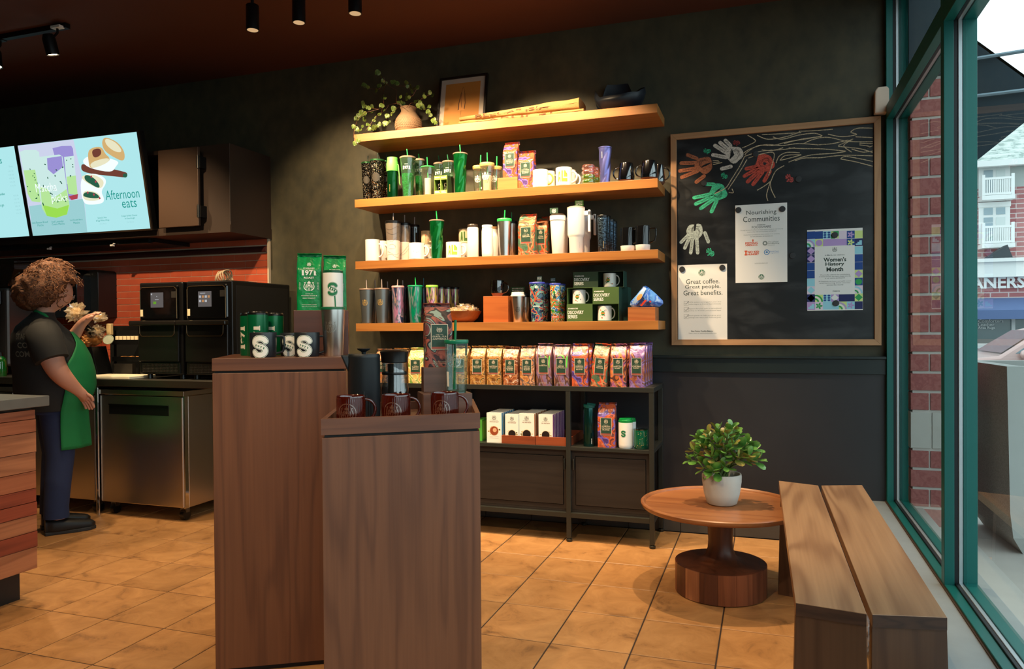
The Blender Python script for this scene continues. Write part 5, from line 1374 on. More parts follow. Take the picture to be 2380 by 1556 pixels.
for k in (0, 1):
 cxx = ww*(.26+.5*k); q = MB().lathe([(.011, hh*.23), (.013, hh*.25), (.013, hh*.66), (.011, hh*.66), (.001, hh*.3)], 20, (cxx, .03, 0)); q.build('little_mug', M_GLIT, t, smooth=40)
 s = Sh().rect(ww*.5*k+.004, ww*.5*k+ww*.42, hh*.88, hh*.92, 0, 0).rect(ww*.5*k+.004, ww*.5*k+ww*.36, hh*.14, hh*.17, 0, 0).rect(ww*.5*k+.004, ww*.5*k+ww*.42, hh*.08, hh*.11, 0, 0); s.paste('print', M_WPR, flatY(0), t)
def twist_t(x0, x1, yt, Y, ys, zb, label, m, straw_=True, group='faceted twist tumblers', rbk=.74):
 x, r, h = at(x0, x1, yt, zb, Y); t = thing('tumbler', label, 'tumbler', (x, Y, zb), 0, group)
 b = MB(); twist(b, r*rbk, r*.98, h*.965, .0); b.lathe([(.001, .001), (r*rbk*.95, .001)], 24, cap0=False, cap1=False); b.build('body', m, t, smooth=25)
 MB().lathe([(r*.97, h*.962), (r*1.02, h*.968), (r*1.02, h-.002), (r*.9, h), (.001, h)], 36).build('lid', M_LIDC if straw_ else m, t, smooth=40)
 if straw_: P = onY((x0+x1)/2, ys, Y); straw(t, h, P.z-zb, .002, 0, -.004)
 s = Sh(); s.text('STARBUCKS', 0, 0, .0038, .036, 0, 0, .02).xf(0, h*.76, 1, PI/2); s.paste('lettering', _M['deep_green_metal'] if straw_ else M_WPR, onlathe([(r*rbk, 0), (r*1.0, h)], -.5), t)
twist_t(1052.5, 1086.5, 356.5, 4.165, 336.5, z2, 'green twist tumbler with straw, middle of the second shelf', M_GRNC)
M_PUR = mat('lilac_blue_metal', (112, 116, 190), .28, metal=.7, coat=.3)
twist_t(1390.5, 1422, 342.5, 4.17, 340, z2, 'violet blue twist tumbler near the right end of the second shelf', M_PUR, False)
P, Q = onY(1156.5, 440, 4.15), onY(1203, 436, 4.15); hh = onY(1180, 412.5, 4.15).z-z2
M_RIS = wood('light_riser_wood', (186, 126, 66), (150, 94, 46), 'X', 1.5, .45, 5)
rz1 = hh
o = MB().box(0, Q.x-P.x, 0, .12, 0, hh).build('riser_block', M_RIS, bevel=.001); o.location = (P.x, 4.15, z2); tag(o, 'wooden block lifting a purple coffee bag on the second shelf', 'block')
def bagat(x0, x1, yt, yb, Y, zb, label, art, lines, seed, group=None, lean=0, rz=0, **k):
 P0, P1 = onY(x0, yb, Y), onY(x1, yb, Y); w = (P1.x-P0.x)*.97; xc = (P0.x+P1.x)/2; h = onY((x0+x1)/2, yt, Y+.01).z-zb
 return coffeebag(label, xc, Y+w*.31, zb, w, h*.97, art, lines, group, rz, seed, lean, **k)
bagat(1166, 1204, 331, 414, 4.165, z2+rz1, 'purple and orange coffee bag standing on the wooden block, second shelf', A_KOM, [G, 'KOMODO', 'DRAGON', 'BLEND'], 1, 'Komodo Dragon bags on the second shelf')
bagat(1201, 1242, 351, 436, 4.145, z2, 'purple and orange coffee bag right of the wooden block, second shelf', A_KOM, [G, 'KOMODO', 'DRAGON', 'BLEND'], 2, 'Komodo Dragon bags on the second shelf')
M_OCH = mat('ochre_glaze', (196, 170, 74), .3, coat=.2)
x, r, h = at(1238, 1274.5, 396.5, z2, 4.17); t, pf = mug('white mug with an ochre handle on the second shelf', x, 4.17, z2, r, h, M_WC, 'white mugs on the second shelf', M_OCH, 0, M_OCH)
s = Sh(); s.text('STARBUCKS', 0, 0, .003, .028, 0, 0, .0).xf(0, h*.5, 1, PI/2); s.paste('lettering', M_BRP, onlathe(pf, .75), t)
x, r, h = at(1258, 1290, 400, z2, 4.29); mug('white mug with an ochre handle, behind the front ochre-handled mug', x, 4.29, z2, r, h, M_WC, 'white mugs on the second shelf', M_OCH, 0, M_OCH)
def allmug(x0, x1, yt, Y, zb, label, letter, group, hm=None, a0=-.15):
 x, r, h = at(x0, x1, yt, zb, Y); t, pf = mug(label, x, Y, zb, r, h, M_WC, group, hm)
 s = Sh(); c = h*.5
 s.poly([(-.030, .2*h), (-.026, .72*h), (-.021, .78*h), (-.016, .72*h), (-.012, .2*h), (-.017, .2*h), (-.0185, .38*h), (-.0235, .38*h), (-.025, .2*h)], 0, 0)
 s.poly([(-.0235, .46*h), (-.021, .66*h), (-.0187, .46*h)], 1, 1)
 s.poly([(-.008, .2*h), (-.008, .8*h), (.001, .8*h), (.001, .38*h), (.026, .38*h), (.026, .2*h)], 0, 0)
 s.poly([(.006, .46*h), (.006, .8*h), (.014, .8*h), (.014, .60*h), (.026, .60*h), (.026, .46*h)], 0, 0)
 s.paste('lettering', [letter, M_WC], onlathe(pf, a0), t, subu=.006)
M_OLV = mat('ochre_print', (196, 160, 60), .5); M_LIM = mat('lime_print', (150, 200, 70), .5); M_DGP = mat('moss_print', (60, 100, 40), .5)
allmug(1291.5, 1330, 391.5, 4.17, z2, 'white mug reading ALL in ochre letters, second shelf', M_OLV, 'white mugs on the second shelf')
x, r, h = at(1304, 1338, 397, z2, 4.29); mug('white mug behind the ochre ALL mug', x, 4.29, z2, r, h, M_WC, 'white mugs on the second shelf')
def bubble(x0, x1, yt, Y, label):
 x, r, h = at(x0, x1, yt, z2, Y); t = thing('bubble_glass', label, 'glass', (x, Y, z2), 0, 'pink bubble glasses')
 pr = [(r*.6, 0)]
 for k in range(4):
  for j in range(1, 8):
   a = PI*j/8; pr.append((r*(.78+.2*math.sin(a))*(1-.0*k), h*(k+(1-math.cos(a))/2)/4))
 m = [glass('green_bubble_glass', (150, 190, 80), .3, .02, body=.25, bodycol=(120, 170, 50)), glass('pink_bubble_glass', (226, 170, 160), .3, .02, body=.2, bodycol=(200, 140, 130))]
 MB().lathe(pr, 28, cap1=False, ms=[0 if i < 14 else 1 for i in range(len(pr))]).build('body', m, t, smooth=30)
bubble(1351.5, 1384, 384, 4.17, 'bubble-shaped pink and green glass beside the violet tumbler')
bubble(1368, 1394, 390, 4.27, 'bubble-shaped glass half hidden behind the front one')
M_BGL = glass('black_smoked_glass', (40, 46, 54), .2, .03, body=.35, bodycol=(8, 12, 20)); M_CORK = mat('brown_mug_base', (96, 58, 40), .5)
def blackglass(x0, x1, yt, Y, ang, label):
 x, r, h = at(x0, x1, yt, z2, Y); t = thing('glass_mug', label, 'mug', (x, Y, z2), 0, 'black glass mugs on the second shelf')
 MB().lathe([(r*.95, h*.12), (r*1.0, h*.3), (r*.8, h*.97), (r*.77, h), (r*.75, h*.95), (r*.9, h*.3), (.001, h*.14)], 32).build('body', M_BGL, t, smooth=40)
 MB().lathe([(r*.7, 0), (r*.82, .003), (r*.96, h*.12), (.001, h*.12)], 32).build('base', M_CORK, t, smooth=40)
 mughandle(t, r*.86, h, M_BGL, ang, .0045, .034, .2, .82)
blackglass(1436, 1475, 380.5, 4.19, PI, 'black glass mug, left of the three at the right end')
blackglass(1488, 1530, 375, 4.17, PI, 'black glass mug at the front right corner of the second shelf')
blackglass(1515, 1546, 384, 4.31, -.2, 'black glass mug behind the right corner one, handle outward')
# -- third shelf
z3 = SH[2]
x, r, h = at(849, 883, 558, z3, 4.17); mug('plain white tall mug, leftmost on the third shelf', x, 4.17, z3, r, h, M_WC, 'white mugs on the third shelf')
x, r, h = at(877, 902, 561, z3, 4.28); mug('plain white mug behind the leftmost one on the third shelf', x, 4.28, z3, r, h, M_WC, 'white mugs on the third shelf', ang=-.5)
M_SMK = glass('smoky_clear_wall', (206, 190, 176), .1, .05, body=.45, bodycol=(170, 154, 140)); M_SMD = glass('dark_clear_wall', (90, 96, 104), .12, .04, body=.5, bodycol=(50, 50, 52))
def lineart(x0, x1, yt, Y, ys, label, dark=False, a0=0, seed=0):
 x, r, h = at(x0, x1, yt, z3, Y); t = thing('tumbler', label, 'tumbler', (x, Y, z3), 0, 'line-art tumblers on the third shelf'); rb = r*.78
 MB().lathe([(rb*.9, 0), (rb, .003), (rb+(r-rb)*.5, h*.5), (r, h*.94)], 36, cap1=False, ms=[0, 0, 1]).build('body', [mat('milky_white_wall', (232, 222, 212), .25, coat=.4) if not dark else M_SMD, M_SMD if dark else M_SMK], t, smooth=40)
 MB().lathe([(.001, h*.90), (r*.9, h*.9)], 20, cap0=False, cap1=False).build('liner', M_SMK, t)
 MB().lathe([(r*1.0, h*.93), (r*1.04, h*.935), (r*1.04, h*.985), (r*.96, h), (.001, h)], 32).build('lid', M_BLACKP, t, smooth=40)
 P = onY((x0+x1)/2, ys, Y); straw(t, h, P.z-z3, .002, 0, 0, M_STRC)
 s = Sh(); sg = .4 if not dark else 0
 for k, v in enumerate((.12, .18, .68, .80)):
  s.strip([(-.05+.01*i, h*(v+.04*math.sin(i*.55+k+seed)+(.22*i/10 if seed else .0))) for i in range(11)], .0011, 0, 0)
 if not seed:
  s.strip([(-.03, h*.52), (-.018, h*.46), (.0, h*.47), (.02, h*.55), (.034, h*.58)], .001, 0, 0)
  s.strip([(-.026, h*.38), (-.01, h*.4), (.004, h*.4), (.018, h*.36), (.02, h*.33)], .001, 0, 0); s.strip([(-.026, h*.29), (.016, h*.29)], .001, 0, 0)
  for k in range(3): s.ring(.018, h*(.31+.022*k), .0026, .0034, 0, 0, 10, -1.5, 1.5)
 s.paste('line_drawing', M_BRP, onlathe([(rb, .003), (r, h*.94)], -.1), t, subu=.006)
lineart(895.5, 931.5, 514, 4.18, 495, 'tall clear and white tumbler with a line drawing of a hand')
lineart(925, 954.5, 519, 4.27, 500, 'clear and white tumbler with slanting lines behind the hand one', seed=2)
lineart(951, 974.5, 523, 4.35, 505, 'dark line-art tumbler at the back of the row', True, seed=3)
x, r, h = at(950, 988, 566, z3, 4.17); t, pf = mug('white mug with a tiny green dot on the third shelf', x, 4.17, z3, r, h, M_WC, 'white mugs on the third shelf')
s = Sh().disc(-.01, h*.48, .0016, 0, 0, 8).disc(.008, h*.42, .003, 1, 0, 8).disc(.018, h*.45, .002, 2, 0, 8); s.paste('dot_print', [M_DGP, mat('pale_pink_print', (236, 214, 206), .5), mat('pale_lime_print', (216, 230, 196), .5)], onlathe(pf, -.2), t, subu=.006)
x, r, h = at(975, 1004, 570, z3, 4.30); t_, pf = mug('white mug behind the dotted one, another mug stacked on it', x, 4.30, z3, r, h, M_WC, 'white mugs on the third shelf', ang=-.3)
x, r, h2 = at(979, 1002, 538, z3+h, 4.31); t, pf = mug('floral mug stacked on the mug behind the dotted one', x, 4.31, z3+h+.0005, r, h2, mat('cream_ceramic', (214, 196, 160), .3), 'white mugs on the third shelf', ang=-.3)
s = Sh().strip([(-.004, h2*.15), (-.006, h2*.4), (-.002, h2*.6)], .001, 0, 0).disc(-.003, h2*.66, .005, 1, 0, 8).disc(.012, h2*.35, .004, 1, 0, 8).disc(-.003, h2*.6, .002, 2, 1, 6); s.paste('flower_print', [M_DGP, mat('coral_print', (206, 110, 80), .5), M_BRP], onlathe(pf, 0), t, subu=.006)
twist_t(997.5, 1032.5, 512, 4.165, 491, z3, 'green twist tumbler with straw on the third shelf', M_GRNC)
allmug(1036.5, 1074, 564, 4.17, z3, 'white mug reading ALL in lime letters, third shelf', M_LIM, 'ALL mugs on the third shelf')
x, r, h = at(1062, 1094, 567, z3, 4.30); t_, pf = mug('white mug behind the lime ALL mug, another mug stacked on it', x, 4.30, z3, r, h, M_WC, 'ALL mugs on the third shelf')
x, r, h2 = at(1066, 1100, 534, z3+h, 4.31); t, pf = mug('mug with dark green ALL letters stacked at the back of the third shelf', x, 4.31, z3+h+.0005, r, h2, _M['cream_ceramic'], 'ALL mugs on the third shelf')
s = Sh(); s.poly([(-.03, .15*h2), (-.026, .75*h2), (-.021, .8*h2), (-.016, .75*h2), (-.012, .15*h2), (-.017, .15*h2), (-.0185, .35*h2), (-.0235, .35*h2), (-.025, .15*h2)], 0, 0); s.poly([(-.008, .15*h2), (-.008, .8*h2), (.001, .8*h2), (.001, .35*h2), (.026, .35*h2), (.026, .15*h2)], 0, 0); s.paste('lettering', M_DGP, onlathe(pf, -.15), t, subu=.006)
x, r, h = at(1085.5, 1112, 522, z3, 4.165); t = thing('bottle', 'slim white canister with a dark lid on the third shelf', 'bottle', (x, 4.165, z3))
MB().lathe([(r*.95, 0), (r, .003), (r, h*.87), (r*.96, h*.9), (.001, h*.9)], 32).build('body', M_WM, t, smooth=40); MB().lathe([(r*.93, h*.9), (r*.95, h*.91), (r*.9, h-.002), (r*.85, h), (.001, h)], 32).build('lid', mat('dark_bronze_lid', (56, 46, 38), .3), t, smooth=40)
def jug(x0, x1, yt, Y, label, top):
 x, r, h = at(x0, x1, yt, z3, Y); t = thing('bottle', label, 'bottle', (x, Y, z3), 0, 'rounded white bottles on the third shelf')
 MB().lathe([(r*.85, 0), (r*.94, .006), (r*.97, .02), (r, h*.5), (r*.98, h*.8), (r*.9, h*.9), (r*.88, h*.93), (.001, h*.93)], 32).build('body', M_WM, t, smooth=50)
 MB().lathe([(r*.92, h*.93), (r*.93, h-.002), (r*.9, h), (.001, h)], 32).build('lid', top, t, smooth=40)
jug(1119, 1146, 524, 4.165, 'rounded white bottle with a white cap on the third shelf', M_WM)
jug(1136, 1160, 528, 4.27, 'rounded white bottle with a tan cap behind the white-capped one', mat('tan_cap', (170, 130, 84), .4))
x, r, h = at(1155, 1189.5, 509, z3, 4.165); P = onY(1172, 489, 4.165); tumbler('steel tumbler with a green lid and straw on the third shelf', x, 4.165, z3, r*.96, r*.7, h-.014, M_STS, mat('kelly_green_lid', (50, 176, 84), .35), (P.z-z3, .0, .004, M_STR), (.02, h*.56, M_STS, -.5), 'steel tumblers on the third shelf', lidh=.014)
x, r, h = at(1176, 1202, 515, z3, 4.28); P = onY(1186, 494, 4.28); tumbler('steel tumbler in shade behind the green-lidded one', x, 4.28, z3, r*.96, r*.7, h-.012, M_STS, M_RAIL, (P.z-z3, .0, 0, M_STRD), (.02, h*.56, M_STS, -.5), 'steel tumblers on the third shelf')
bagat(1201, 1244.5, 499, 591, 4.145, z3, 'poppy-patterned coffee bag at the front of the third shelf', A_VER, [G, 'CAFFÈ', 'VERONA'], 3, 'poppy-patterned bags on the third shelf')
bagat(1240, 1274, 505, 589, 4.22, z3, 'poppy-patterned coffee bag behind the front one on the third shelf', A_VER, [G, 'CAFFÈ', 'VERONA'], 4, 'poppy-patterned bags on the third shelf')
M_TAG = mat('green_sign_card', (60, 120, 40), .5); M_TAGD = mat('dark_green_card', (40, 70, 54), .5)
def card(x0, x1, y0, y1, Y, label, m, lines, zfoot, siren_=False):
 A, B = onY(x0, y1, Y), onY(x1, y0, Y); t = thing('sign_card', label, 'card', (A.x, Y, A.z))
 w, h = B.x-A.x, B.z-A.z
 MB().box(0, w, 0, .0012, 0, h).build('card', m, t)
 MB().box(w*.45, w*.52, .0012, .0024, zfoot-A.z, h*.6).build('stick', M_WHITE, t)
 s = Sh()
 if siren_: s.add(siren(0, 0).xf(w*.5, h*.5, h*.42))
 for i, q in enumerate(lines): s.text(q, w*.5, h*(.78-.27*i), h*.16, w*.8, 0, 0, .02)
 s.paste('print', M_WPR, flatY(0), t)
x, r, h = at(1277.5, 1314.5, 497, z3, 4.165); t = thing('tumbler', 'tapered white tumbler with a bronze lid on the third shelf', 'tumbler', (x, 4.165, z3))
MB().lathe([(r*.68, 0), (r*.72, .004), (r*.94, h*.80), (r*.93, h*.815), (r*1.0, h*.83), (r*1.0, h*.94), (.001, h*.94)], 36).build('body', M_WM, t, smooth=30); MB().lathe([(r*.98, h*.94), (r*.98, h*.955), (r*.8, h*.985), (r*.3, h), (.001, h)], 32).build('lid', _M['dark_bronze_lid'], t, smooth=40)
zl_ = z3+h
card(1278, 1297, 483, 497, 4.165, 'small dark green emblem card standing on the tapered white tumbler', M_TAGD, [], zl_, True)
x, r, h = at(1296, 1322, 502, z3, 4.29); t, _ = tumbler('white tumbler in shade behind the tapered white one', x, 4.29, z3, r, r*.72, h-.01, M_WM, M_BLACKP, None, None, lidh=.01)
def handled(x0, x1, yt, Y, label, hx):
 x, r, h = at(x0, x1, yt, z3, Y); t = thing('tumbler', label, 'tumbler', (x, Y, z3), 0, 'big handled tumblers')
 MB().lathe([(r*.74, 0), (r*.77, .004), (r*.82, h*.33), (r*.9, h*.36), (r*.97, h*.40), (r, h*.95), (.001, h*.95)], 36).build('body', M_WM, t, smooth=30)
 MB().lathe([(r*1.0, h*.95), (r*1.01, h*.975), (r*.85, h*.985), (r*.5, h), (.001, h)], 32).build('lid', mat('pale_lid', (206, 190, 176), .3), t, smooth=40)
 w = hx
 MB().box(r*.9, r+w, -.011, .011, h*.79, h*.89).box(r+w-.014, r+w, -.011, .011, h*.44, h*.91).build('handle', M_WM, t, bevel=.004)
 s = Sh(); s.text('STARBUCKS', 0, 0, .0035, .034, 0, 0, 0).xf(0, h*.17, 1, PI/2); s.paste('lettering', mat('grey_print', (190, 184, 176), .5), onlathe([(r*.77, 0), (r*.82, h*.33)], .5), t)
 return z3+h
zl_ = handled(1318, 1359.5, 480, 4.175, 'big white handled tumbler with a small green card on top', .034)
card(1336, 1356, 465.5, 479.5, 4.175, 'small bright green price card on the big handled tumbler', M_TAG, ['STARBUCKS', 'TUMBLER', '30 OZ'], zl_)
handled(1338, 1374, 490, 4.30, 'big pale handled tumbler in shade behind the bright one', .03)
M_BST = ramp_mat('blue_black_knurled', [(26, 34, 42), (70, 92, 112), (30, 38, 46)], 90, stretch=(1, 1, 1.6), rough=.3, metal=.6, const=False, dist=.2, bump=.8)
for k, (x0, x1, yt, Y, lab) in enumerate(((1387.5, 1413.5, 501, 4.17, 'dark knurled tumbler at the front of the row of four'), (1396, 1419, 503, 4.24, 'dark knurled tumbler, second in the row of four'), (1408, 1428, 510, 4.31, 'dark knurled tumbler, third in the row of four'), (1414, 1434, 515, 4.375, 'dark knurled tumbler at the back of the row of four'))):
 x, r, h = at(x0, x1, yt, z3, Y); t, pf = tumbler(lab, x, Y, z3, r*.97, r*.82, h-.008, M_BST, M_BLACKP, None, None, 'dark knurled tumblers', lidh=.008)
 if k == 0: s = Sh(); s.text('STARBUCKS', 0, 0, .0042, .04, 0, 0, .02).xf(0, h*.2, 1, PI/2); s.paste('lettering', M_GOLD, onlathe(pf, .15), t)
def basemug(x0, x1, yt, Y, label, hnd):
 x, r, h = at(x0, x1, yt, z3, Y); t = thing('mug', label, 'mug', (x, Y, z3), 0, 'black mugs with white bases'); hb = h*.235
 MB().lathe([(r*.9, 0), (r*.95, .003), (r*1.0, hb), (.001, hb)], 36).build('base', M_WM, t, smooth=40)
 MB().lathe([(r*.98, hb), (r, h*.97), (r*.98, h), (r*.93, h*.97), (.001, hb+.004)], 36).build('body', mat('gloss_black_ceramic', (12, 13, 15), .08, coat=.5), t, smooth=40)
 mughandle(t, r, h, _M['gloss_black_ceramic'], hnd, .0045, .032, .32, .9, round_=False)
basemug(1442, 1476.5, 530.5, 4.175, 'black mug with a white base, left of the pair on the third shelf', -.5)
basemug(1476.5, 1511, 526, 4.165, 'black mug with a white base at the right end of the third shelf', 0)
# -- lowest shelf
z4 = SH[3]
M_ROSE = mat('rose_gold_rim', (206, 170, 150), .3, metal=.5)
for (x0, x1, yt, Y, ys, lab, em) in ((835, 869.5, 671.5, 4.165, 650, 'gunmetal tumbler, leftmost on the lowest shelf', True), (870.5, 905, 670.5, 4.165, 649, 'gunmetal tumbler, second from the left on the lowest shelf', True), (858, 886, 673, 4.28, 651, 'gunmetal tumbler behind the two front gunmetal ones', False), (888, 914, 674, 4.30, 655, 'gunmetal tumbler in shade beside the pink-lidded cup', False)):
 x, r, h = at(x0, x1, yt, z4, Y); P = onY((x0+x1)/2, ys, Y)
 tumbler(lab, x, Y, z4, r*.97, r*.66, h-.004, M_GRY, M_ROSE, (P.z-z4, .0, -.002, M_STRC), (.021, h*.6, M_GOLD, -.3) if em else None, 'gunmetal tumblers', lidh=.004)
def iri(name, cols): return ramp_mat(name, cols, 15, (1, 1, .3), 2.0, rough=.15, metal=.35, const=False, detail=2, coat=.6)
M_IRP = iri('iridescent_pink_green', [(60, 90, 96), (190, 130, 170), (60, 96, 110), (200, 160, 180), (50, 60, 90)]); M_IRG = iri('iridescent_emerald', [(0, 90, 70), (10, 150, 110), (40, 110, 100), (130, 150, 150), (0, 110, 80)])
M_IRD = iri('iridescent_dark', [(20, 40, 44), (70, 40, 70), (20, 60, 60), (60, 70, 90)])
def coldcup(x0, x1, yt, Y, ys, label, m, lid, sm, group, lean=0, text=False, lidh=.008, k=.74):
 x, r, h = at(x0, x1, yt, z4, Y); t, pf = tumbler(label, x, Y, z4, r*.96, r*k, h-lidh, m, lid, None, None, group, lidh=lidh)
 if ys: P = onY((x0+x1)/2, ys, Y); straw(t, h, P.z-z4, lean*-1, 0, lean, sm)
 if text: s = Sh(); s.text('STARBUCKS', 0, 0, .0045, .036, 0, 0, .03).xf(0, h*.62, 1, PI/2); s.paste('lettering', M_GOLD, onlathe(pf, -.5), t)
 return t, pf, h, r
coldcup(910, 939.5, 665, 4.165, 650, 'iridescent pink and green cup with a pink lid', M_IRP, mat('pink_lid', (226, 170, 170), .4), M_STRC, 'iridescent cups', .003, True, .007, .86)
coldcup(924, 948, 667, 4.27, 652, 'dark iridescent cup behind the pink-lidded one', M_IRD, mat('navy_lid', (30, 34, 70), .4), M_STRC, 'iridescent cups', 0, False, .006, .86)
t, pf, h, r = coldcup(947, 983, 664, 4.165, 645, 'emerald iridescent cup with a green straw', M_IRG, mat('emerald_lid', (16, 150, 100), .35), M_STR, 'iridescent cups', -.004, False, .005, .7)
coldcup(975, 994, 668, 4.28, 647, 'dark green cup half hidden behind the emerald cup', M_IRD, M_RAIL, mat('teal_straw', (20, 90, 100), .3), 'iridescent cups', 0, False, .005, .8)
M_TUL = iri('tulip_leaf_print', [(60, 110, 40), (200, 170, 90), (30, 60, 50), (206, 130, 170), (170, 190, 90), (50, 90, 90)])
for k, (x0, x1, yt, Y, lab) in enumerate(((989.5, 1018.5, 663.5, 4.175, 'cup with a bright tulip print and lime lid'), (1012, 1036, 666.5, 4.25, 'tulip print cup, second in the row behind the coffee bag'), (1028, 1052, 667.5, 4.30, 'tulip print cup, third in the row behind the coffee bag'), (1045, 1068, 668, 4.34, 'tulip print cup, last in the row behind the coffee bag'))):
 coldcup(x0, x1, yt, Y, None, lab, M_TUL, mat('lime_lid', (140, 196, 70), .4) if k == 0 else M_BLACKP, None, 'tulip print cups', 0, False, .010, .82)
A, B = onY(1040, 724.5, 4.25), onY(1116.5, 724.5, 4.25); R_ = (B.x-A.x)/2; hb = A.z-z4; bx_ = (A.x+B.x)/2
M_BOWL = wood('warm_bowl_wood', (170, 96, 48), (130, 66, 30), 'X', 2, .35, 5)
t = thing('wooden_bowl', 'warm wooden bowl of wrapped snacks on the lowest shelf', 'bowl', (bx_, 4.25, z4))
MB().lathe([(R_*.45, 0), (R_*.55, .004), (R_*.8, hb*.4), (R_*.97, hb*.9), (R_, hb), (R_*.95, hb), (R_*.76, hb*.45), (R_*.45, .01), (.001, .01)], 44).build('bowl', M_BOWL, t, smooth=40)
for i, (dx, dy, dz, r, sc) in enumerate(((-.06, -.02, .0, .036, (1.3, .7, .5)), (.0, .01, .012, .045, (1.1, .9, .6)), (.05, .0, .006, .038, (1, .9, .6)), (-.015, -.04, -.004, .034, (1.4, .6, .5)))):
 o = thing('snack_packet', ['clear wrapped snack lying leftmost in the wooden bowl', 'largest crinkled snack packet in the middle of the bowl', 'crinkled snack packet at the right side of the bowl', 'clear wrapped snack at the front of the bowl'][i], 'snack', (bx_+dx, 4.25+dy, z4+hb+.004+dz), .3*i, 'wrapped snacks in the bowl')
 crumple('wrap', r, 40+i, M_CELLO, o, sc, .8, 20); crumple('contents', r*.6, 50+i, _M['pale_pastry'], o, sc, .3, 10)
P, Q = onY(1123.5, 748, 4.15), onY(1181, 748, 4.15); hh = onY(1150, 688.8, 4.15).z-z4
M_CUBE = wood('cherry_cube_wood', (178, 100, 50), (150, 76, 36), 'X', 1.5, .4, 4)
o = MB().box(0, Q.x-P.x, 0, Q.x-P.x, 0, hh).build('riser_cube', M_CUBE, bevel=.0012); o.location = (P.x, 4.15, z4); tag(o, 'reddish wooden cube lifting a smoked glass mug', 'block')
x, r, h = at(1139.5, 1172.5, 652.5, z4+hh, 4.2); t = thing('glass_mug', 'smoked glass mug with a brown base on the wooden cube', 'mug', (x, 4.2, z4+hh))
MB().lathe([(r*.92, h*.2), (r*1.0, h*.36), (r*.93, h*.9), (r*.95, h), (r*.92, h), (r*.9, h*.9), (r*.96, h*.36), (.001, h*.22)], 36).build('body', glass('brown_smoked_glass', (130, 110, 96), .2, .02, body=.1, bodycol=(40, 28, 24)), t, smooth=40)
MB().lathe([(r*.62, 0), (r*.66, .003), (r*.9, h*.2), (.001, h*.2)], 36).build('base', mat('copper_brown_base', (150, 90, 62), .35), t, smooth=40)
mughandle(t, r*.95, h, _M['brown_smoked_glass'], 0, .0042, .03, .22, .86)
def tocup(x0, x1, yt, Y, label, lid):
 x, r, h = at(x0, x1, yt, z4, Y); t = thing('travel_cup', label, 'travel cup', (x, Y, z4), 0, 'steel travel cups'); hl = h*.145
 pf = [(r*.64, .003), (r*.9, h-hl)]
 MB().lathe([(r*.6, 0), (r*.64, .003), (r*.9, h-hl), (.001, h-hl)], 36).build('body', M_STS, t, smooth=40)
 MB().lathe([(r*1.0, h-hl), (r*1.0, h-hl*.7), (r*.9, h-hl*.62), (r*.86, h-.002), (r*.8, h), (.001, h-.003)], 36).build('lid', lid, t, smooth=35)
 s = siren().xf(0, h*.42, .017); s.paste('emblem', M_STEELD, onlathe(pf, -.05), t, subu=.006)
tocup(1186.5, 1220.5, 679.5, 4.17, 'steel travel cup with a white lid beside the wooden cube', M_WM)
tocup(1207, 1235, 682, 4.27, 'steel travel cup with a dark lid behind the white-lidded one', M_BLACKP)
card(1187, 1220, 667, 684, 4.3, 'dark green information card behind the steel travel cup', mat('forest_card', (46, 90, 50), .5), ['STARBUCKS', 'REUSABLE CUP', 'SAVE 10'], z4)
M_BB1 = ramp_mat('baseball_print_navy', [(30, 36, 84), (60, 100, 130), (24, 30, 60), (110, 160, 150), (196, 70, 40), (40, 60, 110)], 30, rough=.2, const=True, detail=1, dist=.8, coat=.5)
M_BB2 = ramp_mat('baseball_print_bright', [(30, 84, 160), (60, 140, 200), (226, 220, 200), (60, 150, 70), (206, 80, 40), (226, 206, 130), (40, 70, 130)], 34, rough=.2, const=True, detail=1, dist=.8, coat=.5)
def bball(x0, x1, yt, Y, label, m, deco, lid):
 t, pf, h, r = coldcup(x0, x1, yt, Y, None, label, m, lid, None, 'baseball print tumblers', 0, False, .007, .74)
 s = Sh()
 if deco == 1:
  s.disc(.002, h*.87, .009, 0, 0, 18); s.ring(-.002, h*.87, .0078, .0085, 1, 1, 10, -1, 1); s.ring(.012, h*.87, .0078, .0085, 1, 1, 10, 2.4, 3.9)
  s.poly([(-.03, h*.78), (-.026, h*.8), (.004, h*.55), (-.004, h*.53)], 1, 1)
  s.text('CHICAGO', .014, h*.56, .006, .034, 1, 1, .03); s.text('CHICAGO', .014, h*.14, .006, .03, 1, 1, .03); s.rect(-.024, .024, h*.38, h*.40, 0, 0)
 else:
  s.poly([(-.012, h*.6), (0, h*.76), (.012, h*.6)], 2, 0); s.text('CHICAGO', 0, h*.55, .007, .036, 1, 1, .03); s.rect(-.026, .03, h*.1, h*.15, 1, 0); s.text('CHICAGO', .0, h*.125, .006, .036, 0, 1, .03); s.disc(.012, h*.3, .009, 3, 0, 12)
 s.paste('print', [M_WPR, mat('orange_red_print', (220, 84, 44), .5), M_DKG, mat('blue_print', (40, 96, 170), .5)], onlathe(pf, -.15), t, subu=.006)
 return t, h
LIDB = mat('violet_blue_lid', (60, 70, 170), .35)
t, h = bball(1229.5, 1267, 656.5, 4.17, 'navy baseball print tumbler with violet blue lid', M_BB1, 1, LIDB)
card(1248, 1259.5, 641.5, 656, 4.17, 'tiny gold-lettered green tag on top of the navy baseball tumbler', M_TAGD, ['CHI', 'MLB'], z4+h)
bball(1250, 1277, 658, 4.28, 'dark baseball print tumbler behind the navy one', M_BB1, 1, LIDB)
t, h = bball(1277, 1304, 659, 4.17, 'bright blue and green baseball print tumbler', M_BB2, 2, LIDB)
card(1279, 1291, 646, 659, 4.2, 'dark hanging tag on the bright baseball tumbler', M_TAGD, ['STARBUCKS', 'CHICAGO'], z4+h)
bball(1291, 1316, 660.5, 4.28, 'bright baseball print tumbler behind the front one', M_BB2, 2, LIDB)
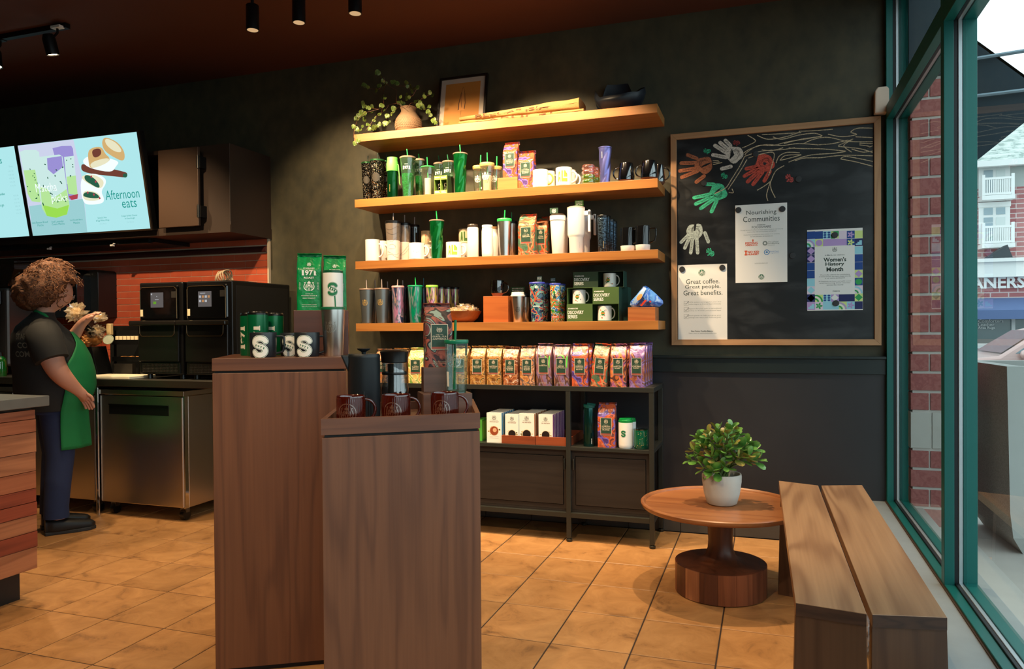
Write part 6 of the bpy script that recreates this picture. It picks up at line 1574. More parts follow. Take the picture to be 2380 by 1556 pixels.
M_BXG = mat('moss_green_box_card', (66, 94, 44), .6); M_BXD = mat('dark_pine_box_card', (20, 66, 58), .6); M_BXE = mat('kraft_box_edge', (120, 96, 60), .7)
def dbox(x0, x1, yt, yb, zb, Y, mugleft, label, top=False):
 A, B = onY(x0, yb, Y), onY(x1, yb, Y); w = B.x-A.x; h = onY((x0+x1)/2, yt, Y).z-zb; dpt = .105
 t = thing('mug_box', label, 'mug box', (A.x, Y, zb), 0, 'boxed city mugs'); th = .0018; hf = w/2
 m0, m1 = (0, hf) if mugleft else (hf, w)
 b = MB().box(0, w, 0, dpt, 0, th).box(0, w, 0, dpt, h-th, h).box(0, w, dpt-th, dpt, th, h-th).box(0, th, 0, dpt, th, h-th).box(w-th, w, 0, dpt, th, h-th)
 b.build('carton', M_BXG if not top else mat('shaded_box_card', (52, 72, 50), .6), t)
 s0, s1 = (hf, w) if mugleft else (0, hf)
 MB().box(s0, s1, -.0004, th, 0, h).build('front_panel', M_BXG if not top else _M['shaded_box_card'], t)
 MB().box(w, w+.0006, 0, dpt, 0, h).build('side_panel', M_BXD, t)
 s = Sh(); c = s0+.004
 s.text('STARBUCKS', c+hf*.22, h*.75, h*.07, hf*.38, 0, 0, .04); s.text('DISCOVERY', c+hf*.32, h*.53, h*.2, hf*.62, 0, 0, .02); s.text('SERIES', c+hf*.20, h*.28, h*.2, hf*.38, 0, 0, .02)
 s.paste('lettering', M_WPR, flatY(-.0006), t)
 r = h*.41; hm = h*.88
 g = MB().lathe([(r*.92, 0), (r, .003), (r, hm*.97), (r*.93, hm), (.001, .01)], 32, ((m0+m1)/2-hf*.1, .045, th)); g.build('mug_body', M_WC, t, smooth=40)
 mc = (m0+m1)/2-hf*.1
 hd = MB().tube([(mc+r*.95+.02*math.sin(PI*k/8), .045, th+hm*(.15+.7*(.5-.5*math.cos(PI*k/8)))) for k in range(9)], .0036, 8); hd.build('mug_handle', M_WC, t, smooth=50)
 s = Sh(); s.disc(-.002, hm*.5, .0105, 0, 0, 12, .013); s.rect(-.014, .009, hm*.46, hm*.55, 1, 1); s.text('ILLINOIS', -.0025, hm*.505, .0045, .02, 2, 2, .03)
 rd = random.Random(int(x0)); 
 for k in range(7): s.disc(rd.uniform(-.02, .024), rd.uniform(.12, .85)*hm, rd.uniform(.002, .004), rd.choice((1, 3, 4)), 1, 7)
 f = onlathe([(r, 0), (r, h)], -.25)
 s.paste('mug_print', [mat('leaf_green_print', (50, 130, 60), .5), mat('warm_orange_print', (216, 120, 60), .5), mat('yellow_print', (236, 190, 80), .5), mat('brick_red_print', (190, 70, 60), .5), mat('slate_print', (90, 110, 130), .5)], lambda u, v, o: (f(u, v, o)[0]+mc, f(u, v, o)[1]+.045, v+th), t, subu=.005)
 return h
h1 = dbox(1317.5, 1438.5, 707, 745.5, z4, 4.15, False, 'boxed city mug, bottom of the stack, mug on the right')
h2 = dbox(1318, 1438.5, 668.5, 707, z4+h1, 4.15, True, 'boxed city mug, middle of the stack, mug on the left')
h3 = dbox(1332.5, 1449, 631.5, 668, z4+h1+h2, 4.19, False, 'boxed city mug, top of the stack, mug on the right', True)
for k, (za, hh_, xx) in enumerate(((z4, h1+h2, 1446),)):
 A, B = onY(1340, 700, 4.27), onY(1460, 700, 4.27)
 for j, zz_ in enumerate((z4, z4+h1)):
  o = MB().box(0, B.x-A.x, 0, .10, 0, h1-.0005).build('mug_box', M_BXD, bevel=.0008); o.location = (A.x, 4.27, zz_); tag(o, 'dark green mug box behind the stack, %s' % ('lower of two' if j == 0 else 'upper of two'), 'mug box', 'boxed city mugs')
P, Q = onY(1459.5, 744, 4.15), onY(1523, 744, 4.15); hh = onY(1490, 714.5, 4.15).z-z4
o = MB().box(0, Q.x-P.x, 0, .14, 0, hh).build('riser_block', wood('oak_block_wood', (182, 112, 60), (140, 78, 38), 'X', 1.6, .45, 6), bevel=.001); o.location = (P.x, 4.15, z4); tag(o, 'oak block under the blue pouch on the lowest shelf', 'block')
pc = onY(1501, 690, 4.21)
t = thing('blue_pouch', 'blue printed pouch tipped on its corner on the oak block', 'pouch', (pc.x, 4.2, z4+hh+.001)); b = MB()
OL = [(-.088, .012), (-.074, .001), (-.02, 0), (.03, 0), (.078, .001), (.098, .018), (.096, .034), (.06, .072), (.02, .108), (.002, .12), (-.012, .118), (-.05, .07), (-.085, .032)]
def pch(u, v, sg=-1):
 k = u*len(OL); i = int(k) % len(OL); f = k-int(k); p, q = OL[i], OL[(i+1) % len(OL)]
 x, z = p[0]+(q[0]-p[0])*f, p[1]+(q[1]-p[1])*f; x, z = .004+(x-.004)*v, .042+(z-.042)*v
 return (x, sg*(.024*(1-v**2.5)+.004*mnoise.noise(Vector((x*60, z*60, 5)))*(1-v**6)), z)
b.grid(lambda u, v: pch(u, v), 52, 9); b.grid(lambda u, v: pch(u, v, .7), 52, 9, flip=True)
def pfr(u, v): 
 return -.026*max(0, 1-((u-.004)/.085)**2-((v-.045)/.08)**2)
b.build('pouch', ramp_mat('blue_sky_film', [(50, 110, 200), (90, 150, 226), (30, 90, 200), (140, 176, 226)], 14, rough=.3, const=False, bump=.4, coat=.3), t, smooth=60)
s = Sh(); s.poly([(-.082, .014), (-.068, .004), (-.012, .062), (.006, .1), (-.008, .112), (-.046, .064)], 1, 0); s.disc(-.03, .056, .012, 2, 1, 12, .022, -.7); s.poly([(-.05, .01), (-.04, .004), (.0, .05), (-.01, .056)], 4, 0); s.poly([(-.028, .008), (-.018, .004), (.012, .036), (.002, .042)], 3, 1); s.disc(.02, .02, .012, 4, 0, 8); s.disc(.03, .03, .006, 3, 1, 8)
s.paste('print', [M_WPR, mat('light_blue_print', (150, 180, 220), .4), mat('snack_orange_print', (226, 150, 84), .4), mat('red_print', (206, 70, 50), .4), mat('navy_print', (34, 44, 84), .4)], lambda u, v, o: (u, pfr(u, v)-.003-o, v), t, subu=.006, vcuts=.008)
# -- top shelf: picture, vase, burlap, bowl
z1 = SH[0]
P0, P1 = onY(1009, 290, 4.24), onY(1122, 279, 4.24); fw_ = P1.x-P0.x; ft = onY(1113, 172, 4.33); fh = ft.z-z1
t = thing('framed_picture', 'black-framed print of seed pods leaning on the wall above the shelves', 'picture', ((P0.x+P1.x)/2, 4.27, z1)); t.rotation_euler = (-.20, 0, 0)
fh = fh/math.cos(.2); hw = fw_/2; fb = .014
MB().box(-hw, -hw+fb, -.012, .012, 0, fh).box(hw-fb, hw, -.012, .012, 0, fh).box(-hw+fb, hw-fb, -.012, .012, 0, fb).box(-hw+fb, hw-fb, -.012, .012, fh-fb, fh).build('frame', mat('black_picture_frame', (18, 14, 12), .4), t, bevel=.001)
MB().box(-hw+fb, hw-fb, -.004, .002, fb, fh-fb).build('mount', mat('pale_mount_board', (176, 164, 150), .8), t)
s = Sh(); mg = .045; s.rect(-hw+mg, hw-mg, .012, fh-mg, 0, 0)
cxp, hb_ = .0, fh*.5
s.strip([(cxp-.006, hb_-.11), (cxp-.004, hb_-.08), (cxp-.002, hb_-.05)], .0015, 1, 1)
s.strip([(cxp-.022, hb_-.045), (cxp-.02, hb_), (cxp-.01, hb_+.06), (cxp+.002, hb_+.11)], .007, 1, 1, w1=.001)
s.strip([(cxp+.018, hb_-.04), (cxp+.022, hb_), (cxp+.016, hb_+.06), (cxp+.004, hb_+.11)], .006, 1, 1, w1=.001)
s.strip([(cxp-.006, hb_-.02), (cxp+.006, hb_+.02), (cxp+.008, hb_+.07)], .006, 2, 1, w1=.002); s.strip([(cxp+.001, hb_-.03), (cxp-.008, hb_+.03), (cxp-.004, hb_+.07)], .0025, 1, 2)
s.poly([(cxp-.022, hb_-.05), (cxp+.018, hb_-.045), (cxp+.02, hb_), (cxp+.002, hb_+.1), (cxp-.018, hb_+.01)], 2, .5)
s.paste('print', [mat('amber_art_paper', (176, 118, 48), .7), mat('dark_brown_ink', (70, 40, 28), .7), mat('tan_ink', (190, 130, 66), .7)], flatY(-.004), t)
x, r, h = at(918, 980, 250, z1, 4.235); t = thing('vine_vase', 'round beige clay vase with a trailing round-leaved vine', 'plant', (x, 4.235, z1))
M_CLAY = mat('beige_clay', (150, 120, 90), .75, var=.12, bscale=40, bump=.4)
MB().lathe([(r*.55, 0), (r*.75, .004), (r*.95, h*.22), (r, h*.38), (r*.93, h*.55), (r*.7, h*.72), (r*.56, h*.82), (r*.54, h*.9), (r*.62, h*.985), (r*.6, h), (r*.54, h*.96), (r*.48, h*.85), (.001, h*.8)], 44).build('vase', M_CLAY, t, smooth=50)
gr_ = MB()
for j in range(5):
 zz = h*(.2+.075*j)
 rr_ = r*(.955 if j == 0 else (1.0 if j in (1, 2) else .985 if j == 3 else .945))
 for i in range(46):
  a = 2*PI*i/46+j*.05; gr_.M = Matrix.Rotation(a, 4, 'Z') @ Matrix.Translation((rr_, 0, zz)) @ Matrix.Rotation(.5, 4, 'X'); gr_.box(-.002, .0022, -.0012, .0012, -.006, .006)
o = gr_.build('combed_ridges', M_CLAY, t); tag(o, kind='stuff')
M_VL = ramp_mat('round_vine_leaf', [(62, 92, 34), (88, 112, 46), (116, 128, 60)], 30, rough=.45, const=False); M_VS = mat('brown_vine_stem', (96, 56, 38), .6)
lfp = []
vn = MB()
def rleaf():
 b = MB(); n = 12; vs = [(0, 0, .002)]
 for i in range(n+1):
  a = -PI/2+.22+(2*PI-.44)*i/n; rr_ = .0135*(1+.08*math.cos(3*a)); vs.append((rr_*math.cos(a), rr_*math.sin(a)+.006, .0025*math.sin(a*3)))
 b._a(vs, [(0, i, i+1) for i in range(1, n+1)]); return b
VL = [(877, 172), (885, 178), (889, 190), (882, 202), (891, 200), (897, 195), (875, 214), (915, 193), (921, 196), (845, 200), (856, 205), (889, 226), (893, 230), (945, 195), (948, 203), (955, 206), (962, 208), (968, 206), (957, 215), (944, 232), (947, 226), (968, 238), (975, 240), (971, 237), (985, 222), (987, 227), (998, 218), (1003, 224), (980, 250), (985, 253), (996, 250), (994, 262), (1000, 270), (1008, 282), (1012, 287), (929, 240), (886, 248), (843, 243), (847, 250), (855, 253), (862, 262), (832, 272), (828, 278), (838, 268), (846, 280), (855, 292), (858, 302), (822, 297), (828, 303), (836, 305), (868, 282), (872, 276), (893, 258), (900, 272), (908, 268), (914, 262), (905, 285), (896, 290), (915, 255), (840, 262), (864, 250), (850, 266), (881, 292), (842, 296), (870, 300), (826, 336), (833, 330), (930, 228), (936, 244), (880, 268), (952, 228), (973, 248)]
lm = None
rd = random.Random(5)
org = Vector((x, 4.235, z1+h*.95))
vpath = [[(940, 252), (925, 240), (905, 243), (880, 254), (860, 252), (848, 248)], [(938, 250), (921, 238), (922, 210), (905, 200), (897, 194), (892, 180), (884, 175)], [(897, 194), (880, 208), (860, 206), (845, 200)], [(921, 200), (940, 200), (955, 206), (968, 207), (960, 222), (946, 230)], [(945, 250), (955, 240), (970, 238), (985, 226), (1000, 220)], [(950, 250), (965, 240), (985, 252), (995, 260), (1003, 276), (1012, 287)], [(905, 243), (895, 258), (875, 270), (860, 290), (850, 303)], [(930, 246), (912, 262), (898, 275), (900, 290)], [(880, 254), (850, 262), (832, 276), (824, 297)], [(897, 194), (890, 215), (892, 240), (886, 262)], [(824, 297), (822, 318), (830, 336)]]
def VP(q, k=0): 
 dy = .07*math.sin(q[0]*.21+q[1]*.13)-.02
 if q[1] > 308: dy = -.135
 elif q[1] > 285: dy = max(-.085, dy-.03)
 p = onY(q[0], q[1], 4.22+dy); return p
for pth in vpath:
 P = [VP(q) for q in pth]; L = []
 for i in range(len(P)-1):
  for s_ in (0, .5): L.append(P[i].lerp(P[i+1], s_)-Vector((x, 4.235, z1)))
 L.append(P[-1]-Vector((x, 4.235, z1))); vn.tube(L, .0015, 5)
vn.build('vine_stems', M_VS, t, smooth=60)
for i, q in enumerate(VL):
 p = VP(q)-Vector((x, 4.235, z1))
 if lm is None: lm = rleaf().build('leaf', M_VL, t, smooth=70); o = lm
 else: o = lm.copy(); COL.objects.link(o); o.parent = t
 o.location = p; o.rotation_euler = (PI/2+rd.uniform(-.7, .5), rd.uniform(-.6, .6), rd.uniform(-.7, .7)); s_ = rd.uniform(.85, 1.45); o.scale = (s_, s_, s_)
M_BUR = mat('burlap_cloth', (168, 128, 76), .9, var=.2, bscale=220, bump=.7)
def sack(name, px, Y0, Y1, z0, label, amp, seed, txt, thick):
 A, B = onY(px[0], 280, Y0), onY(px[1], 250, Y0); w = B.x-A.x
 t = thing('burlap_sack', label, 'sack', (A.x, Y0, z0), 0, 'folded burlap sacks on the top shelf'); D = Y1-Y0
 def topz(u): return thick+amp*u+.006*mnoise.noise(Vector((u*6, seed, 0)))
 def prof(u, v):   # loop round a folded slab
  a = v*2*PI; hh = topz(u)/2
  c, s_ = math.cos(a), math.sin(a)
  y = D/2-D/2*math.copysign(abs(c)**.35, c); z = hh+hh*math.copysign(abs(s_)**.5, s_)
  fold = .0035*mnoise.noise(Vector((u*9+seed, a*1.3, 1)))
  return (u*w, y+fold*2, max(0, z+(fold if z > .004 else 0)))
 b = MB(); b.grid(prof, 46, 20, flip=True)
 for e in (0, 46):
  k = len(b.v); ring = [j*47+e for j in range(20)]; b.f.append(tuple(ring) if e == 0 else tuple(ring[::-1])); b.m.append(0)
 b.build('cloth', M_BUR, t, smooth=60)
 s = Sh(); s.text(txt, w*.45, 0, .020, w*.62, 0, 0, .01)
 s.paste('lettering', mat('faded_brown_ink', (96, 62, 34), .8), lambda u, v, o: (u, -.0015-o-.004*(1-abs(v)/.012)*0+abs(v)*.25, topz(u/w)/2+v*min(1, topz(u/w)/2/.016)), t, subu=.02)
 return topz
tz = sack('a', (1066, 1356), 4.15, 4.34, z1, 'lower folded burlap sack with faded letters', .002, 1, 'KABURRI', .026)
sack('b', (1067, 1345), 4.155, 4.335, z1+.0285, 'upper folded burlap sack with faded letters', .044, 7, 'BEECATISIA', .024)
P0, P1 = onY(1381, 240, 4.27), onY(1502, 240, 4.27); r = (P1.x-P0.x)/2; hh = onY(1442, 190, 4.27).z-z1
t = thing('sculpted_bowl', 'dark blue-black bowl with a wavy torn rim on the top shelf', 'bowl', ((P0.x+P1.x)/2, 4.27, z1))
b = MB()
WT = [(0, .78), (35, .84), (60, .80), (66, .78), (80, 1.12), (128, 1.12), (148, .6), (165, .45), (180, .84), (192, .7), (225, .46), (270, .42), (315, .5), (345, .66), (360, .78)]
def wavy(a):
 a = math.degrees(a) % 360
 for (p, q), (p2, q2) in zip(WT, WT[1:]):
  if a <= p2: f = (a-p)/(p2-p); f = f*f*(3-2*f); return q+(q2-q)*f
 return .78
def bo(u, v, off=0):
 a = 2*PI*u; q = v; top = hh*wavy(a)
 rr_ = (.42+.58*math.sin(min(1, q*1.05)*PI/2))*r*(1-.10*max(0, q-.8)*5*(.5+.5*math.sin(2*a)))-off
 return (rr_*math.cos(a), rr_*math.sin(a)*.85, max(off, top*q**1.25))
b.grid(lambda u, v: bo(u, v), 64, 16); b.grid(lambda u, v: bo(u, v, .004), 64, 16, flip=True)
b.lathe([(.001, .001), (r*.42, .001)], 24, cap0=False, cap1=False, sy=.85)
b.build('bowl', mat('blue_black_glaze', (22, 28, 38), .45), t, smooth=60)
# == console goods
ZS0 = zc
rowlab = 'coffee bags on the dark console'
BG = [(868, 905, 815, 892, 'copper coffee bag on the console behind the black coffee press', A_HOU, ['VERANDA', 'BLEND']),
      (906, 945, 813, 892, 'amber coffee bag on the console behind the glass brewer', A_PIK, ['BREAKFAST', 'BLEND']),
      (945.5, 986, 812, 892, 'yellow and green coffee bag left of the walnut riser', A_GRA, ['GREEN', 'APRON', 'BLEND']),
      (1048, 1088, 808, 893, 'amber coffee bag seen through the glass tumbler', A_PIK, ['PIKE PLACE', 'ROAST']),
      (1089.5, 1128, 808, 894, 'amber coffee bag just right of the glass tumbler', A_PIK, ['PIKE PLACE', 'ROAST']),
      (1128, 1166, 808, 895, 'amber coffee bag, second right of the glass tumbler', A_PIK, ['PIKE PLACE', 'ROAST']),
      (1166.5, 1205, 810, 896.5, 'bean-brown coffee bag with a white cup print on the console', A_DEC, ['DECAF', 'COFFEE', 'BLEND']),
      (1205.5, 1243, 808, 896.5, 'copper leaf coffee bag between the bean-brown and the palm-print bags', A_HOU, ['DECAF', 'HOUSE', 'BLEND']),
      (1244, 1283.5, 802, 897.5, 'maroon palm-print coffee bag with bright green leaf, left of two', A_SUM, ['SUMATRA']),
      (1284.5, 1324, 804, 898, 'maroon palm-print coffee bag with bright green leaf, right of two', A_SUM, ['DECAF', 'SUMATRA']),
      (1326, 1368, 803, 898.5, 'purple and orange coffee bag on the console', A_KOM, ['KOMODO', 'DRAGON', 'BLEND']),
      (1370, 1411, 802, 899, 'leaning poppy-patterned coffee bag on the console', A_VER, ['CAFFÈ', 'VERONA']),
      (1416, 1457, 803, 900, 'orange and dark ember-patterned coffee bag on the console', A_ESP, ['ESPRESSO', 'ROAST']),
      (1460, 1500.5, 801, 901, 'copper and plum coffee bag at the right end of the console', A_TRI, ['ITALIAN', 'ROAST'])]
M_LGR = mat('bright_leaf_green', (110, 220, 90), .35)
for i, (x0, x1, yt, yb, lab, art, ln) in enumerate(BG):
 t = bagat(x0, x1, yt, yb, 4.035, zc, lab, art, [G]+ln, 10+i, rowlab, lean=.085 if 'leaning' in lab else 0, rz=random.uniform(-.05, .05))
 if art is A_SUM:
  w = dep(t.location)*(x1-x0)/FPX; d_ = w*.62
  s = Sh(); s.strip([(-w*.22, .165), (-w*.05, .175), (w*.12, .168), (w*.25, .145)], .009, 0, 0, True); s.strip([(w*.36, .19), (w*.37, .16), (w*.34, .12), (w*.36, .10)], .008, 0, 0, True)
  b_, surf = bagmesh(w, d_, .22, (10+i)*3.7, art); s.paste('leaf_print', M_LGR, surf, t, subu=.01)
 if 'cup print' in lab:
  s = Sh(); s.disc(.026, .06, .014, 0, 0, 14, .03, .3); b_, surf = bagmesh(.09, .055, .22, (10+i)*3.7, art); s.paste('cup_print', mat('cream_cup_print', (232, 222, 204), .4), surf, t, subu=.01)
for i, k in enumerate((4, 5, 7, 8, 9, 10, 11, 12)):
 x0, x1, yt, yb, lab, art, ln = BG[k]
 bagat(x0, x1, yt, yb, 4.035, zc, 'second-row bag', art, [G]+ln, 40+i, rowlab)
 o = [q for q in bpy.data.objects if q.get('label') == 'second-row bag'][-1]; o.location.y += .105; o['label'] = 'second-row coffee bag right behind the '+lab.split(' on the console')[0].replace('coffee bag', 'one')[:60]
for i in range(3):
 x0, x1, yt, yb, lab, art, ln = BG[13]
 bagat(x0, x1, yt, yb, 4.035, zc, 'tmpbag', art, [G]+ln, 50+i, rowlab)
 o = [q for q in bpy.data.objects if q.get('label') == 'tmpbag'][-1]; o.location.y += .085*(i+1); o['label'] = ['purple bag, second in the file at the right end of the console', 'purple bag, third in the file at the right end of the console', 'purple bag at the back of the file at the right end of the console'][i]
M_BXW = mat('white_box_card', (240, 236, 226), .5); M_EDGE = [mat('blue_box_edge', (84, 160, 210), .5), mat('orange_box_edge', (196, 130, 84), .5), mat('grey_box_edge', (150, 146, 150), .5), mat('purple_box_edge', (150, 84, 160), .5)]
def viabox(px0, px1, yt, yb, zb, edge, n, big, lab, dy=.034):
 A, B = onY(px0, yb, 4.045), onY(px1, yb, 4.045); w = B.x-A.x; h = onY((px0+px1)/2, yt, 4.045).z-zb
 first = None
 for k in range(n):
  o = MB().box(0, w, 0, .022, 0, h).box(w, w+.0008, .0, .022, 0, h, 1).box(0, w, .0, .022, h, h+.0004, 0).build('instant_coffee_box', [M_BXW, M_EDGE[edge]], bevel=.0006) if first is None else None
  if first is None:
   first = o
   s = Sh(); s.add(siren(2, 0).xf(w/2, h*.85, w*.15)); s.text('STARBUCKS', w/2, h*.755, h*.018, w*.5, 2, 0, .02); s.text('VIA INSTANT', w/2, h*.70, h*.036, w*.62, 1, 0, .03)
   rd = random.Random(edge*7+n)
   cy = h*(.40 if big else .30); rc = w*(.28 if big else .27)
   for j in range(9): a = rd.uniform(-.6, PI+.6) if not big else rd.uniform(0, 2*PI); s.disc(w/2+rc*1.35*math.cos(a), cy+rc*1.0*math.sin(a)*.9, w*.06, 3+j % 2, 0, 8, w*.035, a)
   s.disc(w/2, cy, rc*1.12, 4, 1, 26); s.disc(w/2, cy, rc, 5, 2, 26)
   if big: s.disc(w/2+.004, cy+.004, rc*.5, 6, 3, 8); s.text('ICED COFFEE', w/2, h*.2, h*.018, w*.6, 1, 0); s.text('SWEETENED', w/2, h*.15, h*.014, w*.6, 1, 0)
   s.paste('front_print', [M_WPR, mat('brown_text_print', (120, 84, 54), .6), _M['dark_label_green'], mat('olive_bean_print', (170, 150, 80), .6), mat('pale_ring_print', (222, 206, 170), .5), mat('black_coffee_print', (32, 22, 20), .4) if not big else mat('iced_coffee_print', (150, 70, 40), .4), mat('ice_cube_print', (214, 170, 130), .4)], flatY(0), o)
  else:
   o = first.copy(); COL.objects.link(o)
  o.location = (A.x, 4.045+k*dy, zb)
  tag(o, lab+(', front box' if k == 0 else ', %s behind' % ORD[k-1]), 'box', 'instant coffee boxes on the console')
viabox(1131.6, 1166, 960.5, 1032, zsf, 0, 7, True, 'white iced coffee box, blue-edged left file on the console')
def tray(px0, px1, yt, yb, lab):
 A, B = onY(px0, yb, 4.03), onY(px1, yb, 4.03); w = B.x-A.x; h = onY((px0+px1)/2, yt, 4.03).z-zsf
 t = thing('wooden_tray', lab, 'tray', (A.x, 4.03, zsf)); M = wood('reddish_tray_wood', (150, 74, 42), (110, 50, 28), 'X', 1.6, .4, 4)
 MB().box(0, w, 0, .008, 0, h).build('front_board', M, t, bevel=.0008); MB().box(0, w, .008, .31, 0, .006).build('bottom_board', M, t); MB().box(0, .006, .008, .31, .006, h).build('side_board', M, t); MB().box(w-.006, w, .008, .31, .006, h).build('side_board', M, t); MB().box(0, w, .31, .318, 0, h).build('back_board', M, t)
tray(1166, 1244.5, 1014, 1037.5, 'reddish wooden tray holding two files of boxes'); tray(1245.5, 1325, 1017, 1039, 'reddish wooden tray holding the purple-edged boxes')
viabox(1174.5, 1206, 964, 1031, zsf+.0065, 0, 8, False, 'white coffee cup box, left file in the wooden trays', .033)
viabox(1207, 1242, 962.5, 1031, zsf+.0065, 1, 8, False, 'white coffee cup box, middle file in the wooden trays', .033)
viabox(1252, 1285, 964.5, 1033, zsf+.0065, 3, 8, False, 'white coffee cup box, purple-edged right file', .033)
A = onY(1104, 1022, 4.08); o = MB().box(0, .045, 0, .12, 0, .125).box(.045, .0458, .01, .11, .01, .115, 1).build('tea_box', [mat('bright_green_box', (80, 170, 60), .5), mat('lime_box_side', (130, 190, 70), .5)], bevel=.001); o.location = (A.x, 4.08, zsf); tag(o, 'green box half hidden behind the front walnut pedestal', 'box')
def at2(x0, x1, yt, zb, Y): return at(x0, x1, yt, zb, Y)
x, r, h = at2(1355, 1382, 938, zsf, 4.08); t = thing('water_bottle', 'slim dark teal metal bottle on the console\'s middle shelf', 'bottle', (x, 4.08, zsf))
MB().lathe([(r*.95, 0), (r, .004), (r, h*.86), (r*.97, h*.9), (.001, h*.9)], 36).build('body', mat('dark_teal_metal', (8, 66, 62), .18, metal=.8, coat=.4), t, smooth=40)
b = MB(); b.M = Matrix.Translation((0, 0, h*.9)) @ Matrix.Rotation(.12, 4, 'Y'); b.lathe([(r*.95, 0), (r*1.0, .006), (r*.98, .016), (.001, .018)], 30); b.box(-r*.3, r*1.1, -.008, .008, .016, .026); b.build('lid', mat('teal_plastic', (10, 84, 80), .3), t, smooth=40)
s = Sh(); s.text('STARBUCKS', 0, 0, .004, .03, 0, 0, .03).xf(0, h*.13, 1, PI/2); s.paste('lettering', M_WPR, onlathe([(r, 0), (r, h*.8)], .45), t)
bagat(1386, 1432, 940, 1041, 4.05, zsf, 'purple and orange coffee bag on the console\'s middle shelf', A_KOM, [G, 'KOMODO', 'DRAGON', 'BLEND'], 61, None)
M_KGL = mat('kelly_green_cup_lid', (10, 130, 60), .3)
def Sglyph(m0, m1, m2, txt=False, hgt=.045):
 """outlined slab letter S tilted, with the year across it"""
 c = [(.62, .62), (.42, .86), (.0, .95), (-.42, .84), (-.6, .52), (-.4, .2), (.0, .04), (.4, -.14), (.6, -.46), (.42, -.8), (0, -.95), (-.42, -.86), (-.62, -.62)]
 P = []
 for i in range(len(c)-1):
  p0 = c[max(0, i-1)]; p1 = c[i]; p2 = c[i+1]; p3 = c[min(len(c)-1, i+2)]
  for k in range(5):
   t = k/5; P.append(tuple(.5*((2*p1[j])+(-p0[j]+p2[j])*t+(2*p0[j]-5*p1[j]+4*p2[j]-p3[j])*t*t+(-p0[j]+3*p1[j]-3*p2[j]+p3[j])*t**3) for j in (0, 1)))
 P.append(c[-1]); s = Sh()
 s.strip(P, .72, m0, 0); s.disc(*P[0], .36, m0, .3, 14); s.disc(*P[-1], .36, m0, .3, 14)
 s.strip(P, .62, m1, 1); s.disc(*P[0], .31, m1, 1.3, 14); s.disc(*P[-1], .31, m1, 1.3, 14)
 s.strip(P, .52, m2, 2); s.disc(*P[0], .26, m2, 2.3, 14); s.disc(*P[-1], .26, m2, 2.3, 14)
 if txt:
  for i, ch in enumerate('1971'): s.text(ch, -.42+.28*i, .16-.11*i, .24, .1 if ch == '1' else .2, m1, 3, .04, -.2)
 return s.xf(0, 0, hgt/2.5, .0)
def slimcup(px0, px1, yt, Y, lab):
 x, r, h = at2(px0, px1, yt, zsf, Y); t = thing('travel_cup', lab, 'travel cup', (x, Y, zsf), 0, 'white S travel cups')
 MB().lathe([(r*.88, 0), (r*.97, .006), (r, .02), (r, h*.86), (.001, h*.86)], 36).build('body', M_WM, t, smooth=40)
 MB().lathe([(r*1.0, h*.86), (r*1.0, h*.93), (r*.92, h*.94), (r*.9, h*.99), (r*.8, h), (.001, h*.985)], 32).build('lid', M_KGL, t, smooth=40)
 Sglyph(0, 1, 0, False, .036).xf(0, h*.5).paste('letter_print', [M_GREEN, M_WPR], onlathe([(r, 0), (r, h)], -.35), t, subu=.006)
slimcup(1437.5, 1471, 972, 4.07, 'white travel cup with a green letter S on the console'); slimcup(1446, 1478, 971, 4.17, 'white travel cup right behind the front S cup on the console')
x, r, h = at2(1472.5, 1507.5, 997, zsf, 4.07); t = thing('tumbler', 'short dark green speckled tumbler with clear lid on the console', 'tumbler', (x, 4.07, zsf))
MB().lathe([(r*.86, 0), (r*.94, .004), (r, .03), (r*.98, h*.95), (.001, h*.95)], 36).build('body', mat('forest_green_gloss', (4, 84, 60), .12, coat=.6), t, smooth=40); MB().lathe([(r*.99, h*.95), (r*1.0, h), (r*.9, h), (.001, h*.97)], 32).build('lid', glass('clear_lid', (220, 230, 226), .2), t, smooth=40)
b = MB(); rd = random.Random(2)
for k in range(30): a = rd.uniform(-2.6, -.4); z = rd.uniform(.01, h*.85); b.sphere((r*.985*math.cos(a), r*.985*math.sin(a), z), .0011, 6, 4)
o = b.build('speckles', mat('gold_speckle', (226, 210, 150), .3, metal=.5), t); tag(o, kind='stuff')
# == goods on the tall pedestal
ANG1 = math.atan2(D1.y, D1.x); ANG2 = math.atan2(D2.y, D2.x)
def onped(px, py, O, D, N, v):
 d = ray(px, py); # solve O+D u+N v = s d (xy)
 bx, by = O.x+N.x*v, O.y+N.y*v
 det = d.x*(-D.y)-(-D.x)*d.y; s_ = (bx*(-D.y)-(-D.x)*by)/det
 return CP+d*s_
def P1(px, py, v): return onped(px, py, A0, D1, N1, v)
def P2(px, py, v): return onped(px, py, TL, D2, N2, v)
def fitp(F, x0, x1, yt, zb, v):
 P = F((x0+x1)/2, yt, v); return P.x, P.y, (x1-x0)/2*dep((P.x, P.y, P.z))/FPX*.99, P.z-zb
a_, b_ = P1(682, 721, .21), P1(809, 722, .21); zr1 = (a_.z+b_.z)/2; w = (b_-a_).length
t = MB().box(0, w, 0, .2, 0, zr1-PT1).build('riser_block', wood('dark_walnut_riser', (84, 46, 30), (54, 28, 20), 'X', 1.2, .35, 5), bevel=.0015); t.location = (a_.x, a_.y, PT1); t.rotation_euler = (0, 0, ANG1); tag(t, 'dark walnut block lifting the two green coffee bags', 'block')
def bagp(F, x0, x1, yt, zb, v, ang, lab, art, ln, seed, grp, style='card', band=True, hs=.97):
 P = F((x0+x1)/2, yt, v); w = (x1-x0)*dep(P)/FPX*1.0; h = (P.z-zb)*hs; d = w*.62
 n = Vector((-math.sin(ang), math.cos(ang), 0)); C = Vector((P.x, P.y, 0))+n*0
 return coffeebag(lab, C.x, C.y, zb, w, h, art, ln, grp, ang, seed, 0, band, style)
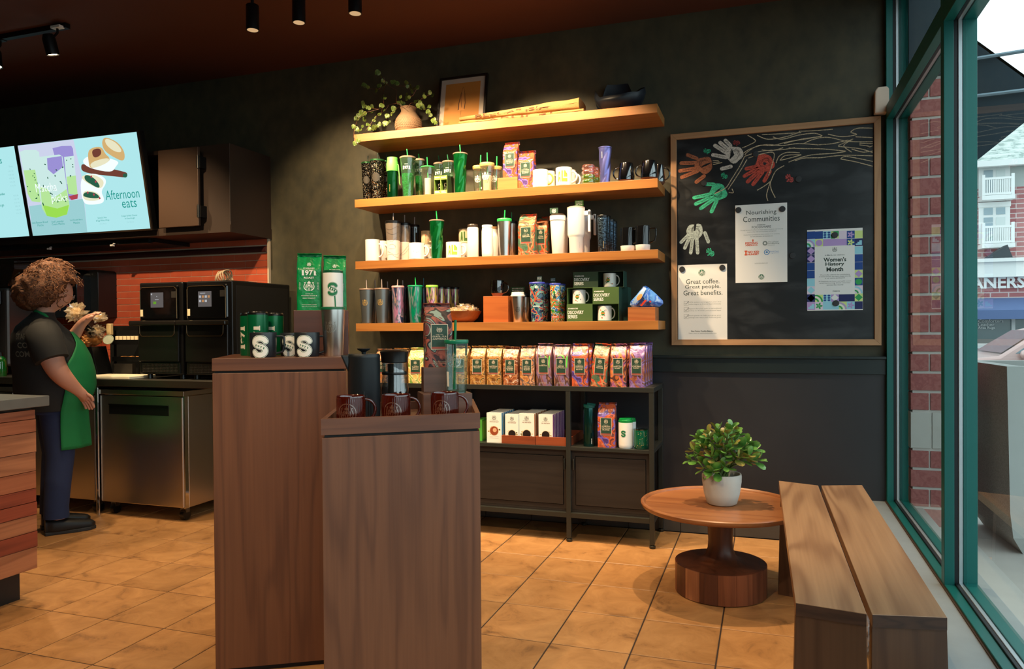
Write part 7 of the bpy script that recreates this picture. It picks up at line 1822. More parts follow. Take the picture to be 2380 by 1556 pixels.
bagp(P1, 689, 748.5, 593, zr1, .275, ANG1, 'green roast coffee bag on the left of the walnut block', A_1971, ['1971'], 71, 'green roast bags', 'roast')
bagp(P1, 750, 805.5, 598, zr1, .29, ANG1, 'green roast coffee bag half hidden behind the white S cup', A_1971, ['1971'], 72, 'green roast bags', 'roast')
x, y, r, h = fitp(P1, 750.5, 796.5, 629, zr1, .235); t = thing('tall_cup', 'white cup with a green letter S on a stalk, on the walnut block', 'cup', (x, y, zr1), ANG1)
MB().lathe([(r*.97, 0), (r, .003), (r, h*.93), (.001, h*.93)], 40).build('body', M_WM, t, smooth=40); MB().lathe([(r*.99, h*.93), (r*1.0, h*.985), (r*.9, h), (.001, h)], 36).build('lid', mat('dark_green_lid', (12, 84, 52), .35), t, smooth=40)
f = onlathe([(r, 0), (r, h)], -.05)
s = Sh(); s.add(Sglyph(1, 0, 0 if False else 1, False, .001)) if False else None
s.strip([(.008, h*.36), (.0095, h*.2), (.0105, .002)], .005, 0, 0); s.add(Sglyph(0, 1, 0, False, .052).xf(.0, h*.52)); 
for i, ch in enumerate('1971'): s.text(ch, -.011+.0075*i, h*.55-.0035*i, .0075, .003 if ch == '1' else .0055, 1, 5, .04, -.3)
s.paste('letter_print', [M_GREEN, M_WPR], f, t, subu=.006)
x, y, r, h = fitp(P1, 746.5, 801.5, 714, PT1, .085); t = thing('tumbler', 'brushed steel tumbler with a green lid at the pedestal corner', 'tumbler', (x, y, PT1), ANG1)
hl = .009; pf = [(r*.80, .003), (r, h-hl)]
MB().lathe([(r*.76, 0), (r*.80, .003), (r, h-hl), (.001, h-hl)], 48).build('body', M_STS, t, smooth=40); MB().lathe([(r*1.02, h-hl-.001), (r*1.02, h-.002), (r*.95, h), (.001, h)], 44).build('lid', mat('racing_green_lid', (14, 96, 60), .35), t, smooth=40)
siren().xf(0, h*.60, .024).paste('emblem', mat('frosted_steel', (150, 146, 140), .5, metal=1), onlathe(pf, -.25), t, subu=.006)
def smug(x0, x1, yt, v, lab, a0=-.25):
 x, y, r, h = fitp(P1, x0, x1, yt, PT1, v); t = thing('mug', lab, 'mug', (x, y, PT1), ANG1, 'black S mugs')
 MB().lathe([(r*.9, 0), (r*.96, .004), (r, h*.5), (r, h*.975), (r*.985, h), (r*.95, h), (r*.94, h*.95), (r*.9, .01), (.001, .01)], 44).build('body', M_BK, t, smooth=40)
 mughandle(t, r, h, M_BK, 0, .0042, .026, .14, .84, round_=False)
 s = Sglyph(0, 1, 0, True, h*.88).xf(0, h*.43); s.paste('letter_print', [M_WPR, M_GREEN], onlathe([(r*.96, .004), (r, h*.5), (r, h*.97)], a0), t, subu=.006)
smug(581, 642, 773, .08, 'black mug with a big white S, left on the tall pedestal'); smug(652, 705, 774, .17, 'black mug with a big white S, in shade between the other two'); smug(684.5, 742.5, 773, .08, 'black mug with a big white S, next to the steel tumbler')
def gcup(x0, x1, yt, v, lab, a0):
 x, y, r, h = fitp(P1, x0, x1, yt, PT1, v); t = thing('travel_cup', lab, 'travel cup', (x, y, PT1), ANG1, 'green 1971 travel cups')
 MB().lathe([(r*.95, 0), (r, .004), (r, h*.93), (.001, h*.93)], 40).build('body', mat('satin_green_metal', (0, 100, 58), .32, metal=.3, coat=.2), t, smooth=40)
 MB().lathe([(r*1.0, h*.93), (r*1.0, h*.965), (r*.94, h*.975), (r*.9, h), (.001, h*.99)], 36).build('lid', M_BLACKP, t, smooth=40)
 s = Sh()
 for i, ch in enumerate('1971'):
  s.text(ch, (i-1.5)*.023, 0, .023, .012 if ch == '1' else .022, 0, 0, .07)
  if ch == '1': s.rect((i-1.5)*.023-.009, (i-1.5)*.023+.009, -.0115, -.0075, 0, 1)
 s.xf(0, h*.42, 1, PI/2).paste('lettering', mat('pale_print', (214, 206, 186), .45), onlathe([(r, 0), (r, h*.93)], a0), t, subu=.006)
gcup(575.5, 622.5, 725, .20, 'green 1971 travel cup, front of three on the tall pedestal', -.1); gcup(558.5, 603, 728, .28, 'green 1971 travel cup, left of three on the tall pedestal', -.85); gcup(618, 658.5, 728, .29, 'green 1971 travel cup, right of three on the tall pedestal', -.35)
# == goods in the tray
a_, b_ = P2(984, 918, .22), P2(1097.5, 914, .22); zs1 = (a_.z+b_.z)/2
ws = (b_-a_).length; M_RW = wood('brown_step_wood', (104, 74, 62), (74, 50, 42), 'X', 1.2, .45, 5)
c_ = P2(984, 855, .30); d2_ = P2(1052, 855, .30); zs2 = c_.z
t = thing('riser_steps', 'two-step walnut riser in the tray of the front pedestal', 'riser', (a_.x, a_.y, TF2), ANG2)
MB().box(0, ws, 0, .125, 0, zs1-TF2).build('lower_step', M_RW, t, bevel=.001)
R = Matrix.Rotation(-ANG2, 4, 'Z'); lc = R @ Vector((c_.x-a_.x, c_.y-a_.y, 0)); w2 = (d2_-c_).length
MB().box(lc.x, lc.x+w2, lc.y, lc.y+.10, 0, zs2-TF2).build('upper_step', M_RW, t, bevel=.001) if lc.y > .12 else MB().box(lc.x, lc.x+w2, max(.05, lc.y), .125, zs1-TF2+.0005, zs2-TF2).build('upper_step', M_RW, t, bevel=.001)
bagp(P2, 983, 1051, 712, zs2, .35, ANG2, 'dark red leaf-print coffee bag topping the front pedestal', A_GUA, [G, 'GUATEMALA', 'ANTIGUA'], 81, None, hs=.985)
M_MINT = glass('mint_glass', (226, 242, 238), .12, .02, body=.03, bodycol=(150, 220, 200))
def clear_tumbler():
 v = .265; x, y, r, h = fitp(P2, 1033, 1088, 790, zs1, v); t = thing('glass_tumbler', 'mint glass tumbler with a green lid and straw on the lower step', 'glass tumbler', (x, y, zs1), ANG2)
 hb = h-.009
 MB().lathe([(.001, .006), (r*.78, .006), (r*.8, 0), (r*.86, .012), (r*.98, hb*.9), (r*1.0, hb)], 44, cap0=False, cap1=False).build('body', M_MINT, t, smooth=40)
 MB().lathe([(.001, .001), (r*.78, .001), (r*.84, .008), (.001, .008)], 36, cap0=False).build('glass_foot', glass('thick_green_glass', (20, 150, 110), .15, .03, body=.4, bodycol=(0, 120, 84)), t, smooth=40)
 MB().lathe([(r*.98, hb-.004), (r*1.04, hb), (r*1.04, h-.002), (r*1.0, h), (.001, h)], 44).build('lid', mat('sea_green_lid', (20, 120, 90), .3), t, smooth=40)
 P = onped(1062, 744, TL, D2, N2, v); straw(t, .01, P.z-zs1, -.008, 0, .006, mat('deep_green_straw', (0, 110, 66), .3), .0042)
 pf = [(r*.86, .012), (r*.98, hb*.9)]
 s = siren().xf(0, h*.62, .023); s.paste('embossed_emblem', glass('frosted_relief', (230, 240, 236), .35, .2, body=.35, bodycol=(190, 214, 206)), onlathe(pf, -.15), t, subu=.006)
 s = Sh(); s.rect(-.006, .006, h*.12, h*.40, 0, 0); s.paste('barcode_sticker', M_WHITE, onlathe(pf, -.95), t); s = Sh(); s.rect(-.005, .005, h*.7, h*.92, 0, 0); s.paste('green_sticker', M_DKG, onlathe(pf, 1.0), t)
clear_tumbler()
M_AMB = glass('amber_glass', (186, 92, 56), .10, .03, body=.3, bodycol=(110, 32, 14)); M_AMBE = glass('amber_relief', (206, 140, 110), .3, .15, body=.4, bodycol=(170, 110, 86))
def ambermug(x0, x1, yt, v, lab):
 x, y, r, h = fitp(P2, x0, x1, yt, TF2, v); t = thing('amber_mug', lab, 'glass mug', (x, y, TF2), ANG2, 'amber glass mugs in the tray')
 n = 88; b = MB(); prof = [(r*.93, .0), (r*.96, .004), (r*.99, h*.3), (r, h*.88), (r*.995, h*.94), (r*1.0, h*.985), (r*.985, h), (r*.95, h*.99), (r*.94, h*.9), (r*.9, .012), (.001, .012)]
 def ff(u, v_):
  k = v_*(len(prof)-1); i = min(len(prof)-2, int(k+1e-6)); f_ = k-i; rr_ = prof[i][0]*(1-f_)+prof[i+1][0]*f_; z = prof[i][1]*(1-f_)+prof[i+1][1]*f_
  a = 2*PI*u
  if 1 <= k <= 3.2: rr_ *= 1+.012*math.sin(44*a)
  return (rr_*math.cos(a), rr_*math.sin(a), z)
 b.grid(ff, 176, len(prof)-1); b.build('body', M_AMB, t, smooth=80)
 mughandle(t, r, h, M_AMB, .05, .0042, .03, .1, .86)
 siren().xf(0, h*.42, h*.27).paste('embossed_emblem', M_AMBE, onlathe([(r*.97, 0), (r*1.01, h*.88)], -.3), t, subu=.005)
 s = Sh(); s.ring(0, h*.42, h*.31, h*.345, 0, 0, 32); s.paste('emblem_ring', M_AMBE, onlathe([(r*.97, 0), (r*1.01, h*.88)], -.3), t, subu=.005)
ambermug(782, 849, 920, .085, 'amber ribbed glass mug, left of three in the tray'); ambermug(887, 954, 917, .085, 'amber ribbed glass mug, middle of three in the tray'); ambermug(1001, 1066, 912, .085, 'amber ribbed glass mug, right of three in the tray')
x, y, r, h = fitp(P2, 808, 883, 823, TF2, .25); t = thing('coffee_press', 'matt black coffee press with lid knob in the tray', 'coffee press', (x, y, TF2), ANG2)
M_PRB = mat('matt_blue_black', (20, 26, 31), .42)
b = MB(); b.lathe([(r*.98, 0), (r, .004), (r, h*.93), (r*1.01, h*.94), (r*1.01, h*.97), (r*.96, h), (.001, h)], 48); b.build('body', M_PRB, t, smooth=40)
MB().prism([(-r*.8, h*.99), (-r*1.42, h*.985), (-r*1.32, h*.93), (-r*.98, h*.72)][::-1], -.014, .014, axis='Y').build('spout', M_PRB, t, bevel=.004)
MB().lathe([(.006, h), (.007, h+.006), (.019, h+.013), (.021, h+.017), (.001, h+.018)], 28).build('knob', M_PRB, t, smooth=40)
for i in range(5): 
 a = -PI/2-.1+.16*i; zt2 = h*(.42-.055*i); MB().tube([(r*1.002*math.cos(a), r*1.002*math.sin(a), h*.03), (r*1.002*math.cos(a), r*1.002*math.sin(a), zt2)], .0022, 6).build('rib', M_PRB, t, smooth=60)
x, y, r, h = fitp(P2, 885, 948, 813, TF2, .265); t = thing('glass_brewer', 'glass cold coffee brewer with a black lid in the tray', 'brewer', (x, y, TF2), ANG2)
MB().lathe([(r*.98, 0), (r*1.03, .01), (r*1.02, h*.4), (r*.94, h*.5), (r*.95, h*.54), (r*.9, h*.6), (r*.93, h*.80)], 44, cap1=False).build('glass_body', glass('smoke_clear_glass', (206, 212, 214), .2, .02, body=.06, bodycol=(70, 74, 78)), t, smooth=40)
MB().lathe([(r*.5, .02), (r*.52, h*.78), (.001, h*.78)], 24).build('filter_tube', mat('dark_mesh_filter', (44, 46, 50), .35, metal=.5), t, smooth=40)
MB().lathe([(r*.93, h*.62), (r*.94, h*.63), (r*.94, h*.65), (r*.93, h*.66)], 40, cap0=False, cap1=False).build('band', M_BLACKP, t, smooth=40)
MB().lathe([(r*.9, h*.80), (r*.98, h*.81), (r*1.0, h*.9), (r*1.06, h*.955), (r*1.08, h*.97), (r*.85, h*.995), (r*.5, h), (.001, h)], 44).build('lid', M_BLACKP, t, smooth=40)
s = Sh(); s.rect(-.01, .01, h*.22, h*.33, 0, 0); s.text('STARBUCKS', 0, h*.29, .003, .016, 1, 1); s.paste('sticker', [M_DKG, M_WPR], onlathe([(r*1.03, .01), (r*1.02, h*.4)], .75), t)
# == chalkboard and notices
def bxz(x, y, Y=4.4): p = onY(1540+x*.36625, 250+y*.36625, Y); return p.x, p.z
BX0, BX1, BZ0, BZ1 = -.5205, .579, 1.0855, 2.3045; YB_ = 4.400
M_OAK = wood('pale_oak_frame', (186, 142, 100), (150, 106, 70), 'X', 1.4, .5, 5); M_OAKV = wood('pale_oak_frame_upright', (186, 142, 100), (150, 106, 70), 'Z', 1.4, .5, 5)
def chalk_surface():
 m, n, l, p = newmat('black_chalkboard'); tc = n.new('ShaderNodeTexCoord'); mp = n.new('ShaderNodeMapping'); mp.inputs['Scale'].default_value = (2, 1, 5); a = n.new('ShaderNodeTexNoise'); a.inputs['Scale'].default_value = 2.2; a.inputs['Detail'].default_value = 8; a.inputs['Distortion'].default_value = .5
 l.new(tc.outputs['Object'], mp.inputs[0]); l.new(mp.outputs[0], a.inputs['Vector']); r = n.new('ShaderNodeValToRGB'); r.color_ramp.elements[0].position = .45; r.color_ramp.elements[0].color = lin((20, 21, 23)); r.color_ramp.elements[1].position = .85; r.color_ramp.elements[1].color = lin((58, 60, 62))
 l.new(a.outputs['Fac'], r.inputs[0]); l.new(r.outputs[0], p.inputs['Base Color']); p.inputs['Roughness'].default_value = .38; _M['black_chalkboard'] = m; return m
t = thing('chalkboard', 'large chalkboard in a pale oak frame with chalk hands and a branch', 'chalkboard', (0, YB_, 0)); fw = .033
MB().box(BX0+fw-.005, BX1-fw+.005, .006, .018, BZ0+fw-.005, BZ1-fw+.005).build('board', chalk_surface(), t)
for (p, m) in (([(BX0, BZ0), (BX1, BZ0), (BX1-fw, BZ0+fw), (BX0+fw, BZ0+fw)], M_OAK), ([(BX1, BZ1), (BX0, BZ1), (BX0+fw, BZ1-fw), (BX1-fw, BZ1-fw)], M_OAK), ([(BX0, BZ1), (BX0, BZ0), (BX0+fw, BZ0+fw), (BX0+fw, BZ1-fw)], M_OAKV), ([(BX1, BZ0), (BX1, BZ1), (BX1-fw, BZ1-fw), (BX1-fw, BZ0+fw)], M_OAKV)):
 MB().prism(p, -.008, .022, axis='Y').build('frame_rail', m, t, bevel=.0012)
def chalk(name, c):
 if name in _M: return _M[name]
 m, n, l, p = newmat(name); tc = n.new('ShaderNodeTexCoord'); mp = n.new('ShaderNodeMapping'); mp.inputs['Scale'].default_value = (1, 1, 2.2); mp.inputs['Rotation'].default_value = (0, .7, 0); a = n.new('ShaderNodeTexNoise'); a.inputs['Scale'].default_value = 120; a.inputs['Detail'].default_value = 5; a.inputs['Distortion'].default_value = 1.5
 l.new(tc.outputs['Object'], mp.inputs[0]); l.new(mp.outputs[0], a.inputs['Vector']); r = n.new('ShaderNodeValToRGB'); r.color_ramp.elements[0].position = .34; r.color_ramp.elements[0].color = lin(tuple(v*.55 for v in c)); r.color_ramp.elements[1].position = .56; r.color_ramp.elements[1].color = lin(c)
 l.new(a.outputs['Fac'], r.inputs[0]); l.new(r.outputs[0], p.inputs['Base Color']); p.inputs['Roughness'].default_value = .95; return m
def cat(pts, n=5):
 P = []
 for i in range(len(pts)-1):
  p0 = pts[max(0, i-1)]; p1 = pts[i]; p2 = pts[i+1]; p3 = pts[min(len(pts)-1, i+2)]
  for k in range(n):
   q = k/n; P.append(tuple(.5*((2*p1[j])+(-p0[j]+p2[j])*q+(2*p0[j]-5*p1[j]+4*p2[j]-p3[j])*q*q+(-p0[j]+3*p1[j]-3*p2[j]+p3[j])*q**3) for j in (0, 1)))
 return P+[pts[-1]]
CK = .000905   # metres per crop pixel on the board
surf = flatY(.0055)
def hand(name, col, palm, r, fingers, fwid=26, thumbw=None, notch=None):
 s = Sh(); cx, cy = palm; pts = []
 for i in range(22):
  a = 2*PI*i/22; rr_ = r*(1+.08*math.sin(3*a+cx)+.05*math.sin(5*a)); pts.append(bxz(cx+rr_*math.cos(a), cy+rr_*.95*math.sin(a)))
 s.poly(pts, 0, 0)
 for i, (b, e) in enumerate(fingers):
  P = [bxz(b[0]+(e[0]-b[0])*k/6, b[1]+(e[1]-b[1])*k/6) for k in range(7)]; w = fwid*CK*(1 if i else .95)
  s.strip(P, w*.92, 0, .3, w1=w*.9); s.disc(*P[-1], w*.45, 0, .6, 10); s.disc(*P[0], w*.46, 0, .6, 10)
 rd = random.Random(int(cx))
 for k in range(5):
  a = rd.uniform(0, 2*PI); q = [(cx+r*.75*math.cos(a+j*.5)*(.4+.12*j), cy+r*.75*math.sin(a+j*.5)*(.4+.12*j)) for j in range(5)]; s.strip([bxz(*p) for p in cat(q, 3)], 3*CK, 1, 1+.15*k)
 for (b, e) in fingers:
  q = [(b[0]+(e[0]-b[0])*f+rd.uniform(-3, 3), b[1]+(e[1]-b[1])*f+rd.uniform(-3, 3)) for f in (.1, .5, .85)]; s.strip([bxz(*p) for p in q], 2.4*CK, 1, 2)
 if notch: s.poly([bxz(*p) for p in notch], 2, 3)
 o = s.paste('chalk_hand', [chalk(name, col), chalk(name+'_shade', tuple(v*.6 for v in col)), _M['black_chalkboard']], surf, t); o['label'] = '%s chalk handprint' % name.replace('_chalk', '').replace('_', ' ')
hand('orange_brown_chalk', (176, 104, 70), (262, 365), 56, [((215, 322), (158, 300)), ((210, 350), (118, 352)), ((212, 385), (108, 402)), ((222, 402), (122, 442)), ((262, 435), (214, 472))], notch=[(245, 372), (280, 355), (318, 345), (280, 368), (255, 378)])
hand('pale_beige_chalk', (212, 200, 186), (455, 296), 56, [((430, 240), (398, 208)), ((412, 262), (365, 222)), ((402, 285), (332, 240)), ((402, 315), (320, 300)), ((432, 374), (376, 388))], notch=[(440, 262), (455, 300), (425, 330), (432, 290)])
hand('red_chalk', (206, 84, 66), (648, 352), 60, [((598, 372), (532, 388)), ((600, 388), (520, 434)), ((612, 402), (540, 470)), ((632, 412), (575, 486)), ((680, 404), (646, 464))], notch=[(640, 345), (660, 350), (652, 368), (638, 360)])
hand('mint_green_chalk', (72, 200, 152), (352, 536), 56, [((325, 487), (278, 486)), ((312, 548), (200, 572)), ((312, 565), (210, 612)), ((322, 582), (242, 640)), ((342, 592), (310, 660))], notch=[(325, 545), (350, 520), (375, 505), (358, 530)])
hand('pale_grey_chalk', (196, 208, 200), (205, 785), 52, [((160, 812), (116, 856)), ((170, 826), (140, 892)), ((190, 832), (178, 922)), ((216, 832), (222, 922)), ((268, 795), (290, 852))], 24, notch=[(200, 740), (215, 738), (208, 780), (196, 786)])
for (nm, c, cx, cy, rot) in (('small_green_chalk', (60, 190, 140), 292, 275, PI), ('small_dark_red_chalk', (150, 60, 56), 478, 222, PI), ('small_mint_chalk', (60, 190, 140), 400, 438, 2.6), ('small_coral_chalk', (206, 90, 84), 815, 458, 2.4), ('small_sea_green_chalk', (66, 196, 150), 312, 928, 2.4)):
 fg = []
 k_ = 1 if cx < 700 and cy < 900 else 1.3
 for i, a in enumerate((-.55, -.2, .12, .42, 1.1)): L = (26, 30, 30, 26, 20)[i]*k_; fg.append(((cx+11*k_*math.cos(rot+a), cy-11*k_*math.sin(rot+a)), (cx+L*math.cos(rot+a), cy-L*math.sin(rot+a))))
 hand(nm, c, (cx, cy), 13*k_, fg, 7*k_)
LN = [[(540, 175), (590, 210), (545, 238), (505, 256)], [(600, 175), (670, 200), (780, 185), (870, 155)], [(630, 171), (740, 166), (880, 158)], [(700, 185), (760, 200), (860, 175), (960, 162), (1015, 178)], [(1010, 180), (900, 200), (800, 215), (700, 240), (610, 240), (540, 280), (522, 300)], [(770, 228), (880, 200), (1010, 182)],
      [(895, 228), (960, 200), (1050, 188), (1180, 214), (1335, 216)], [(1335, 130), (1240, 130), (1195, 155), (1232, 170), (1140, 184), (1050, 168)], [(865, 150), (960, 146), (1080, 137)], [(510, 290), (560, 260), (650, 235), (760, 240), (860, 228), (980, 235)], [(520, 310), (590, 285), (660, 272), (760, 266), (840, 254)], [(630, 268), (700, 272), (765, 254)],
      [(800, 256), (900, 260), (1020, 262), (1165, 276)], [(1165, 278), (1080, 290), (960, 298), (880, 316), (800, 346)], [(745, 335), (780, 304), (880, 298)], [(880, 300), (800, 322), (745, 335)], [(720, 352), (740, 308), (790, 284), (870, 286)], [(520, 310), (490, 370), (440, 450), (400, 510), (330, 546)], [(535, 330), (500, 390), (455, 460), (415, 520)], [(545, 320), (620, 296), (706, 288), (690, 380), (672, 430)],
      [(772, 368), (720, 400), (690, 460), (668, 520), (660, 560), (668, 592)], [(682, 470), (690, 520), (715, 572)], [(600, 525), (650, 495), (682, 470)], [(1115, 240), (1212, 198), (1150, 240), (1200, 282)], [(1115, 246), (1180, 252), (1260, 262), (1335, 285)], [(1250, 236), (1312, 246), (1290, 258), (1335, 242)], [(1060, 310), (1170, 302), (1335, 306)],
      [(1130, 324), (1162, 310), (1250, 324), (1335, 342)], [(1130, 326), (1230, 345), (1335, 372)], [(840, 338), (900, 320), (1000, 318), (1060, 310)], [(1225, 185), (1335, 190)], [(440, 515), (448, 540), (420, 538)], [(318, 338), (355, 336)], [(318, 350), (360, 344)], [(320, 362), (378, 348)], [(1250, 225), (1335, 228)], [(980, 236), (1080, 228), (1180, 205)], [(1200, 262), (1270, 282), (1335, 275)]]
s = Sh()
for i, L in enumerate(LN): s.strip([bxz(*p) for p in cat(L, 6)], 5*CK, 0, .12*i)
s.paste('chalk_branch', chalk('cream_chalk', (206, 184, 150)), surf, t)
rd = random.Random(9); s = Sh()
for k in range(26):
 x, y = rd.uniform(430, 900), rd.uniform(1120, 1440); s.strip([bxz(x+q*rd.uniform(8, 16), y+rd.uniform(-2, 2)) for q in range(5)], 1.6*CK, 0, 0)
o = s.paste('chalk_smears', mat('faint_chalk_dust', (44, 46, 50), .9), surf, t); tag(o, kind='stuff')
M_PAP = mat('matt_white_paper', (232, 230, 226), .7); M_INK = mat('dark_green_ink', (44, 62, 54), .7); M_INKG = mat('grey_ink', (140, 146, 140), .7); M_RED_ = mat('orange_ink', (214, 90, 54), .7); M_BLU_ = mat('blue_ink', (90, 140, 190), .7); M_SGR = mat('emblem_green_ink', (20, 104, 70), .6)
def poster(label, TLc, BRc, mt):
 x0, z1 = bxz(*TLc, 4.402); x1, z0 = bxz(*BRc, 4.402)
 t = thing('poster', label, 'poster', (x0, 4.4035, z0)); MB().box(0, x1-x0, -.0006, 0, 0, z1-z0).build('sheet', mt, t)
 def q(x, y): a = bxz(x, y, 4.402); return a[0]-x0, a[1]-z0
 return t, q
def line(s, t_, q, x, y, h, w, m, bold=0, lay=0):
 u, v = q(x, y); s.text(t_, u, v, h*CK, w*CK if w else None, m, lay, bold)
def badge(s, q, x, y, r, mg, mw):
 u, v = q(x, y); s.disc(u, v, r*CK, mg, 0, 24); e = siren(mw, 1).xf(u, v, r*CK*.92); s.add(e)
PM = [M_INK, M_INKG, M_RED_, M_BLU_, M_SGR, M_PAP]
t, q = poster('white notice about coffee, people and benefits at the lower left of the board', (97, 1002), (411, 1476), M_PAP)
s = Sh(); badge(s, q, 249, 1050, 21, 4, 5)
for i, (tx, x, w) in enumerate((('Great coffee.', 254, 205), ('Great people.', 254, 218), ('Great benefits.', 255, 240))): line(s, tx, q, x, 1104+36*i, 31, w, 0)
for i, y in enumerate((1243, 1284, 1328)):
 u, v = q(150, y); s.strip([(u-.012, v-.012), (u+.012, v-.012), (u+.012, v+.012), (u-.012, v+.012), (u-.012, v-.012)], .0012, 0, 0); s.strip([(u-.008, v), (u-.002, v-.007), (u+.014, v+.012)], .002, 0, 1)
 line(s, ('100% tuition coverage for your first', 'Support for your path to parenthood', 'Stock grants to help you grow your')[i], q, 268, y-7, 9, 200, 1); line(s, ('online degree at Arizona State University', 'and up to 18 weeks paid parental leave', 'savings and reach your financial goals')[i], q, 268, y+6, 9, 196, 1)
line(s, 'New Future. Possible Balance.', q, 250, 1420, 9, 135, 0, .02); line(s, 'Learn more at starbucksbenefits.com', q, 254, 1433, 9, 170, 1)
s.paste('print', PM, flatY(-.0006), t)
t, q = poster('white Nourishing Communities notice in the middle of the board', (461, 622), (792, 1107), M_PAP)
s = Sh(); line(s, 'Nourishing', q, 626, 668, 34, 176, 0); line(s, 'Communities', q, 626, 706, 34, 214, 0); line(s, 'STARBUCKS', q, 626, 745, 6, 48, 0, .03); line(s, 'FOODSHARE', q, 627, 758, 14, 112, 0)
for y, w, tx in ((776, 250, 'Through Starbucks FoodShare we donate meals to people in need every day'), (788, 170, 'in partnership with local food banks and agencies'), (806, 210, 'Donated food is provided at no cost to members of our community'), (817, 130, 'for more information visit starbucks.com')): line(s, tx, q, 628, y, 8, w, 1)
line(s, 'FEEDING', q, 564, 862, 15, 74, 2, .03); line(s, 'AMERICA', q, 564, 875, 9, 74, 2, .03); u, v = q(573, 845); s.disc(u, v, .004, 2, 0, 8, .008)
u, v = q(650, 862); s.ring(u, v, .006, .013, 1, 0); line(s, 'The Global', q, 702, 852, 9, 60, 1); line(s, 'FoodBanking', q, 704, 863, 10, 66, 1, .02); line(s, 'Network', q, 690, 873, 6, 40, 1)
line(s, 'NO KID', q, 576, 917, 14, 68, 2, .05); line(s, 'HUNGRY', q, 576, 932, 12, 68, 2, .05); u, v = q(529, 924); s.rect(u-.007, u+.007, v-.014, v-.006, 2, 0); s.rect(u-.007, u+.007, v+.006, v+.014, 2, 0); s.rect(u-.004, u+.004, v-.006, v+.006, 2, 0)
u, v = q(661, 919); s.ring(u, v, .011, .015, 3, 0); s.disc(u, v, .006, 3, 0); line(s, 'World Food', q, 706, 913, 8, 54, 3); line(s, 'Programme', q, 708, 924, 8, 54, 3)
line(s, 'starbucksfoodshare.com', q, 626, 988, 7, 76, 1); badge(s, q, 627, 1076, 17, 4, 5)
s.paste('print', PM, flatY(-.0006), t)
t, q = poster('Women\'s History Month notice with a colourful patchwork border', (917, 779), (1271, 1286), M_PAP)
CM = PM+[mat('royal_blue_ink', (14, 66, 140), .6), mat('navy_ink', (20, 30, 92), .6), mat('lilac_ink', (180, 150, 206), .6), mat('lime_ink', (206, 226, 140), .6), mat('sky_ink', (150, 210, 226), .6), mat('grass_ink', (40, 160, 84), .6), mat('pale_pink_ink', (222, 206, 222), .6)]
RB, NV, LI, LM, SK, GG, PK = 6, 7, 8, 9, 10, 11, 12
x0, y0, cw_, ch_ = 917, 786, 50.4, 50
def cell(s, i, j, m, deco=None, m2=None, w=1, h=1, lay=0):
 u0, v0 = q(x0+cw_*i, y0+(500/10)*(j+h)-.9*i*1.0+0); u1, v1 = q(x0+cw_*(i+w), y0+50*j-.9*i)
 u1 = min(u1, q(1270, 800)[0]); s.rect(u0, u1, v0, v1, m, lay); cu, cv = (u0+u1)/2, (v0+v1)/2; r = (u1-u0)/2/w
 if deco == 'dia': s.poly([(cu-r, cv), (cu, cv-r), (cu+r, cv), (cu, cv+r)], m2, lay+1)
 if deco == 'dia4':
  for a in (-1, 1):
   for b in (-1, 0, 1): s.poly([(cu+a*r*.5-r*.42, cv+b*r*.62), (cu+a*r*.5, cv+b*r*.62-r*.34), (cu+a*r*.5+r*.42, cv+b*r*.62), (cu+a*r*.5, cv+b*r*.62+r*.34)], m2, lay+1)
 if deco == 'flo':
  for a in range(5): s.disc(cu+r*.5*math.cos(a*1.257), cv+r*.5*math.sin(a*1.257), r*.42, m2, lay+1, 10, r*.24, a*1.257)
 if deco == 'bow':
  for k, mm in enumerate((m2, 5, GG)): s.ring(u0, v0, r*(1.6-.5*k), r*(2.0-.5*k), mm, lay+1+k, 12, 0, PI/2)
 if deco == 'stp': 
  for k in range(3): s.rect(u0+r*(.25+.45*k), u1-r*.2, v0+r*(.3+.42*k), v0+r*(.3+.42*(k+1)), m2, lay+1)
 if deco == 'sun': s.disc(cu, cv, r*.85, m2, lay+1, 14)
s = Sh()
top = [(RB, None, 0), (RB, None, 0), (SK, 'dia4', RB), (GG, 'bow', LM), (PK, None, 0), (RB, 'flo', LI), (LM, None, 0)]
for i, (m, d, m2) in enumerate(top): cell(s, i, 0, m, d, m2)
for i, (m, d, m2) in enumerate([(SK, 'bow', LI), (LM, 'sun', LI), (LI, None, 0), (LI, None, 0), (LI, None, 0), (RB, 'flo', LM), (NV, 'stp', SK)]): cell(s, i, 1, m, d, m2)
for j, (m, d, m2) in enumerate([(NV, 'dia', LI), (NV, 'dia', LI), (RB, None, 0), (RB, None, 0), (SK, None, 0), (PK, 'dia', SK), (PK, 'dia', SK), (NV, None, 0), (LI, 'stp', SK)]): cell(s, 0, j+2 if j < 8 else 9, m, d, m2) if j < 8 else None
for j, (m, d, m2) in enumerate([(SK, None, 0), (RB, None, 0), (RB, None, 0), (LM, 'dia', LI), (RB, 'sun', GG), (PK, 'bow', SK), (LM, 'dia', GG), (LM, None, 0)]): cell(s, 6, j+2, m, d, m2) if j < 8 else None
for i, (m, d, m2) in enumerate([(NV, None, 0), (LM, 'bow', GG), (SK, 'dia4', RB), (LI, 'dia', 5), (NV, None, 0), (NV, None, 0)]): cell(s, i, 8, m, d, m2, lay=1)
for i, (m, d, m2) in enumerate([(LI, 'stp', SK), (PK, 'flo', GG), (SK, None, 0), (SK, None, 0), (LM, 'bow', LI), (SK, 'flo', LI), (NV, None, 0)]): cell(s, i, 9, m, d, m2, lay=1)
u0, v0 = q(966, 1190); u1, v1 = q(1219, 873); s.rect(u0, u1, v0, v1, 5, 3)
b2 = Sh(); badge(b2, q, 1092, 901, 16, 5, 0); s.add(b2, lay=4)
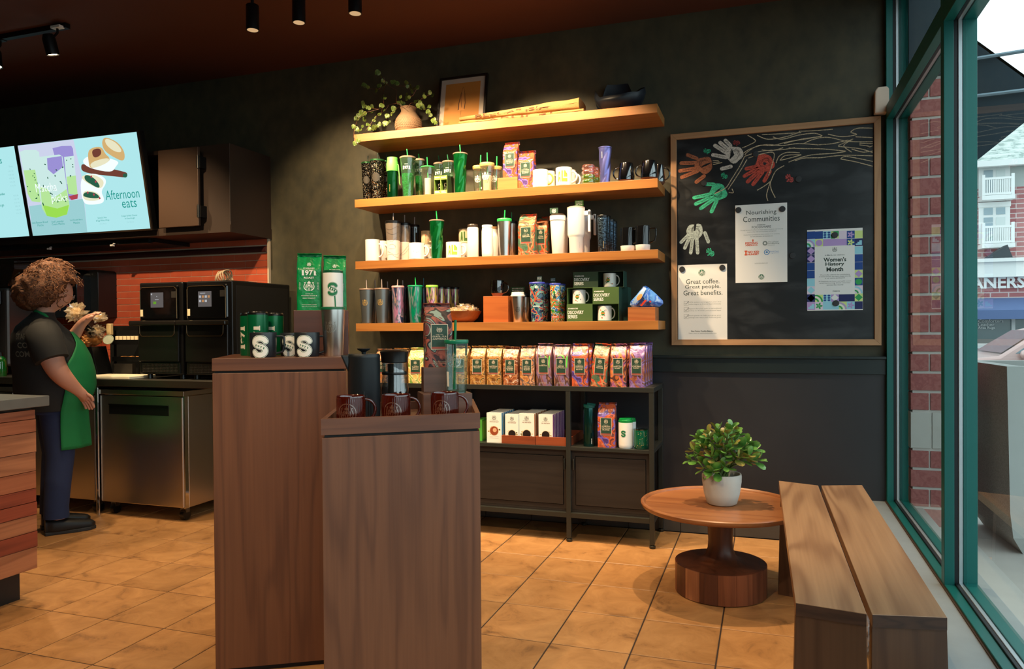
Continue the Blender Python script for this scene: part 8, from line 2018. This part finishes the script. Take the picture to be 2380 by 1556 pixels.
for i, tx in enumerate(("Women's", 'History', 'Month')): line(s, tx, q, 1093, 965+31*i, 26, (126, 104, 92)[i], 0, .03, 5)
line(s, 'In March, we celebrate', q, 1092, 937, 8, 108, 0, .01, 5)
for y, tx, w in ((1062, 'We proudly celebrate the contributions', 164), (1073, 'of women and girls, who inspire change every day,', 176), (1084, 'in our stores and beyond', 110), (1104, 'At Starbucks we honor and uplift women', 180), (1115, 'and honoring their stories', 170), (1126, 'across the world', 90)): line(s, tx, q, 1093, y, 8, w, 0, 0, 5)
line(s, 'STARBUCKS', q, 1102, 1166, 7, 40, 0, .02, 5)
s.paste('print', CM, flatY(-.0006), t, step=.00012)
M_MAG = mat('dark_round_magnet', (48, 48, 50), .4)
def magnet(x, y, lab, on=True):
 X, Z = bxz(x, y, 4.4); t = MB().lathe([(.0155, 0), (.0165, -.001), (.0165, -.005), (.015, -.0065), (.001, -.0068)], 28).build('magnet', M_MAG, smooth=40)
 for v in t.data.vertices: v.co = Vector((v.co.x, v.co.z, v.co.y))
 t.data.flip_normals(); t.location = (X, 4.4026 if on else 4.4058, Z); tag(t, lab, 'magnet', 'round dark magnets on the chalkboard')
for x, y, lab, on in ((124, 1028, 'dark magnet on the top left corner of the benefits notice', 1), (379, 1017, 'dark magnet on the top right corner of the benefits notice', 1), (481, 651, 'dark magnet on the top left corner of the Nourishing notice', 1), (760, 645, 'dark magnet on the top right corner of the Nourishing notice', 1), (1093, 810, 'dark magnet at the top of the patchwork notice', 1), (1100, 1243, 'dark magnet at the bottom of the patchwork notice', 1),
                      (590, 295, 'dark magnet among the chalk branch lines', 0), (862, 455, 'dark magnet next to the small coral chalk hand', 0), (825, 940, 'dark magnet between the middle and right notices', 0), (262, 480, 'dark magnet at the tip of the orange chalk hand', 0)): magnet(x, y, lab, on)
# == the worker
M_SKIN = mat('warm_skin', (196, 140, 116), .55); M_SHIRT = mat('black_tshirt', (26, 27, 27), .85, var=.2, bscale=30); M_JEAN = mat('navy_trousers', (26, 42, 78), .85, var=.15, bscale=60); M_APR = mat('green_apron', (0, 118, 62), .75, var=.1, bscale=20)
M_HAIR = ramp_mat('auburn_curls', [(48, 26, 14), (84, 48, 26), (116, 72, 40), (66, 38, 22)], 40, rough=.75, const=False, dist=1.5, bump=.8); M_SHOE = mat('black_shoe', (16, 17, 18), .5)
PXY = Vector((-4.035, 3.335, 0)); PANG = math.radians(57)
person = thing('person', 'person in a black printed T-shirt, green apron and navy trousers reaching over the worktop', 'person', PXY, PANG)
def skin(name, verts, edges, m, root=0, sub=2):
 me = bpy.data.meshes.new(name); me.from_pydata([v[:3] for v in verts], edges, []); me.materials.append(m)
 o = bpy.data.objects.new(name, me); COL.objects.link(o); o.parent = person; KIDS.setdefault(person.name, []).append(o)
 md = o.modifiers.new('skin', 'SKIN'); md.use_smooth_shade = True
 if not me.skin_vertices: me.attributes.new('s', 'FLOAT', 'POINT')
 for i, v in enumerate(verts):
  sv = me.skin_vertices[0].data[i]; r = v[3]; sv.radius = r if isinstance(r, tuple) else (r, r); sv.use_root = (i == root)
 s = o.modifiers.new('sub', 'SUBSURF'); s.levels = sub; s.render_levels = sub
 return o
V = []; Eg = []
def add(p, r, par=None): V.append((p[0], p[1], p[2], r)); 
def chain(par, pts):
 for p, r in pts:
  V.append((p[0], p[1], p[2], r)); Eg.append((par, len(V)-1)); par = len(V)-1
 return par
V.append((0, 0, .84, .12))
ch_ = chain(0, [((-.005, 0, 1.0), .12), ((-.03, 0, 1.14), .11), ((-.05, 0, 1.22), .07), ((-.035, 0, 1.30), .052), ((-.012, 0, 1.36), .052)])
hd = chain(ch_, [((.012, 0, 1.43), .078), ((.010, 0, 1.50), .088), ((-.002, 0, 1.56), .070)])
chain(ch_+1, [((.092, 0, 1.455), .012)])
chain(ch_+1, [((.055, 0, 1.385), .035)])
def hnd(w, d, up, side, s=1.0):
 """w wrist index, d forward direction, side = thumb side"""
 d = Vector(d).normalized(); sd = Vector(side).normalized(); P0 = Vector(V[w][:3]); palm = chain(w, [(P0+d*.045, .024)]); pc = P0+d*.045
 for k, (off, L) in enumerate(((-.024, .062), (-.008, .072), (.008, .068), (.022, .055))):
  b = pc+d*.030+sd*off; cu = Vector(up)*-1
  chain(palm, [(b, .0105), (b+d*L*.45+cu*.008, .009), (b+d*L*.8+cu*.024, .008)])
 b = pc-d*.01+sd*-.032; chain(palm, [(b, .011), (b+d*.03-sd*.012, .010), (b+d*.052-sd*.008+Vector(up)*-.012, .0085)])
shR = chain(2, [((-.06, -.15, 1.19), .062)]); aR = chain(shR, [((-.045, -.20, 1.10), .075), ((-.015, -.235, .975), .062), ((.045, -.225, .90), .052), ((.10, -.20, .845), .032)]); hnd(aR, (.55, .1, -.75), (.3, .2, .6), (-.6, .55, -.2))
shL = chain(2, [((-.06, .15, 1.19), .062)]); aL = chain(shL, [((.0, .2, 1.13), .062), ((.06, .23, 1.06), .052), ((.13, .19, 1.15), .042), ((.18, .14, 1.25), .028)]); hnd(aL, (.6, -.3, .5), (0, 0, 1), (.2, .9, .1))
for sgn in (-1, 1):
 chain(0, [((.0, sgn*.085, .76), .088), ((.012, sgn*.085, .62), .078), ((.02, sgn*.082, .45), .055), ((.0, sgn*.082, .28), .05), ((-.008, sgn*.082, .10), .036), ((.03, sgn*.085, .045), .036), ((.12, sgn*.09, .035), .03)])
def HB(p):
 p = Vector(p); w = min(1, max(0, (p.z-1.30)/.08)); a = -.33*w; dx, dz = p.x+.03, p.z-1.33
 return (-.03+dx*math.cos(a)-dz*math.sin(a)-.03*w, p.y, 1.33+dx*math.sin(a)+dz*math.cos(a)-.03*w)
V = [HB(v[:3])+(v[3],) for v in V[:ch_+6]]+V[ch_+6:]
skin('body', V, Eg, M_SKIN)
def hbx(b): b.v = [HB(v) for v in b.v]; return b
def loft(b, rings, n=36, cap=False):
 base = len(b.v)
 for (z, cx, cyy, rx, ry) in rings:
  for i in range(n):
   a = 2*PI*i/n; w = 1+.012*math.sin(5*a+z*40); b.v.append((cx+rx*w*math.cos(a), cyy+ry*w*math.sin(a), z))
 for j in range(len(rings)-1):
  for i in range(n): b.f.append((base+j*n+i, base+j*n+(i+1) % n, base+(j+1)*n+(i+1) % n, base+(j+1)*n+i)); b.m.append(0)
 return b
b = MB()
TR_ = [(.73, -.005, 0, .172, .2), (.78, 0, 0, .192, .21), (.86, .008, 0, .21, .218), (.95, .004, 0, .208, .215), (1.04, -.01, 0, .2, .21), (1.12, -.03, 0, .182, .2), (1.18, -.052, 0, .155, .182), (1.225, -.062, 0, .12, .155), (1.262, -.06, 0, .085, .105), (1.292, -.05, 0, .064, .07), (1.305, -.045, 0, .06, .062)]
loft(b, TR_)
b.tube([(-.055, -.10, 1.20), (-.062, -.16, 1.175), (-.055, -.20, 1.12), (-.038, -.225, 1.06), (-.03, -.235, 1.03)], [.08, .092, .092, .09, .087], 18)
b.tube([(-.055, .10, 1.20), (-.045, .16, 1.185), (-.01, .2, 1.13), (.02, .215, 1.1)], [.075, .084, .08, .074], 18)
b.build('tshirt', M_SHIRT, person, smooth=70)
b = MB(); loft(b, [(.90, 0, 0, .15, .17), (.82, 0, 0, .165, .185), (.76, .0, 0, .165, .185), (.71, .005, 0, .14, .18)][::-1])
for sgn in (-1, 1): b.tube([(.005, sgn*.088, .77), (.015, sgn*.088, .62), (.022, sgn*.084, .46), (.008, sgn*.083, .3), (-.002, sgn*.083, .16), (-.002, sgn*.083, .095)], [.094, .09, .076, .07, .066, .068], 20)
b.build('trousers', M_JEAN, person, smooth=70)
def torso(z):
 R_ = sorted(TR_)
 for (a, c) in zip(R_, R_[1:]):
  if a[0] <= z <= c[0]:
   f = (z-a[0])/(c[0]-a[0]); return [a[k]+(c[k]-a[k])*f for k in range(5)]
 return list(R_[0] if z < R_[0][0] else R_[-1])
b = MB()
def apr(u, v):
 z = .50+v*(1.19-.50); T = torso(max(.73, z)); half = 1.45 if z < .98 else 1.45-(z-.98)/.21*.95
 a = (u-.5)*2*half; fl_ = 0 if z > .8 else (.8-z)*.10; rx, ry = T[3]+.012+fl_*.5, T[4]+.012-(0 if z > .8 else (.8-z)*.1)
 return (T[1]+rx*math.cos(a)+.006*math.sin(a*9+z*8)*(1 if z < .85 else .2), ry*math.sin(a), z)
b.grid(apr, 30, 34); b.build('apron', M_APR, person, smooth=70, solid=.004)
MB().tube([(.03, -.075, 1.195), (-.01, -.085, 1.24), (-.045, -.08, 1.29), (-.08, -.04, 1.31), (-.09, 0, 1.315), (-.08, .04, 1.31), (-.045, .08, 1.29), (-.01, .085, 1.24), (.03, .075, 1.195)], .009, 8, flat=.5).build('apron_strap', M_APR, person, smooth=60)
b = MB(); b.sphere((0, 0, 0), 1, 64, 44)
vs = []
for v in b.v:
 q = Vector(v); n1 = mnoise.noise(q*3.2); n2 = mnoise.noise(q*9+Vector((4, 1, 2))); k = 1+.10*n1+.09*n2
 p = Vector((q.x*.145, q.y*.135, q.z*.150))*k
 if q.x > .45 and q.z < .35: p.x *= .62                       # keep the face free
 if q.z < -.2: p.x -= .03*(-q.z); 
 if q.x < 0 and q.z < .2: p.x -= .025; p.z -= .03
 vs.append(HB((p.x-.035, p.y, p.z+1.5)))
b.v = vs; b.build('hair', M_HAIR, person, smooth=80)
rd = random.Random(8); hb_ = MB()
for k in range(230):
 a, e = rd.uniform(0, 2*PI), rd.uniform(-.75, 1.4); d = Vector((math.cos(a)*math.cos(e), math.sin(a)*math.cos(e), math.sin(e)))
 if d.x > .5 and d.z < .3: continue
 c = Vector((-.035+d.x*.125, d.y*.122, 1.515+d.z*.142)); u = d.cross(Vector((.2, .3, 1))).normalized(); w = d.cross(u); P = []; rr_ = rd.uniform(.008, .016)
 for j in range(9): an = j*1.0+k; P.append(Vector(HB(c*1.0+d*.012))+d*(.0+.004*j)+(u*math.cos(an)+w*math.sin(an))*rr_+Vector((0, 0, -.004*j)))
 hb_.tube(P, .0022, 4)
o = hb_.build('loose_curls', M_HAIR, person, smooth=80); tag(o, kind='stuff')
_b = MB().sphere((.02, -.082, 1.475), .026, 14, 10, sc=(.62, .3, 1)).sphere((.022, -.089, 1.478), .012, 10, 8, sc=(.6, .3, 1)); hbx(_b).build('ear', M_SKIN, person, smooth=70)
e = MB()
for sg in (-1, 1): e.sphere((.082, sg*.030, 1.475), .0095, 10, 8)
hbx(e).build('eyes', mat('dark_eye', (40, 30, 26), .2), person, smooth=70)
hbx(MB().sphere((.088, 0, 1.418), .016, 12, 8, sc=(.5, 1.2, .35))).build('mouth', mat('rose_lip', (160, 90, 84), .5), person, smooth=70)
gl = MB()
for sg in (-1, 1):
 gl.tube([(.100+.0, sg*.032+.019*math.cos(2*PI*i/14), 1.475+.015*math.sin(2*PI*i/14)) for i in range(14)], .0012, 6, closed=True); gl.tube([(.098, sg*.05, 1.478), (.05, sg*.078, 1.48), (.01, sg*.084, 1.482)], .0012, 6)
gl.tube([(.100, -.013, 1.478), (.100, .013, 1.478)], .0012, 6); hbx(gl).build('glasses', M_CHROME, person, smooth=60)
for sg in (-1, 1):
 b = MB()
 def sh(u, v):
  a = 2*PI*u; k = v; x = -.06+.26*k; wd_ = .036+.012*math.sin(PI*min(1, k*1.2)); top = .085 if k < .3 else .085-(k-.3)*.055
  if k > .85: wd_ *= math.sqrt(max(.02, 1-((k-.85)/.15)**2)); top *= .75+.25*math.sqrt(max(0, 1-((k-.85)/.15)**2))
  if k < .08: wd_ *= .8
  y = wd_*math.copysign(abs(math.cos(a))**.7, math.cos(a)); z = top/2+top/2*math.copysign(abs(math.sin(a))**.6, math.sin(a)); return (x, sg*.085+y, z+.004)
 b.grid(sh, 24, 18, flip=True)
 s0 = [i for i in range(24)]; b.f.append(tuple(s0)); b.m.append(0); e0 = 18*25; b.f.append(tuple(e0+i for i in range(24))[::-1]); b.m.append(0)
 o = b.build('shoe', M_SHOE, person, smooth=60)
 MB().prism([(-.064, sg*.085-.036), (.0, sg*.085-.04), (.1, sg*.085-.052), (.17, sg*.085-.046), (.203, sg*.085-.015), (.203, sg*.085+.015), (.17, sg*.085+.046), (.1, sg*.085+.052), (.0, sg*.085+.04), (-.064, sg*.085+.036)], 0, .02).build('sole', mat('grey_black_sole', (34, 34, 34), .6), o, bevel=.004)
s = Sh()
for i, (tx, z, w) in enumerate((('STARBUCKS', 1.165, .17), ('COFFEE', 1.115, .15), ('COMPANY', 1.065, .19))): s.text(tx, 0, z, .034, w, 0, 0, .02)
def tsurf(u, v, o):
 T = torso(v); a = math.pi*1.32+u/.19; return (T[1]+(T[3]*1.02+o+.004)*math.cos(a), (T[4]*1.02+o+.004)*math.sin(a), v)
s.paste('shirt_print', mat('faded_grey_print', (96, 94, 84), .9), tsurf, person, subu=.02)
# == cars outside
M_TYRE = mat('tyre_rubber', (26, 27, 28), .8); M_CGL = mat('car_window_glass', (96, 116, 124), .08, coat=.6)
def car(label, loc, rz, body, hroof, L=4.6, W=1.85, name='car'):
 t = thing(name, label, 'car', loc, rz); k = hroof/1.62
 pr = [(0, .32), (-.02, .6), (.05, .82), (.5, .93), (1.35, 1.02), (2.0, 1.5), (2.35, 1.60), (3.5, 1.62), (4.15, 1.5), (4.5, 1.02), (4.6, .75), (4.6, .32)]
 lo = [(x, z*k) for x, z in pr]
 b = MB(); n = len(lo)
 def yy(z): return W/2*(1 if z < 1.0*k else 1-.22*(z-1.0*k)/(.62*k))
 vs = [(x, -yy(z), z) for x, z in lo]+[(x, yy(z), z) for x, z in lo]
 b._a(vs, [tuple(range(n)), tuple(range(n, 2*n))[::-1]]+[(i, n+i, n+(i+1) % n, (i+1) % n) for i in range(n)]); b.build('body', body, t, bevel=.05, smooth=40)
 def side(x0, x1, s_): 
  zt, zb2 = 1.5*k, 1.07*k
  P = [(x0, s_*(yy(zb2)+.006), zb2), (x1, s_*(yy(zb2)+.006), zb2), (x1-(.12 if x1 > 3.5 else 0), s_*(yy(zt)+.006), zt), (x0+(.55 if x0 < 1.9 else 0), s_*(yy(zt)+.006), zt)]
  MB()._a(P if s_ < 0 else P[::-1], [(0, 1, 2, 3)]).build('side_window', M_CGL, t)
 for s_ in (-1, 1): side(1.6, 2.72, s_); side(2.8, 3.9, s_)
 zz = [(1.42, 1.06*k), (2.0, 1.49*k)]; MB()._a([(zz[0][0]-.02, -yy(zz[0][1])*.93, zz[0][1]+.02), (zz[0][0]-.02, yy(zz[0][1])*.93, zz[0][1]+.02), (zz[1][0]-.03, yy(zz[1][1])*.93, zz[1][1]+.02), (zz[1][0]-.03, -yy(zz[1][1])*.93, zz[1][1]+.02)], [(3, 2, 1, 0)]).build('windscreen', M_CGL, t)
 for x in (.85, 3.75):
  for s_ in (-1, 1):
   o = MB().lathe([(.18, -.11), (.33, -.11), (.35, -.07), (.35, .07), (.33, .11), (.18, .11), (.16, .08), (.001, .08)], 28).build('wheel', M_TYRE, t, smooth=40); o.rotation_euler = (PI/2*s_*-1, 0, 0); o.location = (x, s_*(W/2-.12), .35)
   h_ = MB().lathe([(.001, .085), (.2, .085), (.22, .06)], 24).build('hub_cap', M_STEELD, o, smooth=40)
 for s_ in (-1, 1): MB().sphere((1.72, s_*(W/2+.09), 1.06*k), .12, 12, 8, sc=(.6, 1, .7)).build('wing_mirror', body, t, smooth=60)
 g = MB()
 for i in range(5): g.box(-.045, -.02, -.5, .5, .45+.07*i, .48+.07*i)
 g.build('grille', M_CHROME, t)
 for s_ in (-1, 1): MB().sphere((.03, s_*.7, .72*k), .16, 12, 8, sc=(.4, 1.1, .55)).build('headlight', mat('headlight_lens', (214, 220, 224), .1, coat=.5), t, smooth=60)
 return t
p = onY(2283, 800, 16.5); zr_ = onY(2345, 756, 16.5).z
car('beige pink car parked across the street, its windscreen above the planter', (p.x-1.3, 16.5, -.35), 0, mat('rose_beige_car_paint', (196, 164, 158), .3, metal=.3, coat=.4), zr_+.35)
p = onY(2312, 812, 11.8); zr_ = onY(2400, 772, 11.8).z
car('dark blue-grey car with a chrome grille, nearer than the beige one', (p.x-.1, 11.6, -.35), math.radians(16), mat('blue_grey_car_paint', (52, 66, 84), .3, metal=.5, coat=.4), max(1.2, zr_+.35))
